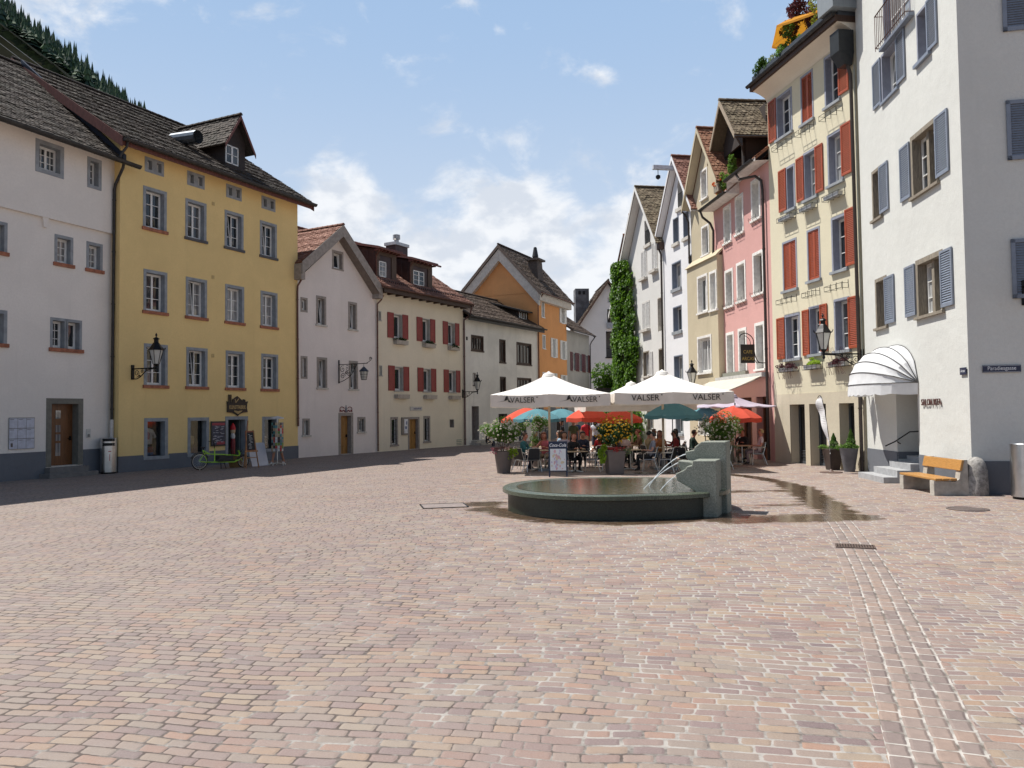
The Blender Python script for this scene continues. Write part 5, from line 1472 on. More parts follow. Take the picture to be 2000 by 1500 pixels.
H.roof_gable(-.15, 5.2, (2.7, 16.3), 12.25, 12.75, -.38, 8, M_t_red, rounded=True, tw=.2, th=.18, verge=(S_w3, .22), seed=66)
f = MB(); f.face([(-.1, -.36, 12.1), (2.7, -.36, 16.0), (2.7, 0, 16.0), (-.1, 0, 12.1)]); f.face([(5.15, -.36, 12.6), (2.7, -.36, 16.0), (2.7, 0, 16.0), (5.15, 0, 12.6)]); f.build('soffit', S_w3, H.o, recalc=False)
f = MB(); f.box(2.62, -1.5, 15.5, 2.85, .2, 15.72); hb = f.build('hoist_beam', plain('pale_grey_beam', (.5, .54, .6), .6), H.o)
f = MB(); f.tube([(2.73, -1.2, 15.5), (2.73, -1.2, 15.25)], .02, 5); f.lathe([(.02, -.16), (.13, -.08), (.13, .05), (.02, .12)], 10, (2.73, -1.2, 15.1)); f.build('pulley', M_iron, hb)

# --- white house with ivy
HW4 = H = House('ivy_white_house', 'white gabled house with louvred shutters half covered by climbing ivy', (7.429, 55.32), -81.0)
w = H.window(6.35, 12.5, 7.5, 14.1, .06, M_louver, .5, 1, 1, 1, sill=(M_sill, .2, .05, .1), pane=M_display)
f = MB()
for k in range(9): f.tube([(6.45 + k * .12, .03, 12.52), (6.45 + k * .12, .03, 13.4)], .014, 4)
f.tube([(6.41, .03, 13.4), (7.44, .03, 13.4)], .02, 4); f.build('railing', M_iron, w)
for x0, z0, x1, z1 in ((5.6, 10.5, 6.75, 12.25), (7.65, 10.65, 8.7, 12.4), (5.65, 7.25, 7.1, 9.0)):
    w = H.window(x0, z0, x1, z1, .05, M_sill, .2, 1, 1, 1, sill=(M_sill, .16, .05, .25))
    xm = (x0 + x1) / 2; H.shutter(w, x0 + .04, z0, xm, z1 - .05, M_louver, y=-.03); H.shutter(w, xm, z0, x1 - .04, z1 - .05, M_louver, y=-.03)
H.window(8.5, 6.9, 9.35, 9.8 - .9, .06, M_sill, .3, 1, 1, 1); w = H.window(5.65, 4.35, 6.85, 5.9, .08, M_oldwood, .2, 2, 1, 1, sill=(M_sill, .1, .05, .1)); H.shutter(w, 6.9, 4.3, 7.5, 5.8, M_louver)
H.window(8.55, 4.3, 9.3, 5.85, .08, M_oldwood, .2, 1, 1, 1, sill=(M_sill, .1, .05, .1)); H.window(6.2, 1.0, 7.4, 2.4, .08, M_oldwood, .2, 2, 1, 1)
H.wall([(.0, -.3), (9.5, -.3), (9.5, 12.1), (6.1, 15.9), (.0, 9.0)], S_w4, 9)
H.roof_gable(-.3, 9.75, (6.1, 16.3), 8.95, 12.0, -.5, 9, M_t_brown, rounded=True, tw=.2, th=.18, verge=(S_w4, .25), seed=69)
f = MB(); f.face([(-.25, -.48, 8.8), (6.1, -.48, 16.0), (6.1, 0, 16.0), (-.25, 0, 8.8)]); f.face([(9.7, -.48, 11.9), (6.1, -.48, 16.0), (6.1, 0, 16.0), (9.7, 0, 11.9)]); f.build('soffit', S_w4, H.o, recalc=False)
f = MB(); f.box(9.35, -.3, 11.6, 9.8, .3, 12.0); f.build('eave_box', M_brownwood, H.o)
H.pipe([(9.6, -.3, 11.7), (9.6, -.12, 11.3), (9.6, -.12, 3.0)], M_pipeb, .06)

# --- two more roofs further along the right side
for nm, lab, org, ang, w_, ap, zl, zr, mt in (('far_gable_house', 'far white gable house whose reddish roof shows just left of the ivy house', (9.0, 64.5), -81.0, 7.6, (3.9, 17.4), 12.6, 12.6, M_t_orange),
                                          ('far_street_house', 'farthest house of the right row, only its tiled roof edge showing beyond the other gables', (9.7, 72.0), -81.0, 7.2, (3.6, 17.6), 13.4, 13.4, M_t_orange)):
    H = House(nm, lab, org, ang)
    H.window(2.0, 8.0, 3.2, 9.6, .1, M_sill, .2, 2, 2, 1); H.window(4.4, 8.0, 5.6, 9.6, .1, M_sill, .2, 2, 2, 1); H.window(2.0, 4.6, 3.2, 6.2, .1, M_sill, .2, 2, 2, 1); H.window(4.4, 4.6, 5.6, 6.2, .1, M_sill, .2, 2, 2, 1)
    H.wall([(0, -.3), (w_, -.3), (w_, zr), (ap[0], ap[1] - .5), (0, zl)], S_w4, 8)
    H.roof_gable(-.3, w_ + .3, ap, zl - .1, zr - .1, -.4, 8, mt, rounded=True, tw=.2, th=.18, verge=(M_brownwood, .2), seed=72)
# ---------------------------------------------------------------- fountain
def stone_mat(name, ca, cb, rough=.7, sc=40):
    m, t, b, o = newmat(name)
    v = objvec(t)
    n = noise(t, v, sc, 5, .7); big = noise(t, v, 1.4, 5)
    c = mixc(t, mapr(t, n, .35, .65), c4(ca), c4(cb))
    c = mixc(t, mapr(t, big, .4, .7, 0, .4), c, c4(mul(ca, .6)))
    t.links.new(c, b.inputs['Base Color'])
    b.inputs['Roughness'].default_value = rough
    bump(t, b, mth(t, 'ADD', n, noise(t, v, 6, 4)), .5, .012)
    return m
M_green = stone_mat('green_grey_granite', (.17, .185, .15), (.31, .325, .275))
M_greenwet = stone_mat('wet_green_granite', (.013, .018, .012), (.032, .042, .028), .4)
M_rim = stone_mat('wet_rim_granite', (.050, .066, .045), (.125, .14, .10), .25)
FT = thing('fountain', 'round green granite fountain with stepped spout stone and water running over its rim', 'fountain', (2.0, 17.5, 0))
def f_out(r0, n=72):
    out = []
    for k in range(n):
        a = 2 * PI * k / n
        r = r0 + .46 * max(0, min(1, (math.cos(a) - .3) / .55)) ** 1.0 * (1 if r0 > 1.9 else .8)
        out.append((r * math.cos(a), r * math.sin(a)))
    return out
def loft(rings, n, closed_top=None):
    mb = MB(); vs = [p for r in rings for p in r]; fs = []
    for i in range(len(rings) - 1):
        for k in range(n): fs.append((i * n + k, i * n + (k + 1) % n, (i + 1) * n + (k + 1) % n, (i + 1) * n + k))
    mb.idx(vs, fs); return mb
o1, o2, o3, o4 = f_out(2.12), f_out(2.20), f_out(2.235), f_out(1.88)
Z = lambda o, z: [(a, b, z) for a, b in o]
b_ = loft([Z(o1, -.05), Z(o1, .385)], 72).build('basin', M_greenwet, FT); smoothed(b_, 50)
b_ = loft([Z(f_out(2.10), .375), Z(o2, .385), Z(o3, .40), Z(o3, .475), Z(o2, .497), Z(f_out(1.95), .49), Z(o4, .47), Z(f_out(1.84), .2)], 72).build('basin_rim', M_rim, FT); smoothed(b_, 35)
def water_mat():
    m, t, b, o = newmat('fountain_water')
    P = N(t, 'ShaderNodeNewGeometry').outputs['Position']
    b.inputs['Base Color'].default_value = (.05, .06, .045, 1)
    b.inputs['Roughness'].default_value = .06
    b.inputs['IOR'].default_value = 1.33
    b.inputs['Specular IOR Level'].default_value = .9
    d = N(t, 'ShaderNodeVectorMath', operation='DISTANCE', inp={0: P, 1: (3.0, 17.2, .5)}).outputs['Value']
    w = mth(t, 'MULTIPLY', mth(t, 'SINE', mth(t, 'MULTIPLY', d, 34)), mapr(t, d, 0, 1.6, .35, .0))
    bump(t, b, mth(t, 'ADD', mth(t, 'ADD', noise(t, P, 7, 4, .6), mth(t, 'MULTIPLY', noise(t, P, 22, 3), .45)), w), .16, .02)
    return m
wm = MB(); n = 72
oo = f_out(1.93)
wm.idx([(0, 0, .4925)] + [(a, b, .4925) for a, b in oo], [(0, k + 1, (k + 1) % n + 1) for k in range(n)])
wm.build('water', water_mat(), FT, recalc=False)
# stepped spout stone, two slabs side by side, radial to the basin
sa = math.atan2(.40, -.92)
SX, SY = Vector((math.cos(sa), math.sin(sa), 0)), Vector((-math.sin(sa) * -1, math.cos(sa) * -1, 0))
SY = Vector((.40, .92, 0)).normalized()
A0 = Vector((4.03 - 2.0, 15.68 - 17.5, 0))
def slab(name, prof, y0, y1, mat, off=0.0):
    mb = MB(); mb.prism(prof, y0, y1)
    mb.v = [tuple(A0 + SX * (p[0] + off) + SY * p[1] + Vector((0, 0, p[2]))) for p in mb.v]
    o = mb.build(name, mat, FT)
    bm = o.modifiers.new('bevel', 'BEVEL'); bm.width = .018; bm.segments = 2
    return o
slab('spout_stone', [(0, -.05), (.42, -.05), (.42, .50), (.55, .58), (.78, .70), (.82, .84), (.62, .94), (.58, 1.0), (.48, 1.02), (.46, 1.12), (0, 1.125)], .0, .62, M_green)
slab('spout_stone', [(-.10, -.05), (.5, -.05), (.5, 1.0), (.72, 1.12), (.74, 1.26), (.56, 1.30), (.54, 1.36), (.44, 1.44), (.40, 1.47), (-.10, 1.475)], .66, 1.25, M_green)
slab('spout_stone', [(.3, .2), (.62, .72), (.78, .96), (.80, 1.10), (.56, 1.08), (.5, 1.06), (.3, 1.05)], .18, .58, M_green)
def water_jet(p, q, h, r=.012):
    mb = MB(); p, q = Vector(p), Vector(q); pts = []
    for k in range(13):
        u = k / 12; w = p.lerp(q, u); w.z = p.z + (q.z - p.z) * u + h * 4 * u * (1 - u); pts.append(w)
    mb.tube(pts, [r * (1 + .3 * math.sin(k * 2.1)) for k in range(13)], 6)
    return mb
M_jet = plain('foaming_water', (.72, .76, .78), .1, var=.05)
g1 = A0 + SX * .82 + SY * .35 + Vector((0, 0, 1.05)); g2 = A0 + SX * .82 + SY * .15 + Vector((0, 0, .80)); g3 = A0 + SX * .76 + SY * .9 + Vector((0, 0, 1.2))
mm = joined(water_jet(g3, g3 + SX * .85 + SY * .1 + Vector((0, 0, -.72)), .12), water_jet(g1, g1 + SX * .75 + Vector((0, 0, -.57)), .05, .010), water_jet(g2, g2 + SX * .35 + Vector((0, 0, -.32)), .03, .010))
smoothed(mm.build('water_jet', M_jet, FT))

# ---------------------------------------------------------------- large market umbrellas
M_canv = fabric('cream_canvas', (.86, .84, .80), .24)
M_val_shade = fabric('shaded_cream_valance', (.76, .70, .63), .12)  # same canvas greyed and darkened, shade put into the valance colour
def big_umbrella(name, label, loc, rz, size, z_edge, rise, val, lettering=None, group='large square cafe umbrellas', canv=None, mark=False):
    canv = canv or M_canv
    t = thing(name, label, 'umbrella', (*loc, 0), rz, group)
    h = size / 2
    mb = MB(); n = 10
    # eight gores with a little sag between the ribs
    rib = []
    for k in range(8):
        a = k * PI / 4 + PI / 4 * 0
        cx, cy = math.cos(a), math.sin(a)
        s_ = h / max(abs(cx), abs(cy)); rib.append((cx * s_, cy * s_))
    for k in range(8):
        p, q = Vector((*rib[k], 0)), Vector((*rib[(k + 1) % 8], 0))
        for i in range(n):
            u0, u1 = i / n, (i + 1) / n
            for j in range(4):
                v0, v1 = j / 4, (j + 1) / 4
                def P(u, v):
                    b = p.lerp(q, v) * u
                    sag = -.07 * math.sin(PI * v) * u * (1 - .4 * u) - .10 * math.sin(PI * u)
                    edge = .0
                    return (b.x, b.y, z_edge + rise * (1 - u) + sag)
                mb.face([P(u0, v0), P(u1, v0), P(u1, v1), P(u0, v1)])
    mb.lathe([(.26, z_edge + rise - .12), (.2, z_edge + rise - .01), (.06, z_edge + rise + .05), (.02, z_edge + rise + .09)], 12)
    c = mb.build('canopy', canv, t, merge=.002); smoothed(c, 30)
    vb = MB(); sides = [((-h, -h), (h, -h)), ((h, -h), (h, h)), ((h, h), (-h, h)), ((-h, h), (-h, -h))]
    rg = random.Random(len(label))
    for (a, b), (c2, d) in sides:
        m_ = 14
        for i in range(m_):
            u0, u1 = i / m_, (i + 1) / m_
            def Q(u, k):
                w = .018 * math.sin(u * 23 + a) * k
                nx, ny = (d - b), -(c2 - a); L = math.hypot(nx, ny)
                dr = .03 * math.sin(PI * ((u * 2) % 1)) * k
                return (a + (c2 - a) * u + nx / L * w, b + (d - b) * u + ny / L * w, z_edge - .015 - (val + dr) * k - .035 * math.sin(PI * ((u * 2) % 1)) * (1 - k))
            vb.face([Q(u0, 1), Q(u1, 1), Q(u1, 0), Q(u0, 0)])
    v = vb.build('valance', M_val_shade if canv is M_canv else canv, t, recalc=False); smoothed(v, 40)
    pm = MB(); pm.tube([(0, 0, 0.05), (0, 0, z_edge + rise - .1)], .045, 10); smoothed(pm.build('pole', M_polew, t))
    bm_ = MB(); bm_.box(-.45, -.45, 0, .45, .45, .08); bm_.lathe([(.09, .08), (.08, .4)], 12); bm_.build('umbrella_base', plain('grey_umbrella_base', (.22, .22, .22), .7), t)
    rm = MB()
    for x, y in rib: rm.bar((0, 0, z_edge + rise - .22), (x * .97, y * .97, z_edge - .05), .022, .035); rm.bar((0, 0, z_edge - .0), (x * .5, y * .5, z_edge + rise * .5 - .22), .018, .022)
    rm.build('rib', M_polew, t)
    if lettering:
        txt, sx, positions, sz = lettering
        for x in positions:
            tm = moved(text_mb(txt, sz, .002, sx), x, -h - .036, z_edge - .015 - val * .48)
            if mark:
                for tri in (((-.95, -.06), (-.68, -.02), (-.62, .12), (-.56, .16), (-.54, .02)), ((-.56, .17), (-.50, .02), (-.40, -.075), (-.52, -.05))):
                    tm.sheet([(x + a * sz / .26 * .9, z_edge - .015 - val * .48 + b * sz / .26) for a, b in tri], y=-h - .037)
                    tm.sheet([(x + a * sz / .26 * .9, z_edge - .015 - val * .48 + b * sz / .26) for a, b in reversed(tri)], y=-h - .0365)
            tm.box(x + sz * 1.86 * sx, -h - .038, z_edge - .015 - val * .48 + sz * .3, x + sz * 2.0 * sx, -h - .035, z_edge - .015 - val * .48 + sz * .44)
            tm.build('lettering', M_letter, v, recalc=False)
    return t
M_polew = woodm('pale_wood_pole', (.58, .47, .33), .5, (6, 6, .4), .12)
M_letter = plain('dark_lettering', (.025, .022, .02), .7)
big_umbrella('market_umbrella', 'big cream umbrella on the left, its valance lettered VALSER beside a mountain mark', (1.36, 29.05), R(-1.5), 4.1, 2.76, .80, .40, ('VALSER', .95, (-.95, 1.18), .27), mark=True)
big_umbrella('market_umbrella', 'big cream umbrella on the right, its valance lettered VALSER without any mark', (5.55, 29.1), R(.5), 4.1, 2.78, .80, .38, ('VALSER', 1.0, (-1.0, 1.10), .29))
big_umbrella('market_umbrella', 'big cream umbrella behind the two lettered ones, its tan underside showing below them', (5.05, 33.4), R(1.5), 4.4, 2.52, .82, .34)
M_lav = fabric('lavender_canvas', (.56, .50, .60), .3)
big_umbrella('market_umbrella', 'pale lavender square umbrella in front of the pink cafe house', (9.0, 32.4), R(40), 2.55, 2.30, .48, .03, canv=M_lav)

# ---------------------------------------------------------------- small parasols
def parasol(name, label, loc, rad, z_edge, rise, mat, val=.16, group='small round parasols over the cafe tables', tilt=0, n=8, rz=0.0):
    t = thing(name, label, 'parasol', (*loc, 0), rz, group)
    mb = MB(); m_ = 6
    for k in range(n):
        a0, a1 = 2 * PI * k / n, 2 * PI * (k + 1) / n
        for i in range(m_):
            u0, u1 = i / m_, (i + 1) / m_
            for j in range(3):
                w0, w1 = j / 3, (j + 1) / 3
                def P(u, w):
                    x = (math.cos(a0) * (1 - w) + math.cos(a1) * w) * rad * u; y = (math.sin(a0) * (1 - w) + math.sin(a1) * w) * rad * u
                    return (x, y + tilt * (rise * (1 - u)) * 0, z_edge + rise * (1 - u ** 1.5) - .03 * math.sin(PI * w) * u + tilt * x)
                mb.face([P(u0, w0), P(u1, w0), P(u1, w1), P(u0, w1)])
    c = mb.build('canopy', mat, t, merge=.002); smoothed(c, 25)
    vb = MB()
    for k in range(n):
        a0, a1 = 2 * PI * k / n, 2 * PI * (k + 1) / n
        for j in range(4):
            def Q(w, d):
                x = (math.cos(a0) * (1 - w) + math.cos(a1) * w) * rad; y = (math.sin(a0) * (1 - w) + math.sin(a1) * w) * rad
                return (x * (1 + .01 * d), y * (1 + .01 * d), z_edge - .03 * math.sin(PI * w) * (1 - d) - d * (val * (.7 + .3 * math.sin(PI * w) ** .6)) + tilt * x)
            vb.face([Q(j / 4, 1), Q((j + 1) / 4, 1), Q((j + 1) / 4, 0), Q(j / 4, 0)])
    vb.build('valance', mat, t, recalc=False)
    p = MB(); p.tube([(0, 0, .05), (0, 0, z_edge + rise + .10)], .019, 8); p.lathe([(.02, z_edge + rise + .02), (.035, z_edge + rise + .06), (.01, z_edge + rise + .11)], 8); p.build('pole', M_iron, t)
    r = MB()
    for k in range(n): a = 2 * PI * k / n; r.tube([(0, 0, z_edge + rise - .06), (math.cos(a) * rad * .97, math.sin(a) * rad * .97, z_edge - .012 + tilt * math.cos(a) * rad)], .006, 4)
    r.build('rib', M_alu, t)
    b = MB(); b.lathe([(.25, 0), (.25, .05), (.05, .08), (.03, .3)], 14); b.build('parasol_base', M_concrete, t)
    return t
M_par_red = fabric('coral_red_canvas', (.72, .115, .07), .32)
M_par_blue = fabric('teal_blue_canvas', (.12, .285, .33), .28)
parasol('parasol', 'coral red parasol at the far left behind the teal one', (.55, 35.2), 1.05, 1.93, .42, M_par_red, tilt=.10)
parasol('parasol', 'teal parasol left of the cream umbrella pole', (1.05, 33.6), 1.05, 1.88, .42, M_par_blue, rz=.2)
parasol('parasol', 'far teal parasol seen between a nearer teal and a red one', (2.25, 36.2), 1.05, 1.92, .38, M_par_blue, rz=.35)
parasol('parasol', 'coral red parasol right of the menu board', (3.25, 33.6), 1.0, 1.90, .46, M_par_red, val=.2, rz=.4)
parasol('parasol', 'coral red parasol partly hidden above the yellow flowering shrub', (4.7, 34.6), 1.0, 1.82, .40, M_par_red, val=.2)
parasol('parasol', 'large teal parasol standing behind the fountain spouts', (6.0, 29.6), 1.12, 1.98, .48, M_par_blue, rz=.25)
parasol('parasol', 'teal parasol mostly hidden behind a larger teal one', (8.1, 33.2), 1.0, 1.86, .42, M_par_blue)
parasol('parasol', 'coral red parasol over the rightmost table below the lavender umbrella', (8.75, 31.0), 1.02, 1.84, .48, M_par_red, val=.2, rz=.3)

# ---------------------------------------------------------------- cafe furniture
def cafe_chair():
    t = thing('cafe_chair', 'x', 'chair')
    f = MB(); r = .013
    for s_ in (-1, 1):
        f.tube([(s_ * .27, .25, 0), (s_ * .25, .22, .40), (s_ * .27, .20, .62), (s_ * .275, .12, .66), (s_ * .27, -.20, .665), (s_ * .22, -.26, .70)], r, 6)
        f.tube([(s_ * .27, -.30, 0), (s_ * .23, -.16, .42), (s_ * .21, -.22, .62), (s_ * .19, -.27, .84)], r, 6)
        f.tube([(s_ * .25, .22, .42), (s_ * .23, -.16, .42)], r, 6)
    f.tube([(-.25, .22, .42), (.25, .22, .42)], r, 6); f.tube([(-.19, -.27, .84), (0, -.30, .87), (.19, -.27, .84)], r, 6); f.tube([(-.23, -.16, .42), (.23, -.16, .42)], r, 6)
    smoothed(f.build('chair_frame', M_alu, t))
    s_ = MB(); n = 5
    for i in range(n):
        x0, x1 = -.225 + .45 * i / n, -.225 + .45 * (i + 1) / n
        for a, b in (((.23, .435), (-.15, .425)),): s_.face([(x0, a[0], a[1]), (x1, a[0], a[1]), (x1, b[0], b[1]), (x0, b[0], b[1])])
    s_.box(-.225, -.16, .425, .225, .235, .445)
    s_.build('seat', M_weave, t)
    b_ = MB(); b_.hexa([(-.21, -.175, .45), (.21, -.175, .45), (.21, -.20, .45), (-.21, -.20, .45), (-.19, -.265, .83), (.19, -.265, .83), (.19, -.288, .83), (-.19, -.288, .83)])
    b_.build('backrest', M_weave, t)
    return t
def weave_mat():
    m, t, b, o = newmat('dark_woven_plastic')
    v = objvec(t)
    w = N(t, 'ShaderNodeTexChecker', inp={'Vector': v, 'Scale': 45.0, 'Color1': (.02, .02, .022, 1), 'Color2': (.05, .05, .052, 1)})
    t.links.new(w.outputs[0], b.inputs['Base Color']); b.inputs['Roughness'].default_value = .5
    return m
M_weave = weave_mat()
def cafe_table(label, loc, rz=0, size=.72, top=None):
    t = thing('cafe_table', label, 'table', (*loc, 0), rz, 'cafe tables on the square')
    m_ = MB(); h = size / 2
    m_.box(-h, -h, .715, h, h, .745)
    o = m_.build('tabletop', top or M_ttop, t); bv = o.modifiers.new('bevel', 'BEVEL'); bv.width = .03; bv.segments = 2
    p = MB(); p.tube([(0, 0, .04), (0, 0, .715)], .028, 8); smoothed(p.build('table_post', M_alu, t))
    b_ = MB()
    for k in range(4): a = PI / 4 + k * PI / 2; b_.bar((0, 0, .06), (math.cos(a) * .33, math.sin(a) * .33, .015), .035, .03)
    b_.build('table_base', M_alu, t)
    return t
M_ttop = woodm('light_table_top', (.48, .36, .22), .5, (1, 6, 1), .2)
M_ttopw = plain('white_table_top', (.68, .66, .62), .5)
TAB = [((.95, 29.3), .2, 'table on the left behind the big white flowering planter'),
       ((2.35, 30.1), .1, 'table behind the drinks menu board'),
       ((2.2, 28.15), .3, 'table directly beside the menu board'),
       ((3.5, 31.2), .0, 'white topped table below the coral parasol right of the menu board'),
       ((4.3, 28.9), .2, 'table right of the yellow flowering shrub'),
       ((5.75, 30.3), .1, 'table in the middle behind the fountain jets'),
       ((6.9, 28.4), .0, 'table half hidden behind the spout stone'),
       ((7.6, 31.0), .1, 'table under the hidden teal parasol'),
       ((9.05, 31.2), .15, 'rightmost table under the coral parasol'),
       ((1.3, 32.4), .0, 'table under the left teal parasol'),
       ((4.8, 32.9), .1, 'table under the back cream umbrella'),
       ((6.5, 33.4), .2, 'far table in front of the bright white house')]
for (loc, rz, lab) in TAB: cafe_table(lab, loc, rz, .74, M_ttopw if 'white topped' in lab else None)
ch0 = cafe_chair()
# (x, y, facing degrees: 0 faces away from the camera, label)
CH = [(.33, 28.75, -40, 'empty dark woven armchair nearest to the left planter'), (.72, 28.55, 10, 'empty dark woven armchair second from the left planter'), (1.5, 28.75, 40, 'armchair behind the left legs of the menu board'),
      (.35, 29.7, -110, 'armchair at the left table turned sideways'), (1.25, 30.0, 160, 'armchair across the left table'),
      (2.15, 28.55, 200, 'armchair of the man in black beside the menu board'), (2.9, 28.3, 70, 'armchair right of the menu board'), (2.0, 30.75, 190, 'armchair behind the menu board, far side of its table'), (2.75, 30.75, 165, 'armchair of the diner right behind the menu board'),
      (2.95, 31.4, -90, 'armchair left of the white topped table'), (3.35, 30.2, 5, 'armchair of the diner in red'), (3.6, 31.95, 180, 'armchair of the woman behind the white topped table'),
      (3.55, 28.6, -20, 'armchair with legs showing left of the yellow flowering shrub'), (4.9, 28.2, 75, 'armchair of the woman in grey'), (4.2, 29.7, 180, 'armchair behind the yellow flowering shrub'), (3.75, 29.3, -80, 'armchair hidden by the yellow flowering shrub'),
      (5.2, 30.1, -70, 'armchair left of the middle table'), (5.75, 31.05, 180, 'armchair behind the middle table'), (6.35, 30.5, 95, 'armchair right of the middle table'), (5.5, 28.0, 60, 'empty armchair seen through the water jets'), (6.2, 28.1, -60, 'empty armchair right of the water jets'),
      (7.6, 28.6, 90, 'armchair behind the spout stone'), (7.0, 31.0, -85, 'armchair left of the table near the right shrub'), (8.2, 31.2, 90, 'armchair behind the right white flowering shrub'), (9.62, 31.0, 80, 'armchair of the blonde woman at the far right'), (9.3, 31.95, 165, 'armchair of the man beside the blonde woman'),
      (8.45, 31.3, -85, 'empty armchair at the rightmost table'), (.8, 32.7, -90, 'armchair under the left teal parasol, left side'), (1.9, 32.4, 90, 'armchair under the left teal parasol, right side'), (4.3, 33.0, -90, 'armchair under the back cream umbrella, left side'), (5.35, 33.0, 90, 'armchair under the back cream umbrella, right side'),
      (6.0, 33.5, -90, 'armchair at the far table, left side'), (7.0, 33.3, 90, 'armchair at the far table, right side')]
for i, (x, y, a, lab) in enumerate(CH):
    o = ch0 if i == 0 else dup(ch0, (0, 0, 0), 0)
    o.location = (x, y, 0); o.rotation_euler = (0, 0, R(a)); tag(o, lab, 'chair', 'dark woven cafe armchairs')
# ---------------------------------------------------------------- people
def skin_body(pose):
    """continuous body from a joint skeleton; returns mesh with material slots skin, top, trousers, shoes"""
    J, E_ = {}, []
    def j(n, p, r): J[n] = (Vector(p), r)
    sit = pose['kind'] == 'sit'
    lean = pose.get('lean', 0.0); turn = pose.get('turn', 0.0)
    hp = .50 if sit else .93
    j('pelvis', (0, 0, hp), .135)
    j('belly', (0, -.01 + lean * .3, hp + .18), .135)
    j('chest', (0, -.02 + lean * .75, hp + .38), .150)
    j('upchest', (0, -.03 + lean * .95, hp + .50), .115)
    j('neck', (0, -.02 + lean * 1.1, hp + .60), .055)
    j('head0', (turn * .01, .01 + lean * 1.2, hp + .68), .075)
    j('head1', (turn * .02, .02 + lean * 1.25, hp + .765), .098)
    j('head2', (turn * .02, .01 + lean * 1.25, hp + .84), .080)
    j('nose', (turn * .06, .118 + lean * 1.25, hp + .75), .014)
    E_ += [('pelvis', 'belly'), ('belly', 'chest'), ('chest', 'upchest'), ('upchest', 'neck'), ('neck', 'head0'), ('head0', 'head1'), ('head1', 'head2'), ('head1', 'nose')]
    for s_, q in ((-1, 'l'), (1, 'r')):
        j('ear' + q, (s_ * .098, .0 + lean * 1.25, hp + .755), .016); E_.append(('head1', 'ear' + q))
        sh = Vector((s_ * .175, -.03 + lean * .95, hp + .49))
        j('sh' + q, sh, .066)
        el_, ha = pose['arms'][0 if s_ < 0 else 1]
        e_ = sh + Vector((s_ * el_[0], el_[1], el_[2])); h = e_ + Vector((s_ * ha[0], ha[1], ha[2]))
        j('el' + q, e_, .044); j('wr' + q, h, .028)
        d = (h - e_).normalized(); side = d.cross(Vector((0, 0, 1)))
        if side.length < .1: side = Vector((1, 0, 0))
        side.normalize()
        palm = h + d * .055
        j('palm' + q, palm, .030)
        E_ += [('upchest', 'sh' + q), ('sh' + q, 'el' + q), ('el' + q, 'wr' + q), ('wr' + q, 'palm' + q)]
        for fi, (o_, L) in enumerate(((-.030, .052), (-.010, .062), (.010, .058), (.030, .045))):
            k1 = palm + d * .035 + side * o_; k2 = k1 + d * L * .6 + Vector((0, 0, -.012)); k3 = k2 + d * L * .4 + Vector((0, 0, -.018))
            j(f'f{fi}a{q}', k1, .0095); j(f'f{fi}b{q}', k2, .0088); j(f'f{fi}c{q}', k3, .008)
            E_ += [('palm' + q, f'f{fi}a{q}'), (f'f{fi}a{q}', f'f{fi}b{q}'), (f'f{fi}b{q}', f'f{fi}c{q}')]
        th = h + d * .02 + side * (-.035 * s_) * -1
        j('tha' + q, th + Vector((0, 0, .005)), .011); j('thb' + q, th + d * .045 + side * (.012 * s_), .0095); E_ += [('wr' + q, 'tha' + q), ('tha' + q, 'thb' + q)]
        hx = s_ * .095
        j('hip' + q, (hx, .02, hp - .04), .105)
        if sit:
            cr = pose.get('cross', 0) * (1 if s_ > 0 else 0)
            kn = (hx * 1.25, .43, hp - .01 + .08 * cr); an = (hx * 1.15 - .12 * cr, .40 + .05 * cr, .09 + .16 * cr)
            if pose.get('tuck'): an = (hx * 1.15, .28, .09)
        else:
            st = pose.get('stride', .05) * s_
            kn = (hx * 1.05, .03 + st, .50); an = (hx * 1.05, -.01 + st * 2.2, .085)
        j('kn' + q, kn, .064); j('cf' + q, Vector(kn).lerp(Vector(an), .35), .056); j('an' + q, an, .040)
        j('heel' + q, (an[0], an[1] - .03, an[2] - .045), .038); j('toe' + q, (an[0] * 1.05, an[1] + .16, an[2] - .052), .030)
        E_ += [('pelvis', 'hip' + q), ('hip' + q, 'kn' + q), ('kn' + q, 'cf' + q), ('cf' + q, 'an' + q), ('an' + q, 'heel' + q), ('an' + q, 'toe' + q)]
    names = list(J); ix = {n: i for i, n in enumerate(names)}
    me = bpy.data.meshes.new('sk'); me.from_pydata([J[n][0] for n in names], [(ix[a], ix[b]) for a, b in E_], [])
    o = bpy.data.objects.new('sk', me); COL.objects.link(o)
    sm = o.modifiers.new('skin', 'SKIN'); sm.use_smooth_shade = True
    for n in names:
        sv = me.skin_vertices[0].data[ix[n]]; r = J[n][1]
        sv.radius = (r, r)
        if n in ('chest', 'upchest', 'belly', 'pelvis'): sv.radius = (r * 1.15, r * .82)
        sv.use_root = (n == 'pelvis')
    ss = o.modifiers.new('sub', 'SUBSURF'); ss.levels = 1; ss.render_levels = 1
    dg = bpy.context.evaluated_depsgraph_get(); dg.update()
    out = bpy.data.meshes.new_from_object(o.evaluated_get(dg))
    bpy.data.objects.remove(o)
    bones = [(a, b, J[a][0], J[b][0]) for a, b in E_]
    short = pose.get('short_sleeve', True); shorts = pose.get('shorts', False)
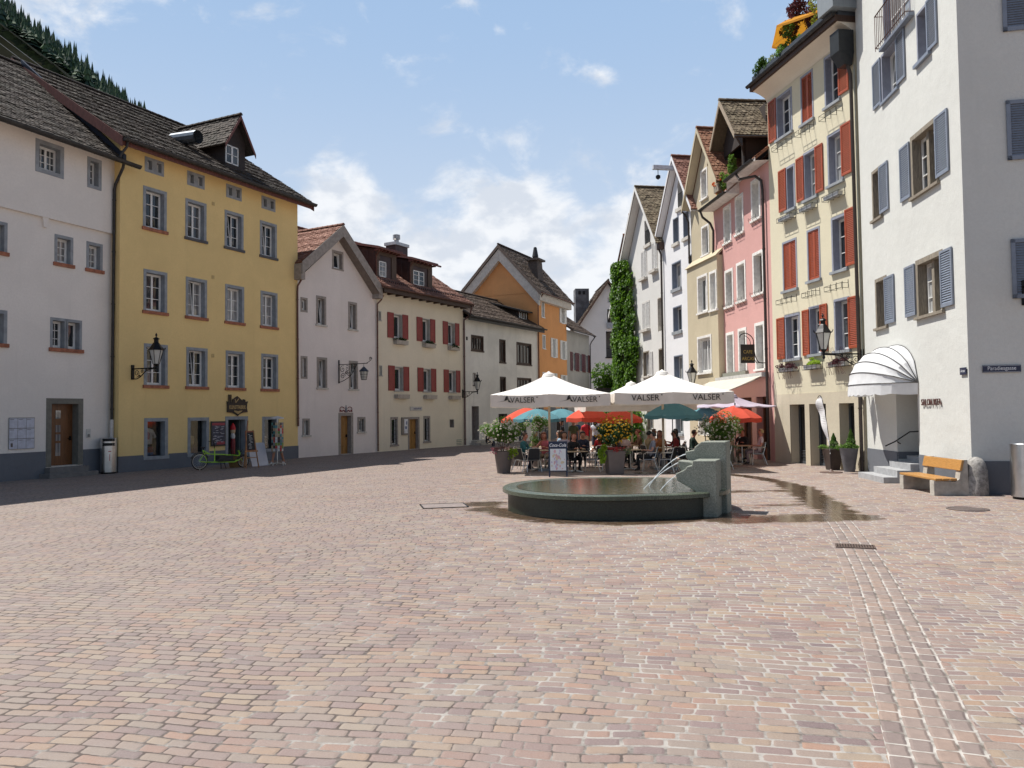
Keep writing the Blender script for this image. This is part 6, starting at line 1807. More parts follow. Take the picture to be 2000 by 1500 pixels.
    def tagof(c):
        best, bn, bu = 9, None, 0
        for a, b, p, q in bones:
            d = q - p; u = max(0, min(1, (c - p).dot(d) / max(1e-9, d.length_squared)))
            L = (c - p - d * u).length - (J[a][1] * (1 - u) + J[b][1] * u)
            if L < best: best, bn, bu = L, (a, b), u
        a, b = bn
        if a.startswith(('head', 'neck')) : return 0
        if a == 'upchest' and b == 'neck': return 0 if bu > .55 else 1
        if a.startswith(('wr', 'palm', 'f', 'th')): return 0
        if a.startswith('el'): return 0 if short else 1
        if a.startswith('sh'): return 1 if (not short or bu < .62) else 0
        if b.startswith('hip') or a.startswith('hip'): return 2
        if a.startswith('kn') or a.startswith('cf'): return 0 if shorts else 2
        if a.startswith('an'): return 3
        if a == 'pelvis': return 2 if c.z < hp + .07 else 1
        return 1
    for k in range(4): out.materials.append(None)
    for p in out.polygons:
        p.material_index = tagof(p.center); p.use_smooth = True
    out.name = 'person_body'
    hd = J['head1'][0]
    return out, hd
def hair_mesh(kind):
    mb = MB(); n, m_ = 14, 9
    rx, ry, rz = .112, .118, .118
    vs = []; fs = []
    low = {'short': -.02, 'long': -.15, 'bald': .02, 'bun': -.03}[kind]
    def P(i, k):
        t = i / m_ * PI * .62; a = 2 * PI * k / n
        x, y, z = math.sin(t) * math.cos(a), math.sin(t) * math.sin(a), math.cos(t)
        front = max(0, math.sin(a))
        zz = rz * z; fr = 1
        if y > .25 and z < .55: y *= .80; zz = max(zz, .062)      # hairline over the brow
        if kind == 'long' and y < .3 and i >= m_ - 3: zz = rz * z - .055 * (i - (m_ - 4)) * (1 - max(0, y))
        w = 1 + .05 * math.sin(a * 5 + i)
        return (rx * x * w, ry * y * w - .012, zz + .012)
    for i in range(m_ + 1):
        for k in range(n): vs.append(P(i, k))
    for i in range(m_):
        for k in range(n): fs.append((i * n + k, (i + 1) * n + k, (i + 1) * n + (k + 1) % n, i * n + (k + 1) % n))
    if kind == 'bald':
        fs = [f for f in fs if min(f) // n >= 4]
    mb.idx(vs, fs)
    if kind == 'bun': mb.lathe([(.0, -.045), (.04, -.03), (.05, 0), (.035, .035), (0, .045)], 8, (0, -.12, .05))
    me = bpy.data.meshes.new('hair'); me.from_pydata(mb.v, [], mb.f)
    for p in me.polygons: p.use_smooth = True
    me.materials.append(None)
    return me
POSES = {
    'lap': dict(kind='sit', arms=(((.06, .05, -.27), (-.10, .22, -.02)), ((.06, .06, -.27), (-.12, .21, .0)))),
    'table': dict(kind='sit', lean=.10, arms=(((.07, .14, -.23), (-.12, .20, .07)), ((.07, .15, -.22), (-.10, .22, .06))), tuck=True, short_sleeve=False),
    'eat': dict(kind='sit', lean=.14, arms=(((.08, .13, -.24), (-.14, .20, .08)), ((.10, .16, -.18), (-.20, .10, .20))), turn=.6),
    'lean': dict(kind='sit', lean=-.10, arms=(((.10, .05, -.26), (-.05, .24, .02)), ((.10, .03, -.26), (-.03, .25, .0))), cross=1, turn=-.8),
    'stand': dict(kind='stand', arms=(((.05, .0, -.28), (.0, .06, -.24)), ((.05, -.01, -.28), (.0, .07, -.24))), stride=.05, short_sleeve=True),
    'walk': dict(kind='stand', arms=(((.05, .09, -.27), (.0, .14, -.2)), ((.05, -.10, -.26), (.0, .03, -.25))), stride=.13, shorts=True),
}
BODY = {k: skin_body(v) for k, v in POSES.items()}
HAIR = {k: hair_mesh(k) for k in ('short', 'long', 'bald', 'bun')}
def cloth(c): return plain('cloth_%02d_%02d_%02d' % tuple(int(x * 99) for x in c), c, .85, var=.15, scale=8)
M_skin = [plain('fair_skin', (.50, .27, .19), .5, var=.06), plain('tanned_skin', (.42, .20, .13), .5, var=.06), plain('ruddy_skin', (.52, .22, .15), .5, var=.06)]
M_hairc = {'black': plain('black_hair', (.012, .010, .009), .5), 'brown': plain('brown_hair', (.06, .032, .018), .5), 'red': plain('auburn_hair', (.22, .06, .025), .5), 'blond': plain('blond_hair', (.42, .29, .13), .5), 'grey': plain('grey_hair', (.38, .37, .35), .5)}
def person(label, loc, ang, pose, top, trousers, hair, haircol, skin=0, shoes=(.03, .03, .03), z=0.0, group='people at the cafe', scale=1.0, hat=None):
    t = thing('person', label, 'person', (*loc, z), R(ang), group)
    me, hd = BODY[pose]
    b = bpy.data.objects.new('body', me); COL.objects.link(b); b.parent = t
    for k, mt in enumerate((M_skin[skin], cloth(top), cloth(trousers), cloth(shoes))):
        b.material_slots[k].link = 'OBJECT'; b.material_slots[k].material = mt
    h = bpy.data.objects.new('hair', HAIR[hair]); COL.objects.link(h); h.parent = t
    h.location = hd; h.material_slots[0].link = 'OBJECT'; h.material_slots[0].material = M_hairc[haircol]
    for s_ in (-1, 1):
        e = bpy.data.objects.new('eye', EYE); COL.objects.link(e); e.parent = t; e.location = hd + Vector((s_ * .033, .088, .012))
    t.scale = (scale,) * 3
    return t
_e = MB(); _e.lathe([(.0, -.011), (.009, -.006), (.011, 0), (.009, .006), (0, .011)], 8)
_eo = _e.build('eye', plain('dark_eye', (.02, .015, .012), .3)); EYE = _eo.data; bpy.data.objects.remove(_eo)
BLK, NAVY, JEANS, BEI, WHT, GRY = (.012, .012, .014), (.02, .025, .05), (.05, .07, .12), (.35, .28, .2), (.68, .66, .64), (.14, .14, .15)
SEAT = .0
P = [('man in a black shirt seated behind the menu board with his back turned', (2.15, 28.55), 205, 'table', BLK, BLK, 'bald', 'red', 2),
     ('woman in a pale pink blouse leaning on the white topped table', (3.6, 31.9), 180, 'eat', (.62, .36, .33), BEI, 'bun', 'brown', 1),
     ('diner in a bright red shirt left of the yellow flowering shrub', (3.35, 30.2), 5, 'lap', (.55, .02, .03), GRY, 'short', 'grey', 1),
     ('woman in a grey top and dark hair seated left of the cream umbrella pole', (4.9, 28.22), 80, 'lean', (.24, .25, .30), BLK, 'short', 'black', 0),
     ('person in a teal striped top at the left table', (.35, 29.7), -110, 'table', (.03, .14, .16), NAVY, 'short', 'brown', 2),
     ('person in a pink top at the back of the left table', (1.25, 30.0), 160, 'eat', (.55, .14, .17), BEI, 'long', 'red', 2),
     ('diner with black hair and a dark jacket above the menu board', (2.75, 30.7), 165, 'table', NAVY, BLK, 'short', 'black', 1),
     ('diner in a pale lilac top left of the man with black hair', (2.0, 30.7), 190, 'lap', (.45, .40, .48), GRY, 'long', 'brown', 0),
     ('woman in a pale rose blouse behind the yellow flowering shrub', (4.2, 29.7), 180, 'lap', (.60, .42, .38), BLK, 'long', 'brown', 1),
     ('man in a black shirt beside the yellow flowering shrub', (3.75, 29.3), -80, 'table', BLK, BLK, 'short', 'black', 1),
     ('diner in an orange top at the middle table', (5.75, 31.0), 180, 'eat', (.55, .22, .08), BEI, 'long', 'red', 2),
     ('diner in a dark red cardigan right of the middle table', (6.35, 30.5), 95, 'table', (.30, .03, .03), NAVY, 'bun', 'brown', 2),
     ('diner in a tan shirt left of the middle table', (5.2, 30.1), -70, 'lap', (.38, .28, .16), JEANS, 'short', 'black', 1),
     ('person in a dark green top near the right shrub', (7.0, 31.0), -85, 'table', (.05, .09, .07), BLK, 'short', 'brown', 2),
     ('person with dark brown hair behind the right white flowering shrub', (8.2, 31.2), 90, 'lap', (.12, .06, .04), BLK, 'long', 'black', 1),
     ('blonde woman in a white and pink blouse at the far right table', (9.62, 31.0), 82, 'lean', (.62, .52, .52), (.30, .22, .22), 'short', 'blond', 2),
     ('man in a black shirt beside the blonde woman', (9.3, 31.95), 150, 'table', BLK, BEI, 'short', 'black', 2),
     ('diner in a beige shirt under the left teal parasol', (.8, 32.7), -90, 'table', BEI, NAVY, 'short', 'grey', 1),
     ('diner in a light blue top under the left teal parasol', (1.9, 32.4), 90, 'lap', (.25, .36, .46), GRY, 'long', 'brown', 0),
     ('diner in a mustard top under the back umbrella', (4.3, 33.0), -90, 'eat', (.50, .34, .08), JEANS, 'short', 'brown', 1),
     ('diner in a brown jumper under the back umbrella', (5.35, 33.0), 90, 'table', (.18, .10, .06), BLK, 'bun', 'red', 2),
     ('diner in white at the far table', (6.0, 33.5), -90, 'lap', WHT, JEANS, 'short', 'brown', 1),
     ('diner in black at the far table', (7.0, 33.3), 90, 'table', BLK, GRY, 'long', 'black', 0)]
for a in P: person(*a)
Q = [('standing person in a bright red shirt and beige trousers behind the tables', (3.55, 38.3), 10, 'stand', (.50, .02, .03), BEI, 'short', 'brown', 1),
     ('standing woman in a white top and dark skirt beside the one in red', (4.05, 38.6), -20, 'walk', (.55, .58, .62), NAVY, 'long', 'black', 1),
     ('standing person in a dark green jacket under the far teal parasol', (2.85, 36.9), 180, 'stand', (.10, .11, .05), BLK, 'short', 'brown', 1),
     ('standing person in a dark blue shirt between the green jacket and the red shirt', (3.2, 39.6), 160, 'stand', (.03, .06, .14), JEANS, 'short', 'black', 0),
     ('standing person in black under the far teal parasol', (2.35, 37.6), 90, 'walk', BLK, BLK, 'short', 'black', 1)]
for a in Q: person(*a, group='people standing behind the cafe')
tag(person('person in black sitting on the doorstep of the streaked white house', (-1.62, 51.0), -60, 'lap', BLK, NAVY, 'short', 'brown', 1, z=-.18), group='people at the cafe')
# ---------------------------------------------------------------- plants
def leaf(mb, p, n, s, rg, w=.5, col=None):
    n = n.normalized()
    a = n.cross(Vector((rg.uniform(-1, 1), rg.uniform(-1, 1), rg.uniform(-1, 1))))
    if a.length < 1e-3: a = Vector((1, 0, 0))
    a.normalize(); b = n.cross(a)
    f = n * s * .16
    mb.face([p - a * s * .5, p + b * s * w * .5 + f * .4, p + a * s * .5 - f, p - b * s * w * .5 + f * .4])
def crown(c, r, nleaf, size, rg, clumps=14, shell=.55, w=.55, droop=0.0):
    """leaf clumps spread through an uneven ellipsoid"""
    mb = MB(); c = Vector(c); r = Vector(r)
    cl = []
    for i in range(clumps):
        d = Vector((rg.gauss(0, 1), rg.gauss(0, 1), rg.gauss(0, 1))).normalized() * rg.uniform(.35, 1.0)
        cl.append((d, rg.uniform(.28, .48)))
    for i in range(nleaf):
        d, rr = cl[rg.randrange(clumps)]
        q = Vector((rg.gauss(0, 1), rg.gauss(0, 1), rg.gauss(0, 1))).normalized() * rr * rg.uniform(.4, 1.0) ** .5
        v = d + q
        p = Vector((c.x + v.x * r.x, c.y + v.y * r.y, c.z + v.z * r.z - droop * (v.x ** 2 + v.y ** 2)))
        nn = v * .6 + Vector((rg.gauss(0, .5), rg.gauss(0, .5), .45 + rg.gauss(0, .4)))
        leaf(mb, p, nn, size * rg.uniform(.6, 1.25), rg, w)
    return mb, cl
def blossoms(c, r, n, size, rg, up_=True):
    mb = MB(); c = Vector(c); r = Vector(r)
    for i in range(n):
        d = Vector((rg.gauss(0, 1), rg.gauss(0, 1), rg.gauss(0, 1) + (.3 if up_ else 0))).normalized() * rg.uniform(.82, 1.22)
        p = Vector((c.x + d.x * r.x, c.y + d.y * r.y, c.z + d.z * r.z)); s = size * rg.uniform(.6, 1.3)
        for k in range(5):
            a = rg.uniform(0, 6.28); n2 = (d + Vector((math.cos(a), math.sin(a), rg.uniform(-.4, .8))) * .8).normalized()
            leaf(mb, p + n2 * s * .3, n2, s, rg, .9)
    return mb
L_green = leafm('mid_green_leaves', (.050, .125, .018), (.17, .30, .055), .45)
L_dark = leafm('dark_green_leaves', (.014, .038, .010), (.045, .095, .022), .25)
L_lime = leafm('lime_leaves', (.20, .34, .02), (.40, .55, .06), .4)
L_bright = leafm('bright_ivy_leaves', (.028, .080, .008), (.125, .245, .020), .42)
L_grey = leafm('sage_leaves', (.12, .17, .10), (.24, .30, .16))
L_maroon = leafm('maroon_leaves', (.045, .012, .016), (.12, .035, .045), .3)
L_cone = leafm('cypress_leaves', (.030, .085, .012), (.095, .19, .02), .25)
F_white = leafm('white_blossom', (.55, .52, .42), (.74, .70, .62), .3)
F_yel = leafm('yellow_blossom', (.50, .30, .02), (.70, .46, .04), .3)
F_pink = leafm('pink_blossom', (.50, .10, .18), (.62, .26, .32), .3)
F_red = leafm('red_blossom', (.42, .03, .04), (.55, .10, .09), .3)
F_orange = leafm('orange_blossom', (.62, .12, .02), (.75, .20, .04), .3)
M_bark = woodm('brown_bark', (.13, .09, .06), .9, (4, 4, .4))
M_pot = plain('taupe_planter', (.125, .105, .098), .55, var=.06)
def planter(label, loc, w0, w1, h, rz=0, square=False, mat=None, grp='tall tapered planters'):
    t = thing('planter', label, 'planter', (*loc, 0), rz, grp)
    mb = MB()
    if square:
        a, b = w0 / 2, w1 / 2
        mb.hexa([(-a, -a, 0), (a, -a, 0), (a, a, 0), (-a, a, 0), (-b, -b, h), (b, -b, h), (b, b, h), (-b, b, h)])
        o = mb.build('pot', mat or M_pot, t); bv = o.modifiers.new('bevel', 'BEVEL'); bv.width = .02; bv.segments = 2
    else:
        mb.lathe([(w0 / 2, 0), (w1 / 2, h - .03), (w1 / 2 + .012, h), (w1 / 2 - .03, h), (w1 / 2 - .04, h - .06)], 24); o = mb.build('pot', mat or M_pot, t); smoothed(o, 40)
    s = MB(); s.lathe([(w1 / 2 - .04, h - .06), (.01, h - .04)], 16); s.build('soil', plain('potting_soil', (.03, .022, .016), .95, bmp=.5), t)
    return t
def shrub(label, loc, z0, zc, r, nl, size, seed, leafmat=None, flowers=None, stems=5, extra=(), group='flowering planter shrubs', clumps=16, w=.55, name='flowering_shrub'):
    rg = random.Random(seed)
    t = thing(name, label, 'shrub', (*loc, 0), 0, group)
    s = MB()
    for k in range(stems):
        a = rg.uniform(0, 6.28); e = Vector((math.cos(a) * r[0] * .5, math.sin(a) * r[1] * .5, zc + rg.uniform(-.1, .2) * r[2]))
        b0 = Vector((math.cos(a) * .05, math.sin(a) * .05, z0 - .05)); s.tube([b0, b0.lerp(e, .5) + Vector((rg.uniform(-.04, .04), rg.uniform(-.04, .04), 0)), e], [.016, .012, .006], 5)
    s.build('stem', M_bark, t)
    c, cl = crown((0, 0, zc), r, nl, size, rg, clumps, w=w); c.build('foliage', leafmat or L_green, t, recalc=False)
    if flowers: blossoms((0, 0, zc), r, flowers[1], flowers[2], rg).build('blossom', flowers[0], t, recalc=False)
    for (nm, lm, c0, rr, n_, sz) in extra:
        q, _ = crown(c0, rr, n_, sz, rg, 8); q.build(nm, lm, t, recalc=False)
    return t
planter('taupe tapered planter at the left front corner of the cafe', (-.33, 28.05), .46, .66, .78)
shrub('bushy white flowering shrub in the left front planter, pink flowers at its foot', (-.33, 28.05), .76, 1.44, (.74, .62, .42), 3000, .095, 5, None, (F_white, 230, .06), 6, extra=(('trailing_leaves', L_lime, (.30, -.22, .68), (.22, .2, .28), 420, .07), ('pink_flowers', F_pink, (-.34, -.16, .82), (.22, .2, .14), 170, .06), ('mauve_flowers', leafm('dusty_rose_leaves', (.25, .13, .12), (.36, .22, .18), .3), (.0, -.2, .86), (.34, .22, .12), 260, .06)))
planter('taupe planter standing behind the left front one', (.12, 32.0), .46, .64, .76)
shrub('standard rose like shrub behind the left front planter', (.95, 31.2), .70, 1.66, (.46, .42, .34), 1500, .075, 8, None, (F_white, 130, .055), 3, extra=(('lower_leaves', L_green, (-.1, 0, 1.1), (.25, .25, .28), 350, .07),))
planter('taupe planter hidden among the chairs holding the standard shrub', (.95, 31.2), .4, .56, .7)
planter('taupe tapered planter in front of the middle chairs', (3.47, 27.0), .50, .62, .80, R(8), True)
shrub('round yellow flowering shrub in the middle planter, lime leaves trailing left', (3.47, 27.0), .78, 1.48, (.60, .56, .44), 3000, .09, 15, L_dark, (F_yel, 300, .06), 6, extra=(('trailing_leaves', L_lime, (-.42, -.2, .66), (.2, .2, .34), 620, .08), ('red_flowers', F_red, (.08, -.2, .88), (.34, .2, .12), 260, .06), ('pale_leaves', L_grey, (.42, -.1, .80), (.2, .2, .16), 200, .07)))
planter('greenish brown planter half hidden behind the spout stone', (7.95, 29.8), .48, .62, .75, 0, True, plain('olive_planter', (.11, .105, .075), .6))
shrub('spreading white flowering oleander right of the spout stone', (7.75, 29.8), .72, 1.44, (.76, .6, .56), 3000, .105, 25, None, (F_white, 260, .065), 7, extra=(('grey_leaves', L_grey, (.45, -.2, .70), (.25, .2, .14), 220, .07),), w=.34)
# two pots with clipped conifers by the yellow house
def cone_plant(label, loc, z0, h, r, seed, group, cx=0.0):
    rg = random.Random(seed); t = thing('potted_conifer', label, 'conifer', (*loc, 0), 0, group)
    mb = MB()
    for i in range(2300):
        u = rg.random() ** .8; rr = r * (1 - u) * (1 + .12 * math.sin(u * 19)) * rg.uniform(.75, 1.05) + .015; a = rg.uniform(0, 6.283)
        p = Vector((cx + rr * math.cos(a), rr * math.sin(a), z0 + h * u)); leaf(mb, p, Vector((math.cos(a), math.sin(a), .9)), .05 * rg.uniform(.6, 1.2), rg, .4)
    mb.build('foliage', L_cone, t, recalc=False)
    q, _ = crown((-.02, 0, z0 + .07), (.34, .34, .14), 900, .055, rg, 10); q.build('low_foliage', L_green, t, recalc=False)
    s = MB(); s.tube([(cx, 0, z0 - .06), (cx, 0, z0 + h * .8)], [.02, .006], 6); s.build('trunk', M_bark, t)
    return t
g_ = 'potted conifers by the pale yellow house'
planter('dark brown square tapered pot behind the white flag', (11.22, 27.75), .34, .52, .74, R(10), True, plain('dark_brown_pot', (.055, .038, .032), .55), g_)
cone_plant('low conifer in the dark brown pot behind the white flag', (11.22, 27.75), .72, .56, .20, 4, g_, .05)
planter('slate grey round pot beside the downpipe of the pale yellow house', (11.40, 26.82), .34, .60, .80, 0, False, plain('slate_grey_pot', (.13, .13, .14), .7, var=.2, scale=3, bmp=.2), g_)
cone_plant('slim cypress in the slate grey pot beside the downpipe', (11.40, 26.82), .78, .66, .20, 6, g_, .08)

# ivy on the white gabled house
rg = random.Random(11)
iv = thing('ivy', 'tall bright green ivy column climbing the white gabled house near the street end', 'ivy', (*HW4.org, 0), HW4.ang)
mb = MB()
def ivy_w(z):
    l = .15 + .5 * math.sin(z * 1.7) * .3; r = 4.9 + .45 * math.sin(z * 1.1 + 1) - max(0, z - 9.0) * .35
    return l, r
for i in range(15000):
    z = rg.uniform(.3, 12.2); l, r = ivy_w(z)
    if z > 10.4: l += (z - 10.4) * .5; r -= (z - 10.4) * .55
    u = rg.random(); x = l + (r - l) * u
    bulge = (.35 + .55 * math.sin(PI * min(1, max(0, u)))) * (1 + .4 * mnoise.noise(Vector((x * 1.3, z * .9, 3))))
    depth = -bulge * rg.uniform(.25, 1.0) ** .6
    if mnoise.noise(Vector((x * .9, z * .8, 0))) < -.32: continue
    p = Vector((x + rg.gauss(0, .12), depth, z))
    leaf(mb, p, Vector((rg.gauss(.1, .5), -1 + rg.gauss(0, .4), .5 + rg.gauss(0, .4))), rg.uniform(.14, .30), rg, .75)
mb.build('foliage', L_bright, iv, recalc=False)
mb = MB()
for i in range(1500):
    z = rg.uniform(.3, 3.6); x = rg.uniform(-.2, 6.6); leaf(mb, Vector((x, -rg.uniform(.2, 1.4), z * (1 - .1 * abs(x - 3)))), Vector((rg.gauss(0, .5), -1, .6)), rg.uniform(.14, .28), rg, .75)
mb.build('low_foliage', L_bright, iv, recalc=False)
s = MB()
for k in range(6):
    x = 1 + k * .55; s.tube([(x, -.05, 0), (x + rg.uniform(-.3, .3), -.08, 3.5), (x + rg.uniform(-.5, .5), -.08, 7), (x + rg.uniform(-.6, .6), -.06, 10.5)], [.06, .045, .03, .015], 6)
s.build('stem', M_bark, iv)
# garden tree, fence and lean-to at the street end
def tree(name, label, loc, h, r, nl, size, seed, lm):
    rg = random.Random(seed); t = thing(name, label, 'tree', (*loc, 0), 0)
    s = MB(); s.tube([(0, 0, 0), (.05, .05, h * .35), (-.05, 0, h * .7)], [.16, .12, .05], 7)
    for k in range(6): a = k * 1.05; s.tube([(0, 0, h * (.35 + .05 * k)), (math.cos(a) * r[0] * .6, math.sin(a) * r[1] * .6, h * (.55 + .06 * k))], [.06, .02], 5)
    s.build('trunk', M_bark, t)
    c, _ = crown((0, 0, h * .72), r, nl, size, rg, 22); c.build('crown', lm, t, recalc=False)
tree('garden_tree', 'round bright green garden tree before the white end house', (9.6, 74.0), 7.2, (2.0, 1.8, 2.4), 4200, .30, 9, L_bright)
tree('garden_tree', 'darker green garden bush hidden low behind the umbrellas', (11.2, 70.0), 4.6, (1.6, 1.4, 1.8), 2200, .28, 19, L_dark)
f = thing('garden_shed', 'low dark timber lean-to with a tiled roof in front of the garden tree', 'shed', (9.0, 71.0, 0), 0)
mb = MB(); mb.box(-.8, 0, 0, 4.2, 2.0, 3.3); mb.build('wall', woodm('black_timber', (.025, .02, .018), .8), f)
mb = MB(); tile_slope(mb, (-1.2, -.6, 3.3), (4.6, -.6, 3.3), (4.6, 2.2, 4.4), (-1.2, 2.2, 4.4), .25, .25); mb.build('roof', M_t_dark, f, recalc=False)

# window boxes -------------------------------------------------------------
def hang(H, x, y, z): v = H.W(x, y, z); return (v.x, v.y, v.z)
def rack_mesh(w, d=.26, h=.17):
    mb = MB(); r = .0085
    for z in (0, h): mb.tube([(-w / 2, 0, z), (-w / 2, -d, z), (w / 2, -d, z), (w / 2, 0, z)], r, 5)
    for x in (-w / 2, -w / 6, w / 6, w / 2): mb.tube([(x, 0, h + .12), (x, 0, 0), (x, -d, 0), (x, -d, h)], r, 5)
    return mb
def rack(H, x0, x1, z, label, box=None, plant=None, seed=1):
    w = x1 - x0
    t = thing('flower_rack', label, 'flower rack', hang(H, (x0 + x1) / 2, -.01, z), H.ang, 'iron flower racks under the windows of the pale yellow house')
    rack_mesh(w).build('rack', M_iron, t)
    if box:
        b = MB(); b.hexa([(-w * .44, -.22, .02), (w * .44, -.22, .02), (w * .44, -.05, .02), (-w * .44, -.05, .02), (-w * .46, -.235, .16), (w * .46, -.235, .16), (w * .46, -.04, .16), (-w * .46, -.04, .16)]); b.build('flower_box', box, t)
    if plant:
        rg = random.Random(seed); q, _ = crown((0, -.16, .26), (w * .52, .2, .15), 700, .07, rg, 9, droop=.05); q.build('plant', plant, t, recalc=False)
        if plant is L_maroon:
            k = MB()
            for i in range(14): x = rg.uniform(-w / 2, w / 2); k.tube([(x, -.2, .2), (x + rg.uniform(-.12, .12), -.3, .02), (x + rg.uniform(-.2, .2), -.27, -.28)], .005, 4)
            for i in range(14): x = rg.uniform(-w / 2, w / 2); k.tube([(x, -.15, .2), (x + rg.uniform(-.15, .1), -.2, .5), (x + rg.uniform(-.25, .1), -.22, .7)], .004, 4)
            k.build('twig', plain('red_brown_twig', (.09, .035, .03), .8), t)
M_zincbox = plain('grey_zinc_box', (.40, .41, .42), .5, .4)
col_n = ('left', 'middle', 'right')
row_n = ('lowest', 'second', 'third', 'top')
for r, (z, xs) in enumerate(((3.62, ((.75, 1.95), (2.6, 3.55), (4.2, 5.3))), (6.35, ((.8, 1.9), (2.7, 3.5), (4.2, 5.25))), (9.62, ((1.0, 2.0), (2.55, 3.5), (4.2, 5.2))), (12.6, ((.75, 1.85), (2.5, 3.4), (4.15, 5.2))))):
    for c, (a, b) in enumerate(xs):
        pl = {0: (L_maroon, L_lime, L_maroon)}.get(r, (None,) * 3)[c]
        kind = 'with trailing maroon plants' if pl is L_maroon else ('with fresh green leaves' if pl else ('holding an empty zinc box' if r == 2 else 'empty'))
        rack(HRY, a, b, z, f'iron flower rack {kind} under the {col_n[c]} window of the {row_n[r]} row', (M_zincbox if r in (0, 2) else None), pl, 10 * r + c)
HCm = [o for o in COL.objects if o.name == 'cream_house'][0]
class _F:  # frame of an existing house
    def __init__(s, o): s.o = o; s.ang = o.rotation_euler.z; s.P = Vector(o.location)
    W = House.W
FC = _F(HCm)
for r, (z, xs) in enumerate(((3.08, ((1.55, 2.7), (4.4, 5.5), (7.1, 8.2))), (6.3, ((1.5, 2.6), (4.32, 5.4), (7.05, 8.1))))):
    for c, (a, b) in enumerate(xs):
        t = thing('window_box', f'pale grey window box {"with green plants" if r else "without plants"} under the {col_n[c]} window of the cream house', 'window box', hang(FC, (a + b) / 2, -.02, z), FC.ang, 'window boxes on the cream house')
        w = b - a; m_ = MB(); m_.hexa([(-w / 2, -.24, 0), (w / 2, -.24, 0), (w / 2, 0, 0), (-w / 2, 0, 0), (-w / 2, -.27, .24), (w / 2, -.27, .24), (w / 2, 0, .24), (-w / 2, 0, .24)]); m_.build('box', plain('pale_fibre_box', (.40, .36, .31), .85), t)
        if r:
            q, _ = crown((0, -.15, .32), (w * .5, .16, .14), 420, .08, random.Random(40 + c), 8, droop=.06); q.build('plant', L_dark, t, recalc=False)
# dormer flowers
t = thing('dormer_flowers', 'orange and green flowers spilling over the timber dormer of the pink house', 'flowers', hang(HPK, 1.3, .25, 13.0), HPK.ang)
q, _ = crown((.0, -.1, .0), (1.0, .35, .62), 1500, .13, random.Random(6), 12, droop=.1); q.build('foliage', L_green, t, recalc=False)
q, _ = crown((.7, -.05, .8), (.35, .3, .6), 600, .12, random.Random(7), 8); q.build('tall_foliage', L_green, t, recalc=False)
blossoms((-.35, -.2, .1), (.5, .3, .42), 70, .11, random.Random(8)).build('blossom', F_orange, t, recalc=False)
# roof terrace: parasols and plants
M_par_or = fabric('orange_canvas', (.66, .30, .03), .35)
for k, (x, y, z, rz) in enumerate(((2.35, .8, 15.35, .3), (4.6, 1.1, 16.3, .6))):
    v = HRY.W(x, y, 0)
    o = parasol('terrace_parasol', ('orange parasol on the planted roof terrace, the lower left one', 'orange parasol on the planted roof terrace, cut by the top of the picture')[k], (v.x, v.y), 1.75, 1.55, .75, M_par_or, val=.12, group='orange parasols on the roof terrace', n=6, rz=rz)
    o.location.z = z
for k, (nm, x, y, z, r, n_, sz, lm, lab) in enumerate((('terrace_shrub', .55, -.3, 16.15, (.55, .4, .45), 1000, .13, L_cone, 'rounded clipped shrub at the left end of the roof terrace'),
        ('terrace_grass', 1.45, -.3, 16.2, (.7, .4, .5), 1000, .16, L_grey, 'wispy grey green plant on the roof terrace'), ('terrace_shrub', 2.6, -.3, 16.3, (.8, .4, .55), 1400, .15, L_green, 'feathery green shrub below the orange parasol on the roof terrace'),
        ('terrace_maple', 3.1, .1, 17.45, (1.3, .8, .9), 1500, .18, L_maroon, 'purple leaved maple on the roof terrace against the sky'), ('terrace_shrub', 4.6, -.25, 16.7, (.8, .4, .75), 1300, .15, leafm('yellow_green_leaves', (.16, .22, .02), (.36, .38, .05)), 'yellow green shrub on the roof terrace beside the grey boards'))):
    v = HRY.W(x, y, 0); t = thing(nm, lab, 'shrub', (v.x, v.y, z - r[2] * .9), HRY.ang)
    q, _ = crown((0, 0, r[2] * .9), r, n_, sz, random.Random(50 + k), 10, w=.35); q.build('foliage', lm, t, recalc=False)
    s = MB(); s.tube([(0, 0, -.3), (0, 0, r[2])], [.03, .012], 5); s.build('stem', M_bark, t)
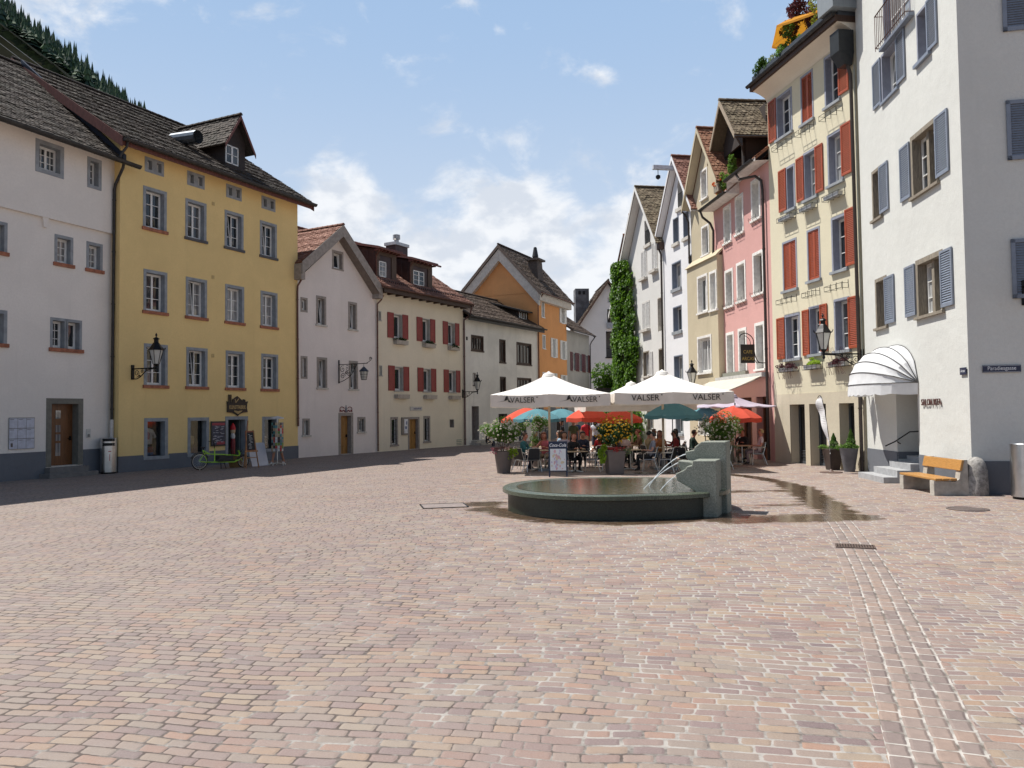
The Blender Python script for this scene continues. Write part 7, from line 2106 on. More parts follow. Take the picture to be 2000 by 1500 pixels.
# ---------------------------------------------------------------- wall lanterns
M_lampglass = plain('frosted_lamp_glass', (.52, .52, .48), .35, var=.04)
def spiral(c, r0, r1, a0, turns, n=22, plane='xz'):
    out = []
    for k in range(n):
        u = k / (n - 1); a = a0 + turns * 2 * PI * u; r = r0 + (r1 - r0) * u
        out.append((c[0] + r * math.cos(a), 0, c[1] + r * math.sin(a)))
    return out
def wall_lantern(label, H, x, z, arm=1.25, scale=1.0, y=0.0, off=0.0):
    """bracket sticks straight out of the wall; z is the height of the arm"""
    t = thing('wall_lantern', label, 'wall lantern', hang(H, x, y, z), H.ang - PI / 2, 'black wall lanterns on scrolled brackets')
    # local +x points out of the wall
    b = MB(); b.box(0, -.06, -.42, .05, .06, .16); b.bar((0, 0, 0), (arm, 0, 0), .045, .045)
    pts = [(.04, 0, -.38), (.25, 0, -.40), (.5, 0, -.30), (.72, 0, -.14), (.95, 0, -.05), (arm - .05, 0, -.03)]
    b.tube(catmull(pts, 6), .02, 6)
    for c, r0, a0, tn in (((.26, -.18), .15, -1.6, 1.6), ((.55, -.10), .085, 2.2, -1.5), ((.80, -.06), .05, 1.2, 1.4), ((.42, -.30), .05, 0, 1.3)):
        b.tube(spiral(c, r0, .015, a0, tn), .013, 5)
    b.build('bracket', M_iron, t)
    f = MB(); h0 = .12
    f.tube([(arm, 0, -.12), (arm, 0, h0)], [.03, .03], 8); f.lathe([(.02, -.18), (.05, -.12), (.03, -.06), (.06, 0), (.04, .06), (.10, .12), (.11, .15)], 12, (arm, 0, 0))
    n = 6; rb, rt_ = .12, .26; zt = .70
    for k in range(n):
        a = 2 * PI * k / n; a2 = 2 * PI * (k + 1) / n
        p, q = (arm + rb * math.cos(a), rb * math.sin(a), .15), (arm + rt_ * math.cos(a), rt_ * math.sin(a), zt)
        f.tube([p, q], .012, 5); f.tube([q, (arm + rt_ * math.cos(a2), rt_ * math.sin(a2), zt)], .018, 5)
        f.tube([(q[0], q[1], zt), (arm + .33 * math.cos(a), .33 * math.sin(a), zt + .04), (arm + .345 * math.cos(a), .345 * math.sin(a), zt + .10)], .012, 4)
    f.build('lantern_frame', M_iron, t)
    c = MB(); c.lathe([(.29, zt), (.27, zt + .03), (.20, zt + .13), (.12, zt + .26), (.085, zt + .30), (.085, zt + .40), (.13, zt + .42), (.10, zt + .46), (.02, zt + .50), (.025, zt + .55), (.045, zt + .58), (.01, zt + .66)], 6, (arm, 0, 0)); c.build('lantern_cap', M_iron, t)
    g = MB(); g.lathe([(rb - .012, .155), (rt_ - .012, zt - .005)], 6, (arm, 0, 0)); g.build('lamp_glass', M_lampglass, t)
    t.scale = (scale,) * 3
    return t
HYo = _F([o for o in COL.objects if o.name == 'yellow_house'][0]); HPo = _F([o for o in COL.objects if o.name == 'mauve_gable_house'][0]); HKo = _F([o for o in COL.objects if o.name == 'streaked_white_house'][0])
wall_lantern('black scrolled wall lantern on the yellow house near its left corner', HYo, .6, 4.05, 1.35)
wall_lantern('black wall lantern between the cream and the streaked white house', FC, 8.75, 3.6, 1.25, .95)
wall_lantern('black wall lantern with pale glass on the downpipe corner of the pale yellow house', HRY, 5.95, 3.98, 1.45, 1.0)
wall_lantern('black wall lantern hanging between the tan house and the cafe awning', HPK, -.1, 3.35, 1.1, .95, y=-.2)
t = thing('wall_bracket', 'small iron bracket arm on the streaked white house just above the left umbrella', 'bracket', hang(HKo, 4.1, 0, 3.1), HKo.ang - PI / 2)
b = MB(); b.bar((0, 0, 0), (1.5, 0, 0), .04); b.box(0, -.05, -.15, .04, .05, .3); b.tube([(1.5, 0, 0), (1.6, 0, .05), (1.7, 0, 0)], .02, 5); b.build('arm', M_iron, t)
# lantern at the right edge on the side wall of the corner house
v = Vector((11.11, 19.31, 0)); sd = Vector((math.cos(R(-12)), math.sin(R(-12)), 0))
class _S: pass
HS = _S(); HS.ang = R(-12); HS.P = HWc.W(7.2, 0); HS.W = lambda x, y, z=0: HS.P + Vector((math.cos(HS.ang) * x - math.sin(HS.ang) * y, math.sin(HS.ang) * x + math.cos(HS.ang) * y, z))
wall_lantern('black wall lantern cut by the right edge of the picture on the shaded side wall', HS, 1.28, 5.02, 1.5, 1.05)

# ornate inn lantern on the mauve house
t = thing('inn_lantern', 'ornate wrought iron bracket with a small caged lantern on the mauve house', 'wall lantern', hang(HPo, 3.02, 0, 4.85), HPo.ang - PI / 2)
b = MB(); b.bar((.03, 0, -1.0), (.03, 0, .25), .05); b.bar((0, 0, 0), (2.0, 0, .0), .035)
for c, r0, a0, tn in (((.28, -.25), .2, 1, 1.5), ((.62, -.22), .17, 2, -1.5), ((.3, -.62), .17, 0, 1.6), ((.75, -.5), .14, 3, 1.4), ((1.05, -.16), .12, 2, 1.5), ((.55, -.45), .1, 0, 2)): b.tube(spiral(c, r0, .02, a0, tn), .014, 5)
b.tube(catmull([(.05, 0, -.95), (.4, 0, -.85), (.85, 0, -.6), (1.15, 0, -.2), (1.3, 0, 0)], 6), .018, 5); b.tube(catmull([(1.9, 0, 0), (2.1, 0, .08), (2.25, 0, .2), (2.2, 0, .32), (2.12, 0, .26)], 5), .016, 5); b.tube(spiral((2.2, .22), .1, .02, 0, 1.5), .012, 5)
b.build('bracket', M_iron, t)
b = MB(); b.tube([(1.75, 0, 0), (1.75, 0, -.18)], .012, 5); b.lathe([(.02, -.16), (.06, -.2), (.24, -.38), (.25, -.42)], 8, (1.75, 0, 0)); b.build('lantern_cap', plain('blue_grey_lantern_cap', (.05, .06, .08), .5, .4), t)
b = MB()
for k in range(8): a = k * PI / 4; b.tube([(1.75 + .21 * math.cos(a), .21 * math.sin(a), -.42), (1.75 + .14 * math.cos(a), .14 * math.sin(a), -.86)], .010, 4)
for z, r in ((-.42, .22), (-.58, .195), (-.72, .17), (-.86, .14)): b.tube([(1.75 + r * math.cos(k * PI / 4), r * math.sin(k * PI / 4), z) for k in range(9)], .010, 4)
b.build('lantern_cage', M_iron, t)
b = MB(); b.lathe([(.13, -.85), (.2, -.43)], 8, (1.75, 0, 0)); b.build('lamp_glass', M_lampglass, t)

# red painted scroll over the mauve house's door
t = thing('door_ornament', 'red and grey painted scroll ornament above the honey door of the mauve house', 'ornament', hang(HPo, 3.57, -.025, 2.28), HPo.ang)
b = MB()
for s_ in (-1, 1):
    b.tube([(s_ * x, 0, z) for x, z in catmull([(.06, .02), (.2, .12), (.32, .05), (.44, .12), (.48, .02)], 6)], .028, 5); b.tube([(s_ * x, 0, z) for x, z in catmull([(.48, .1), (.46, .24), (.3, .3), (.12, .22)], 6)], .018, 5)
b.build('scroll', plain('dark_red_paint', (.17, .02, .025), .7), t)
b = MB(); b.prism([(-.08, 0), (.08, 0), (.05, .2), (0, .4), (-.05, .2)], -.02, .01); b.build('crest', plain('grey_blue_paint', (.16, .17, .2), .7), t)

# ---------------------------------------------------------------- signs
def plate(H, x0, z0, x1, z1, mat, y=-.03, th=.025):
    mb = MB(); mb.box(x0, y, z0, x1, y + th, z1); return mb
t = thing('street_sign', 'dark blue street name plate reading Paradiesgasse on the shaded side wall', 'street sign', HS.W(.72, -.02, 3.05), HS.ang)
b = MB(); b.box(-.42, -.02, -.088, .42, .0, .088); o = b.build('plate', plain('navy_enamel', (.012, .016, .05), .3, var=.03), t)
b = MB(); b.box(-.41, -.022, -.078, .41, -.0205, -.072); b.box(-.41, -.022, .072, .41, -.0205, .078); b.build('rim', plain('enamel_white', (.6, .62, .66), .4), t)
moved(text_mb('Paradiesgasse', .135, .001, .86), 0, -.023, .01).build('lettering', plain('enamel_white_letters', (.7, .72, .75), .4), t, recalc=False)
t = thing('street_sign', 'small dark blue plate reading Arcas near the corner of the white house', 'street sign', hang(HWc, 6.98, -.02, 3.02), HWc.ang)
b = MB(); b.box(-.16, -.02, -.09, .16, 0, .09); b.build('plate', plain('navy_enamel', (.012, .016, .05), .3), t)
moved(text_mb('Arcas', .10, .001, .95), 0, -.023, .005).build('lettering', plain('enamel_white_letters', (.7, .72, .75), .4), t, recalc=False)
t = thing('shop_lettering', 'thin metal letters SALON RITA on the white corner house beside the door', 'lettering', hang(HWc, 5.1, -.03, 2.27), HWc.ang)
moved(text_mb('SALON RITA', .25, .012, .88), 0, -.01, 0).build('letters', plain('rusty_dark_letters', (.10, .045, .04), .5), t, recalc=False)
# Kunstfabrik sign
t = thing('shop_sign', 'dark factory shaped wooden sign above the shop door of the yellow house', 'sign', hang(HYo, 6.1, -.03, 2.2), HYo.ang)
b = MB(); b.prism([(-.62, .12), (-.3, .10), (-.08, .02), (.02, -.06), (.12, .02), (.34, .10), (.64, .12), (.58, .3), (.60, .5), (.66, .62), (.5, .60), (.48, .70), (.34, .72), (.32, .62), (.26, .68), (0.0, .86), (-.30, .70), (-.30, .56), (-.36, .58), (-.36, .92), (-.42, .92), (-.42, .58), (-.47, .58), (-.47, .92), (-.53, .92), (-.53, .56), (-.64, .62), (-.60, .4)], -.03, .0); b.build('board', plain('dark_brown_sign', (.035, .022, .014), .7), t)
moved(text_mb('KUNSTFABRIK', .24, .002, .66, bold=.006), 0, -.035, .34).build('lettering', plain('ochre_letters', (.42, .29, .12), .6), t, recalc=False)
b = MB(); b.sheet([(-.2, .14), (.02, .03), (.24, .14), (.3, .2), (.04, .17), (-.2, .2)], y=-.033); b.sheet([(-.14, .56), (-.10, .54), (.10, .74), (.06, .75)], y=-.033); b.sheet([(-.17, .72), (-.13, .72), (-.09, .56), (-.13, .56)], y=-.033); b.build('ochre_mark', plain('ochre_letters', (.42, .29, .12), .6), t, recalc=False)
# poster board between shop window and door
t = thing('poster_board', 'framed dark poster board between the shop window and shop door of the yellow house', 'poster', hang(HYo, 4.97, -.03, .82), HYo.ang)
b = MB(); b.box(-.42, -.03, 0, .42, .0, 1.1); b.build('frame', plain('black_frame', (.015, .014, .014), .5), t)
b = MB(); b.sheet([(-.37, .06), (.37, .06), (.37, 1.04), (-.37, 1.04)], y=-.033); b.build('poster', plain('dark_blue_poster', (.035, .04, .07), .5, var=.5, scale=14), t, recalc=False)
b = MB(); b.sheet([(-.37, .92), (.37, .92), (.37, 1.03), (-.37, 1.03)], y=-.035); b.sheet([(-.1, .07), (.36, .07), (.36, .2), (-.1, .2)], y=-.035); b.build('red_strip', plain('red_print', (.30, .03, .05), .5), t, recalc=False)
b = MB(); rg = random.Random(4)
for k in range(34):
    x = rg.uniform(-.33, .2); z = rg.uniform(.1, .88); b.sheet([(x, z), (x + rg.uniform(.05, .2), z), (x + rg.uniform(.05, .2), z + .016), (x, z + .016)], y=-.037)
b.build('print_lines', plain('pale_print', (.5, .5, .55), .5), t, recalc=False)
# notice sheets on the white house
HWo = _F([o for o in COL.objects if o.name == 'white_house'][0])
t = thing('notice_board', 'wall board of nine pale printed sheets left of the brown door', 'notice board', hang(HWo, 5.33, -.02, 1.08), HWo.ang)
b = MB(); b.box(-.47, -.012, 0, .47, .0, 1.09); b.build('board', plain('grey_notice_backing', (.20, .19, .19), .7), t)
for i in range(3):
    for j_ in range(3):
        x, z = -.46 + i * .31, .01 + j_ * .36
        b = MB(); b.box(x, -.018, z, x + .295, -.013, z + .335); o = b.build('sheet', plain('pale_blue_sheet', (.50, .52, .60), .6), t)
        b = MB(); b.sheet([(x + .02, z + .29), (x + .17, z + .29), (x + .17, z + .305), (x + .02, z + .305)], y=-.0195)
        if i == 0 and j_ == 0: b.sheet([(x + .05, z + .07), (x + .13, z + .07), (x + .13, z + .2), (x + .05, z + .2)], y=-.0195)
        b.build('print', plain('dark_print', (.10, .08, .08), .6), o, recalc=False)
t = thing('doorbell_panel', 'small pale bell panel right of the brown door', 'doorbell', hang(HWo, 7.99, -.02, 1.38), HWo.ang)
b = MB(); b.box(-.09, -.015, 0, .09, 0, .34); b.build('plate', plain('pale_bell_plate', (.55, .55, .52), .5), t)
b = MB(); b.box(-.05, -.02, .03, .05, -.014, .14); b.build('speaker', plain('grey_bell_grille', (.18, .19, .18), .5), t)
# cream house sign and notice case
t = thing('office_sign', 'long pale grey sign with small blue lettering above the yellow door of the cream house', 'sign', hang(FC, 3.63, -.02, 2.36), FC.ang)
b = MB(); b.box(-.6, -.015, 0, .6, 0, .24); b.build('plate', plain('pale_grey_sign', (.48, .46, .43), .6), t)
b = MB(); rg = random.Random(9)
x = -.25
while x < .5: w_ = rg.uniform(.02, .05); b.sheet([(x, .08), (x + w_, .08), (x + w_, .08 + rg.uniform(.06, .1)), (x, .14)], y=-.017); x += w_ + .015
b.build('lettering', plain('dark_blue_print', (.04, .06, .16), .6), t, recalc=False)
t = thing('notice_case', 'tall glazed notice case left of the yellow door of the cream house', 'notice board', hang(FC, 2.47, -.03, .9), FC.ang)
b = MB(); b.box(-.3, -.06, 0, .3, 0, 1.06); b.build('case', plain('taupe_case', (.22, .19, .16), .7), t)
b = MB(); b.sheet([(-.1, .1), (.24, .1), (.24, .96), (-.1, .96)], y=-.063); b.build('sheet', plain('white_sheet', (.66, .66, .68), .5), t, recalc=False)
b = MB(); b.sheet([(-.02, .36), (.15, .36), (.15, .52), (-.02, .52)], y=-.065); b.sheet([(.08, .62), (.18, .62), (.18, .82), (.08, .82)], y=-.065); b.build('print', plain('blue_print', (.10, .14, .26), .5), t, recalc=False)
# cafe hanging sign
p0 = HPK.W(6.0, -.1, 4.75)
t = thing('hanging_sign', 'black hanging sign reading CAFE ARCAS on a curved iron bracket at the pink house', 'sign', p0, HPK.ang - PI / 2)
b = MB(); b.box(-.02, -.04, -.75, .03, .04, .0); b.tube([(0, 0, -.65), (.45, 0, -.65)], .016, 5); b.tube([(x, 0, z) for x, z in catmull([(0, -.65), (.38, -.6), (.55, -.1), (.58, .35), (.85, .58), (1.1, .52), (1.15, .40)], 7)], .02, 6); b.tube([(x, 0, z) for x, z in catmull([(.45, -.65), (.66, -.2), (.72, .3), (.95, .5)], 6)], .014, 5)
b.tube([(.95, 0, .5), (.95, 0, .15)], .010, 4); b.build('bracket', M_iron, t)
b = MB(); b.box(.52, -.02, -.66, 1.12, .02, .12); b.build('board', plain('black_sign_board', (.02, .018, .015), .5), t)
M_gold = plain('gold_letters', (.45, .33, .08), .5)
for txt, z in (('CAFE', -.20), ('ARCAS', -.48)):
    q = text_mb(txt, .20, .002, .85); q.v = [(.82 - p[0], .023 - p[1], p[2] + z) for p in q.v]; q.build('lettering', M_gold, t, recalc=False)
# ---------------------------------------------------------------- awnings
t = thing('dome_awning', 'white dome awning with dark hoops and a scalloped hem over the corner house door', 'awning', hang(HWc, 2.5, -.0, 2.85), HWc.ang)
aw, ad = 1.75, 1.2; M_awn = fabric('white_awning_cloth', (.76, .77, .78), .22)
hoops = []
for k in range(6):
    a = R(90 - 90 * k / 5) if k else R(90)
    ring = []
    for i in range(17):
        u = -1 + 2 * i / 16; ww = aw * .98 * (1 - 0.0 * k)
        prof = (1 - abs(u) ** 2.4) ** .5
        r = 1.18 * prof
        ring.append(Vector((u * aw, -r * math.cos(a) * ad / 1.18 - .02, r * math.sin(a))))
    hoops.append(ring)
mb = MB()
for a, b in zip(hoops, hoops[1:]):
    for i in range(16):
        m1, m2 = (a[i] + b[i]) / 2 * .985, (a[i + 1] + b[i + 1]) / 2 * .985
        mb.face([a[i], a[i + 1], m2, m1]); mb.face([m1, m2, b[i + 1], b[i]])
smoothed(mb.build('awning_cloth', M_awn, t, merge=.004), 28)
mb = MB(); L = hoops[-1]
for i in range(16):
    for j in range(3):
        def Q(k, w): p = L[k].lerp(L[k + 1], w) if k < 16 else L[16]; return p
        p, q = Q(i, j / 3), Q(i, (j + 1) / 3); s1, s2 = (i + j / 3) * 1.9, (i + (j + 1) / 3) * 1.9
        mb.face([p, q, q + Vector((0, -.02, -.30 - .045 * abs(math.sin(s2)))), p + Vector((0, -.02, -.30 - .045 * abs(math.sin(s1))))])
mb.build('valance', M_awn, t, recalc=False)
for h in hoops[0:]:
    mb = MB(); mb.tube([p * 1.006 for p in h], .013, 5); mb.build('hoop', plain('dark_hoop', (.06, .06, .06), .5), t)
# faint script on the awning
q = text_mb('Rita', .34, .001, .9); mb = MB()
q.v = [(p[0] - .9, -1.165 + .1 * abs(p[0]) - .0, p[2] + .36) for p in q.v]
# flat awning of the cafe
t = thing('cafe_awning', 'wide cream awning rolled out from the pink house over the cafe tables', 'awning', hang(HPK, 2.9, -.0, 3.55), HPK.ang)
mb = MB(); mb.box(-3.1, -.32, -.02, 3.05, .0, .16); mb.build('cassette', plain('pale_cassette', (.5, .49, .47), .5), t)
mb = MB()
for k in range(12):
    x0, x1 = -3.05 + 6.05 * k / 12, -3.05 + 6.05 * (k + 1) / 12
    for j in range(6):
        u0, u1 = j / 6, (j + 1) / 6
        P = lambda x, u: (x, -.3 - 2.6 * u, .02 - .98 * u - .05 * math.sin(PI * u))
        mb.face([P(x0, u0), P(x1, u0), P(x1, u1), P(x0, u1)])
    mb.face([(x0, -2.9, -.96), (x1, -2.9, -.96), (x1, -2.91, -1.12), (x0, -2.91, -1.12)])
mb.build('awning_cloth', fabric('cream_awning', (.80, .76, .66), .4), t, recalc=False)
mb = MB(); mb.tube([(-3.05, -2.9, -.97), (3.0, -2.9, -.97)], .035, 6)
for x in (-2.4, 2.3): mb.tube([(x, -.1, -.05), (x - .3, -1.5, -.62), (x, -2.85, -.98)], .03, 6)
mb.build('awning_arm', M_alu, t)

# ---------------------------------------------------------------- menu board
t = thing('menu_board', 'navy A-board with white cola script above a pale picture menu beside the fountain', 'A-board', (1.50, 26.3, 0), R(-3))
def lean(mb, a, dy=0, dz=0):
    M = Matrix.Rotation(a, 4, 'X'); mb.v = [tuple(M @ Vector(p) + Vector((0, dy, dz))) for p in mb.v]; return mb
M_navy = plain('navy_board', (.018, .024, .05), .4, var=.05)
la = R(-11)
b = MB(); b.box(-.31, -.02, .18, .31, .02, 1.18); b.box(-.31, -.02, 0, -.26, .02, .2); b.box(.26, -.02, 0, .31, .02, .2); lean(b, la, -.24).build('front_panel', M_navy, t)
b = MB(); b.box(-.31, -.02, .18, .31, .02, 1.18); b.box(-.31, -.02, 0, -.26, .02, .2); b.box(.26, -.02, 0, .31, .02, .2); lean(b, -la, .22).build('back_panel', M_navy, t)
b = MB(); b.sheet([(-.26, .21), (.26, .21), (.26, .93), (-.26, .93)], y=-.023); lean(b, la, -.24).build('menu_sheet', plain('pale_menu_sheet', (.66, .68, .68), .35, var=.04), t, recalc=False)
rg = random.Random(12)
for mt, n_ in ((plain('rose_print', (.62, .36, .38), .5), 14), (plain('lilac_print', (.46, .40, .55), .5), 9), (plain('sand_print', (.60, .50, .34), .5), 9)):
    b = MB()
    for k in range(n_):
        x, z, r = rg.uniform(-.21, .21), rg.uniform(.26, .88), rg.uniform(.018, .05); b.sheet([(x + r * math.cos(a) * rg.uniform(.6, 1), z + r * 1.3 * math.sin(a)) for a in [i * PI / 4 for i in range(8)]], y=-.025 - .0004 * k)
    lean(b, la, -.24).build('menu_print', mt, t, recalc=False)
q = text_mb('Coca-Cola', .155, .001, .84, bold=.002)
q.v = [(p[0] + p[2] * .28, p[1] - .0235, p[2] + 1.05) for p in q.v]
lean(q, la, -.24).build('lettering', plain('white_script', (.72, .72, .72), .5), t, recalc=False)

# ---------------------------------------------------------------- benches, bins, stone, flag, covers
M_plank = woodm('varnished_larch', (.45, .23, .065), .4, (.35, 5, 5), .3)
def bench(label, loc, rz, L=1.75):
    """local x along the seat, back towards +y"""
    t = thing('bench', label, 'bench', (*loc, 0), rz, 'concrete benches with wooden planks')
    for x in (0.0, L - .22):
        b = MB(); b.prism([(0, 0), (.82, 0), (.80, .86), (.68, .86), (.60, .40), (.50, .335), (.10, .36), (0, .36)], 0, .22)
        b.v = [(x + p[1], p[0], p[2]) for p in b.v]
        o = b.build('leg', M_concrete, t); bv = o.modifiers.new('bevel', 'BEVEL'); bv.width = .02; bv.segments = 2
    for k in range(3):
        b = MB(); b.box(-.04, .02 + k * .175, .365, L + .04, .18 + k * .175, .42); o = b.build('seat_plank', M_plank, t); bv = o.modifiers.new('bevel', 'BEVEL'); bv.width = .012; bv.segments = 2
    b = MB(); b.hexa([(-.02, .60, .60), (L + .02, .60, .60), (L + .02, .66, .59), (-.02, .66, .59), (-.02, .66, .86), (L + .02, .66, .86), (L + .02, .72, .85), (-.02, .72, .85)]); o = b.build('back_plank', M_plank, t); bv = o.modifiers.new('bevel', 'BEVEL'); bv.width = .012; bv.segments = 2
    return t
# the seat looks to the left, its back stands against the corner house
bench('concrete bench with golden planks in the sun below the white corner house', (10.24, 20.98), R(-93), 1.9)
bench('concrete bench in the shade cut by the left edge of the picture', (-18.30, 26.05), R(68), 2.5)
t = thing('bag', 'purple bag lying on the shaded bench at the left edge', 'bag', (-17.65, 28.0, .42), R(68))
b = MB(); b.lathe([(.02, 0), (.2, .0), (.24, .06), (.18, .14), (.05, .17)], 12, sx=1.3, sy=.7); smoothed(b.build('bag_body', plain('purple_cloth', (.20, .07, .26), .7), t))
t = thing('bag', 'small brown bag standing on the shaded bench at the left edge', 'bag', (-17.9, 27.35, .42), R(68))
b = MB(); b.lathe([(.14, 0), (.17, .1), (.14, .26), (.05, .30)], 12, sy=.6); smoothed(b.build('bag_body', plain('brown_leather', (.18, .08, .04), .6), t))
def bin_(label, loc, rz, r=.30, h=1.36):
    t = thing('litter_bin', label, 'litter bin', (*loc, 0), rz, 'cylindrical steel litter bins')
    b = MB(); b.lathe([(r, .06), (r, h - .02), (r - .02, h), (.02, h + .02)], 28); smoothed(b.build('bin_body', M_steel, t), 40)
    b = MB(); b.lathe([(r - .03, 0), (r - .03, .08)], 24); b.build('foot', M_iron, t)
    b = MB()
    for z in (h - .30, h - .13):
        for k in range(8):
            a0, a1 = R(-135 + k * 11), R(-135 + (k + 1) * 11)
            b.face([(r * 1.004 * math.cos(a0), r * 1.004 * math.sin(a0), z), (r * 1.004 * math.cos(a1), r * 1.004 * math.sin(a1), z), (r * 1.004 * math.cos(a1), r * 1.004 * math.sin(a1), z + .11), (r * 1.004 * math.cos(a0), r * 1.004 * math.sin(a0), z + .11)])
    b.build('slot', M_dark, t, recalc=False)
    b = MB()
    for x, z, w_, hh in ((0, .62, .02, .26), (-.0, .85, .10, .03)):
        a = R(-85); b.obox((r * 1.01 * math.cos(a), r * 1.01 * math.sin(a), z), w_, .01, hh, Matrix.Rotation(a + PI / 2, 3, 'Z'))
    b.build('red_mark', plain('red_sticker', (.40, .02, .03), .5), t)
    return t
bin_('steel litter bin at the joint of the white and the yellow house', (-15.50, 30.30), R(30))
bin_('steel litter bin at the right edge of the picture beside the corner house', (11.82, 18.2), R(10), .33, 1.28)
t = thing('corner_stone', 'rounded weathered guard stone at the corner of the white house', 'guard stone', (11.20, 19.14, 0), R(5))
mb = MB(); n = 18; prof = [(.25, -.05), (.265, .1), (.25, .35), (.235, .6), (.20, .78), (.13, .88), (.04, .92)]; vs = []; fs = []
for i, (r, z) in enumerate(prof):
    for k in range(n):
        a = 2 * PI * k / n; q = r * (1 + .10 * mnoise.noise(Vector((math.cos(a) * 1.5, math.sin(a) * 1.5, z * 3)))); vs.append((q * math.cos(a), q * math.sin(a), z))
for i in range(len(prof) - 1):
    for k in range(n): fs.append((i * n + k, i * n + (k + 1) % n, (i + 1) * n + (k + 1) % n, (i + 1) * n + k))
fs.append(tuple(range((len(prof) - 1) * n, len(prof) * n))); mb.idx(vs, fs)
smoothed(mb.build('stone', stone_mat('weathered_guard_stone', (.18, .17, .16), (.40, .38, .35), .9, 9), t), 60)
t = thing('feather_flag', 'plain white feather flag on a round foot before the pale yellow house', 'flag', (10.65, 26.5, 0), R(28))
b = MB(); pole = catmull([(0, 0, 0), (-.01, 0, .6), (-.10, 0, 1.4), (-.24, 0, 2.1), (-.36, 0, 2.5), (-.46, 0, 2.58), (-.55, 0, 2.5)], 6); b.tube(pole, .012, 6); b.build('pole', M_iron, t)
b = MB(); L1 = catmull([(-.01, .62), (-.085, 1.2), (-.17, 1.75), (-.25, 2.15), (-.34, 2.5), (-.46, 2.57)], 6); L2 = catmull([(-.035, .62), (-.20, 1.2), (-.42, 1.75), (-.60, 2.12), (-.585, 2.42), (-.46, 2.57)], 6)
for i in range(len(L1) - 1):
    for y0 in (0.0,): b.face([(L1[i][0], .01 * math.sin(i), L1[i][1]), (L2[i][0], -.05 * math.sin(i * .5), L2[i][1]), (L2[i + 1][0], -.05 * math.sin((i + 1) * .5), L2[i + 1][1]), (L1[i + 1][0], .01 * math.sin(i + 1), L1[i + 1][1])])
b.build('flag_cloth', fabric('white_flag_cloth', (.85, .85, .87), .75), t, recalc=False)
b = MB(); b.lathe([(.36, 0), (.36, .025), (.1, .035), (.02, .12)], 20); b.build('foot', plain('rusty_foot', (.13, .085, .07), .6), t)
t = thing('drain_grate', 'rust brown cast iron drain grate set in the paved channel', 'drain grate', (5.22, 12.15, .006), R(-20.4))
b = MB(); b.box(-.28, -.17, -.02, .28, -.14, .012); b.box(-.28, .14, -.02, .28, .17, .012)
for k in range(15): x = -.28 + k * .56 / 14.6; b.box(x, -.14, -.02, x + .024, .14, .012)
b.build('grate_bars', plain('rusty_cast_iron', (.11, .075, .06), .6, .3), t)
b = MB(); b.sheet([(-.28, 0), (.28, 0), (.28, .01), (-.28, .01)]); b.face([(-.27, -.15, .001), (.27, -.15, .001), (.27, .15, .001), (-.27, .15, .001)]); b.build('grate_pit', plain('pit_brown', (.05, .04, .035), .8), t, recalc=False)
t = thing('manhole_cover', 'round manhole cover in the paving in front of the golden bench', 'manhole cover', (9.45, 16.5, .003), 0)
b = MB(); b.lathe([(.40, 0), (.40, .010), (.36, .012), (.355, .006), (.31, .006), (.30, .012), (.01, .012)], 30); b.build('cover', plain('worn_cast_iron', (.14, .11, .10), .55, .4), t)
t = thing('manhole_cover', 'rectangular cover plate in the paving left of the fountain', 'manhole cover', (-1.6, 18.2, .003), R(12))
b = MB(); b.box(-.5, -.4, 0, .5, .4, .008); b.build('cover', plain('paved_cover', (.22, .18, .165), .8, bmp=.5), t)
b = MB()
for q in ((-.52, -.42, .52, -.39), (-.52, .39, .52, .42), (-.52, -.39, -.49, .39), (.49, -.39, .52, .39)): b.box(q[0], q[1], 0, q[2], q[3], .014)
b.build('cover_frame', M_iron, t)

# ---------------------------------------------------------------- cargo bike
t = thing('cargo_bike', 'lime green cargo bicycle parked against the yellow house', 'bicycle', (-12.50, 31.55, 0), R(46))
def wheel(x, r, name='wheel'):
    b = MB(); n = 32
    prof = [(r - .025 + .025 * math.cos(a), .025 * math.sin(a)) for a in [i * PI / 4 for i in range(8)]]
    vs = []; fs = []
    for k in range(n):
        a = 2 * PI * k / n
        for rr, y in prof: vs.append((x + rr * math.cos(a), y, r + rr * math.sin(a)))
    for k in range(n):
        for i in range(8): fs.append((k * 8 + i, k * 8 + (i + 1) % 8, ((k + 1) % n) * 8 + (i + 1) % 8, ((k + 1) % n) * 8 + i))
    b.idx(vs, fs); w = b.build(name, plain('tyre_rubber', (.012, .012, .012), .7), t); smoothed(w)
    b = MB(); b.tube([(x + (r - .05) * math.cos(2 * PI * k / 24), 0, r + (r - .05) * math.sin(2 * PI * k / 24)) for k in range(25)], .012, 5)
    for k in range(18): a = 2 * PI * k / 18; b.tube([(x, .02 * (-1) ** k, r), (x + (r - .05) * math.cos(a), 0, r + (r - .05) * math.sin(a))], .0025, 4)
    b.lathe([(.03, -.05), (.03, .05)], 10, (0, 0, 0)); 
    b.build('rim', M_alu, w)
    b = MB(); b.tube([(x + (r + .03) * math.cos(a), 0, r + (r + .03) * math.sin(a)) for a in [R(20 + k * 10) for k in range(15)]], .022, 5); b.build('mudguard', plain('dark_mudguard', (.03, .03, .03), .5), w)
wheel(0, .34); wheel(1.85, .25)
M_lime = plain('lime_green_paint', (.36, .62, .05), .35, var=.04)
b = MB()
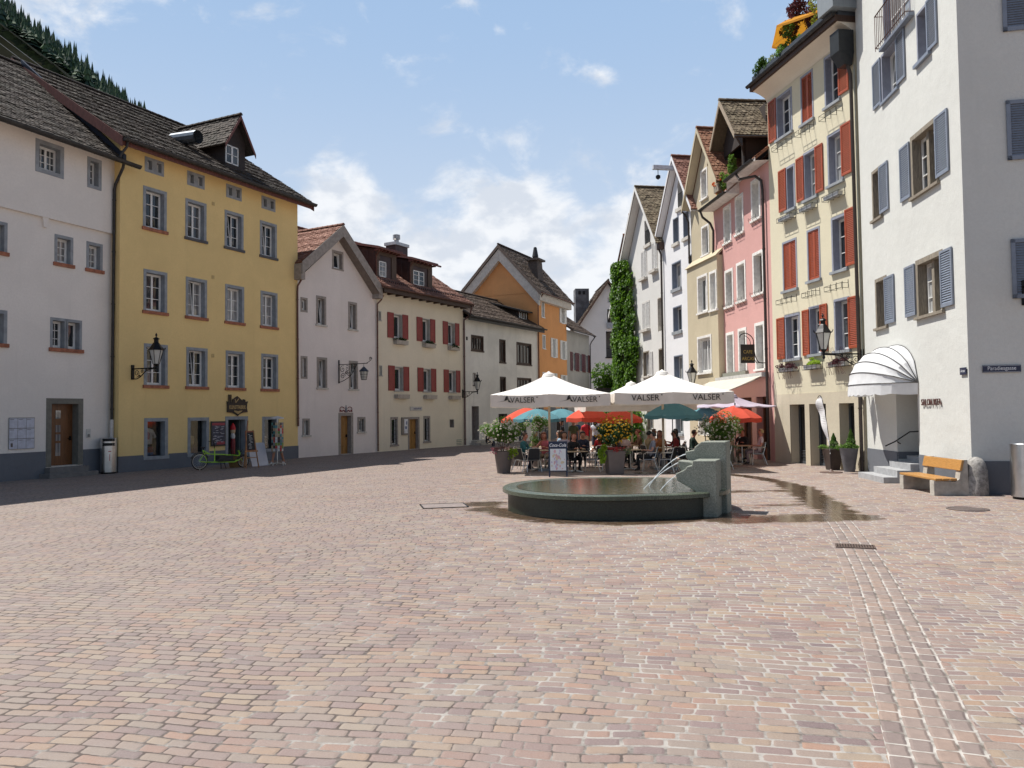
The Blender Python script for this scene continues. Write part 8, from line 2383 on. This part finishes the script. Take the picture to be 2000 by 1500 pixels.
for pts in ([(0, .06, .34), (.30, .03, .30), (1.35, .02, .26), (1.68, .02, .34), (1.72, .02, .62), (1.62, .02, .70)], [(.12, 0, .78), (.42, 0, .62), (.92, .02, .58), (1.68, .02, .50)], [(0, .06, .34), (.20, 0, .66), (.42, 0, .62)], [(.62, 0, .84), (.62, 0, .27)], [(1.0, .02, .27), (1.15, .02, .56)], [(1.35, .02, .26), (1.28, .02, .55)], [(1.85, .05, .25), (1.70, .03, .45), (1.66, 0, .72)], [(.12, 0, .78), (.34, 0, .30)], [(0, -.06, .34), (.30, -.03, .30), (1.35, -.2, .26), (1.68, -.02, .34)]): b.tube(pts, .022, 7)
b.build('bike_frame', M_lime, t)
b = MB(); b.box(.70, -.2, .30, 1.40, .2, .34); b.box(.72, -.2, .36, 1.3, -.18, .54); b.box(.72, .18, .36, 1.3, .2, .54); b.build('cargo_deck', plain('black_deck', (.02, .02, .02), .6), t)
b = MB(); b.tube([(.62, 0, .8), (.58, 0, 1.12)], .018, 6); b.tube([(.5, -.3, 1.12), (.58, -.2, 1.14), (.58, .2, 1.14), (.5, .3, 1.12)], .014, 6); b.build('handlebar', M_iron, t)
b = MB(); b.tube([(.2, 0, .66), (.14, 0, .86)], .016, 6); b.lathe([(.02, 0), (.07, .01), (.06, .04), (.02, .05)], 10, (.12, 0, .86), sx=1.8); b.build('saddle', M_iron, t)
b = MB(); b.tube([(.95, -.15, .26), (1.0, -.22, .0)], .014, 5); b.tube([(.95, .15, .26), (1.0, .22, .0)], .014, 5); b.lathe([(.10, -.01), (.10, .01)], 16, (.36, 0, .28)); b.build('stand', M_iron, t)

# ---------------------------------------------------------------- shop display outside the yellow house
M_easel = woodm('easel_pine', (.38, .19, .08), .6)
t = thing('easel', 'wooden easel holding a narrow chalkboard beside the shop door', 'easel', (-10.75, 32.55, 0), R(52))
b = MB(); b.bar((-.30, -.05, 0), (-.16, .16, 1.55), .045, .03); b.bar((.30, -.05, 0), (.16, .16, 1.55), .045, .03); b.bar((0, .55, 0), (-.05, .2, 1.95), .045, .03); b.bar((-.24, .02, .42), (.24, .02, .42), .04, .03); b.bar((-.30, .03, .68), (.30, .03, .68), .05, .06); b.build('easel_frame', M_easel, t)
b = MB(); b.hexa([(-.23, .04, .70), (.23, .04, .70), (.23, .06, .70), (-.23, .06, .70), (-.21, .15, 1.52), (.21, .15, 1.52), (.21, .17, 1.52), (-.21, .17, 1.52)]); b.build('board_frame', plain('red_brown_frame', (.23, .07, .04), .6), t)
b = MB(); b.face([(-.18, .035, .74), (.18, .035, .74), (.165, .14, 1.46), (-.165, .14, 1.46)]); b.build('slate', plain('slate_black', (.018, .018, .02), .7), t, recalc=False)
b = MB(); rg = random.Random(3)
for k in range(13):
    z = .80 + k * .047; y = .033 + (z - .74) * .145 - .004; x = rg.uniform(-.13, -.02); w_ = rg.uniform(.08, .18); b.face([(x, y, z), (min(.14, x + w_), y, z), (min(.14, x + w_), y + .003, z + .014), (x, y + .003, z + .014)])
b.build('chalk', plain('chalk_white', (.5, .5, .5), .9), t, recalc=False)
for k, (x, y, h, a, lab) in enumerate(((-10.93, 34.05, .98, 58, 'large white sheet board leaning on the wall behind the easel'), (-11.12, 33.62, 1.08, 66, 'narrow white board leaning edge on behind the easel'))):
    t = thing('white_board', lab, 'board', (x, y, 0), R(a), 'white boards leaning on the yellow house')
    w_ = .36 if k == 0 else .15
    b = MB(); b.hexa([(-w_, -.20, 0), (w_, -.20, 0), (w_, -.17, 0), (-w_, -.17, 0), (-w_, .10, h), (w_, .10, h), (w_, .13, h), (-w_, .13, h)]); b.build('panel', plain('white_panel', (.58, .58, .62), .5, var=.05), t)
    b = MB(); b.face([(-w_ * .8, .068, h * .86), (-w_ * .1, .068, h * .86), (-w_ * .1, .079, h * .9), (-w_ * .8, .079, h * .9)]); b.build('print', plain('grey_print', (.25, .25, .3), .6), t, recalc=False)
t = thing('postcard_rack', 'revolving postcard rack on a wheeled foot before the right shop window', 'postcard rack', (-10.2, 34.25, 0), R(40))
b = MB(); b.tube([(0, 0, .06), (0, 0, 2.0)], .016, 6)
for k in range(5): a = k * 2 * PI / 5; b.bar((0, 0, .1), (.36 * math.cos(a), .36 * math.sin(a), .05), .03, .025); b.lathe([(.03, -.03), (.03, .03)], 8, (.36 * math.cos(a), .36 * math.sin(a), .03))
for z in (.62, .98, 1.34, 1.70): b.tube([(.25 * math.cos(k * PI / 4), .25 * math.sin(k * PI / 4), z) for k in range(9)], .006, 4)
b.build('rack_frame', M_alu, t)
rg = random.Random(21); cols = [plain('card_%s' % n_, c, .45) for n_, c in (('white', (.6, .6, .58)), ('red', (.45, .05, .05)), ('teal', (.06, .22, .24)), ('black', (.03, .03, .03)), ('sand', (.42, .32, .2)), ('green', (.16, .26, .06)), ('grey', (.25, .26, .28)))]
acc = [MB() for _ in cols]
for k in range(8):
    a = k * PI / 4 + PI / 8
    for z in [.66 + i * .125 for i in range(10)]:
        for s_ in (-1, 1):
            m_ = acc[rg.randrange(len(cols))]; Mx = Matrix.Rotation(a - PI / 2, 3, 'Z'); p = Vector((math.cos(a), math.sin(a), 0)) * .25 + Mx @ Vector((s_ * .05, 0, 0)); m_.obox((p.x, p.y, z), .085, .006, .11, Mx)
for m_, c in zip(acc, cols):
    if m_.f: m_.build('postcards', c, t)
b = MB(); b.lathe([(.27, 2.0), (.27, 2.05), (.02, 2.12)], 12); b.build('rack_top', plain('pale_rack_top', (.55, .56, .58), .5), t)
t = thing('person', 'person half hidden behind the postcard rack, only the legs showing', 'person', (-10.32, 34.75, 0), R(160))
bdy = bpy.data.objects.new('body', BODY['walk'][0]); COL.objects.link(bdy); bdy.parent = t
for k, mt in enumerate((M_skin[1], cloth((.12, .12, .13)), cloth((.3, .27, .2)), cloth((.5, .5, .5)))): bdy.material_slots[k].link = 'OBJECT'; bdy.material_slots[k].material = mt
h = bpy.data.objects.new('hair', HAIR['short']); COL.objects.link(h); h.parent = t; h.location = BODY['walk'][1]; h.material_slots[0].link = 'OBJECT'; h.material_slots[0].material = M_hairc['brown']
t = thing('wicker_basket', 'round wicker basket standing beside the shop doorway', 'basket', (-11.62, 33.15, 0), 0)
b = MB(); b.lathe([(.24, 0), (.29, .22), (.30, .46), (.27, .46), (.25, .1)], 18); b.build('basket_body', woodm('wicker', (.24, .15, .06), .8, (1, 1, 8)), t)
rg = random.Random(5); b = MB()
for k in range(20): a = rg.uniform(0, 6.28); b.tube([(.1 * math.cos(a), .1 * math.sin(a), .4), (.3 * math.cos(a), .3 * math.sin(a), .4 + rg.uniform(.15, .4))], .008, 4)
b.build('twigs', plain('dark_twigs', (.05, .06, .04), .8), t)
v = HYo.W(6.05, .18, 0)
t = thing('garden_figure', 'tall narrow painted figure with a red cap standing in the dark shop doorway', 'figure', (v.x, v.y, 0.4), HYo.ang)
b = MB(); b.lathe([(.10, 0), (.11, .5), (.085, .78)], 14); smoothed(b.build('figure_body', plain('dark_red_figure', (.20, .015, .02), .5), t))
b = MB(); b.lathe([(.09, .72), (.11, .82), (.07, .98)], 14); smoothed(b.build('beard', plain('white_beard', (.55, .53, .5), .7), t))
b = MB(); b.lathe([(.06, .92), (.115, 1.02), (.11, 1.12), (.08, 1.18)], 14); smoothed(b.build('face', plain('beige_face', (.50, .36, .22), .6), t))
b = MB(); b.lathe([(.13, 1.12), (.12, 1.22), (.07, 1.36), (.02, 1.42)], 14); smoothed(b.build('cap', plain('red_cap', (.50, .015, .02), .6), t))
# things in the shop windows
v = HYo.W(1.72, .55, .60)
t = thing('shirt_form', 'white printed T-shirt on a form in the left shop window', 'shirt', v, HYo.ang)
b = MB(); b.prism([(-.22, .42), (.22, .42), (.24, .80), (.36, .64), (.44, .72), (.27, 1.02), (.10, 1.08), (-.10, 1.08), (-.27, 1.02), (-.44, .72), (-.36, .64), (-.24, .80)], -.08, .08); o = b.build('shirt', plain('white_cotton', (.62, .60, .60), .9), t); bv = o.modifiers.new('bevel', 'BEVEL'); bv.width = .04; bv.segments = 3
b = MB(); b.sheet([(-.09, .62), (.08, .62), (.10, .86), (.0, .95), (-.1, .84)], y=-.083); b.build('shirt_print', plain('rose_shirt_print', (.42, .22, .25), .8), t, recalc=False)
b = MB(); b.lathe([(.05, 1.05), (.05, 1.15), (.07, 1.22), (.03, 1.3)], 10); b.lathe([(.03, 0), (.03, .45)], 8); b.build('form', plain('yellow_form', (.45, .33, .08), .6), t)
v = HYo.W(1.72, .8, 1.82); t = thing('shop_banner', 'orange red banner across the top of the left shop window', 'banner', v, HYo.ang)
b = MB(); b.box(-.5, -.01, -.12, .5, .01, .12); b.build('banner_cloth', plain('orange_red_cloth', (.50, .10, .05), .8), t)
v = HYo.W(1.8, .5, .57); t = thing('folded_clothes', 'small dark red and blue pile below the white T-shirt', 'clothes', v, HYo.ang)
b = MB(); b.box(-.14, -.1, 0, .14, .1, .12); b.build('blue_cloth', plain('blue_cloth', (.03, .09, .22), .8), t); b = MB(); b.box(-.13, -.08, .12, .13, .1, .34); b.build('red_cloth', plain('dark_red_cloth', (.16, .03, .03), .8), t)
v = HYo.W(3.72, .5, 1.72); t = thing('paper_flower', 'large orange red paper flower hanging in the second shop window', 'decoration', v, HYo.ang)
blossoms((0, 0, 0), (.12, .1, .12), 26, .14, random.Random(3)).build('petals', leafm('orange_red_petals', (.45, .05, .02), (.60, .16, .04), .2), t, recalc=False)
v = HYo.W(3.75, .5, .6); t = thing('cushion_pile', 'beige and olive cushions piled in the second shop window', 'cushions', v, HYo.ang)
b = MB(); b.box(-.3, -.14, .30, .3, .14, .72); o = b.build('beige_cushion', plain('beige_cushion', (.42, .36, .22), .9, bmp=.4), t); bv = o.modifiers.new('bevel', 'BEVEL'); bv.width = .1; bv.segments = 3
b = MB(); b.box(-.28, -.12, 0, .28, .12, .3); o = b.build('olive_cushion', plain('olive_cushion', (.10, .10, .04), .9), t); bv = o.modifiers.new('bevel', 'BEVEL'); bv.width = .08; bv.segments = 3
v = HYo.W(8.15, .5, .57); t = thing('folded_towels', 'stack of cream and tan folded towels in the right shop window', 'towels', v, HYo.ang)
for k, c in enumerate(((.5, .42, .3), (.42, .25, .12), (.52, .45, .32), (.45, .3, .18), (.56, .54, .5))):
    b = MB(); b.box(-.26, -.15, k * .12, .26, .15, k * .12 + .11); o = b.build('towel', plain('towel_%d' % k, c, .9), t); bv = o.modifiers.new('bevel', 'BEVEL'); bv.width = .03; bv.segments = 2
v = HYo.W(8.1, .5, 1.25); t = thing('hat', 'black wide brimmed hat above the folded towels in the right shop window', 'hat', v, HYo.ang)
b = MB(); b.lathe([(.22, 0), (.22, .02), (.11, .03), (.10, .16), (.02, .18)], 16); b.build('hat_body', plain('black_felt', (.015, .015, .015), .9), t)

# service wires over the far slope
for k, (dz, lab) in enumerate(((0, 'upper thin overhead wire crossing the forested hill'), (-4, 'lower thin overhead wire crossing the forested hill'))):
    b = MB(); b.tube([(-300, 380, 232 + dz), (-255, 385, 195 + dz), (-210, 390, 160 + dz)], .10, 4); o = b.build('overhead_wire', plain('wire_grey', (.25, .27, .28), .5), None); tag(o, lab, 'wire', 'overhead wires')
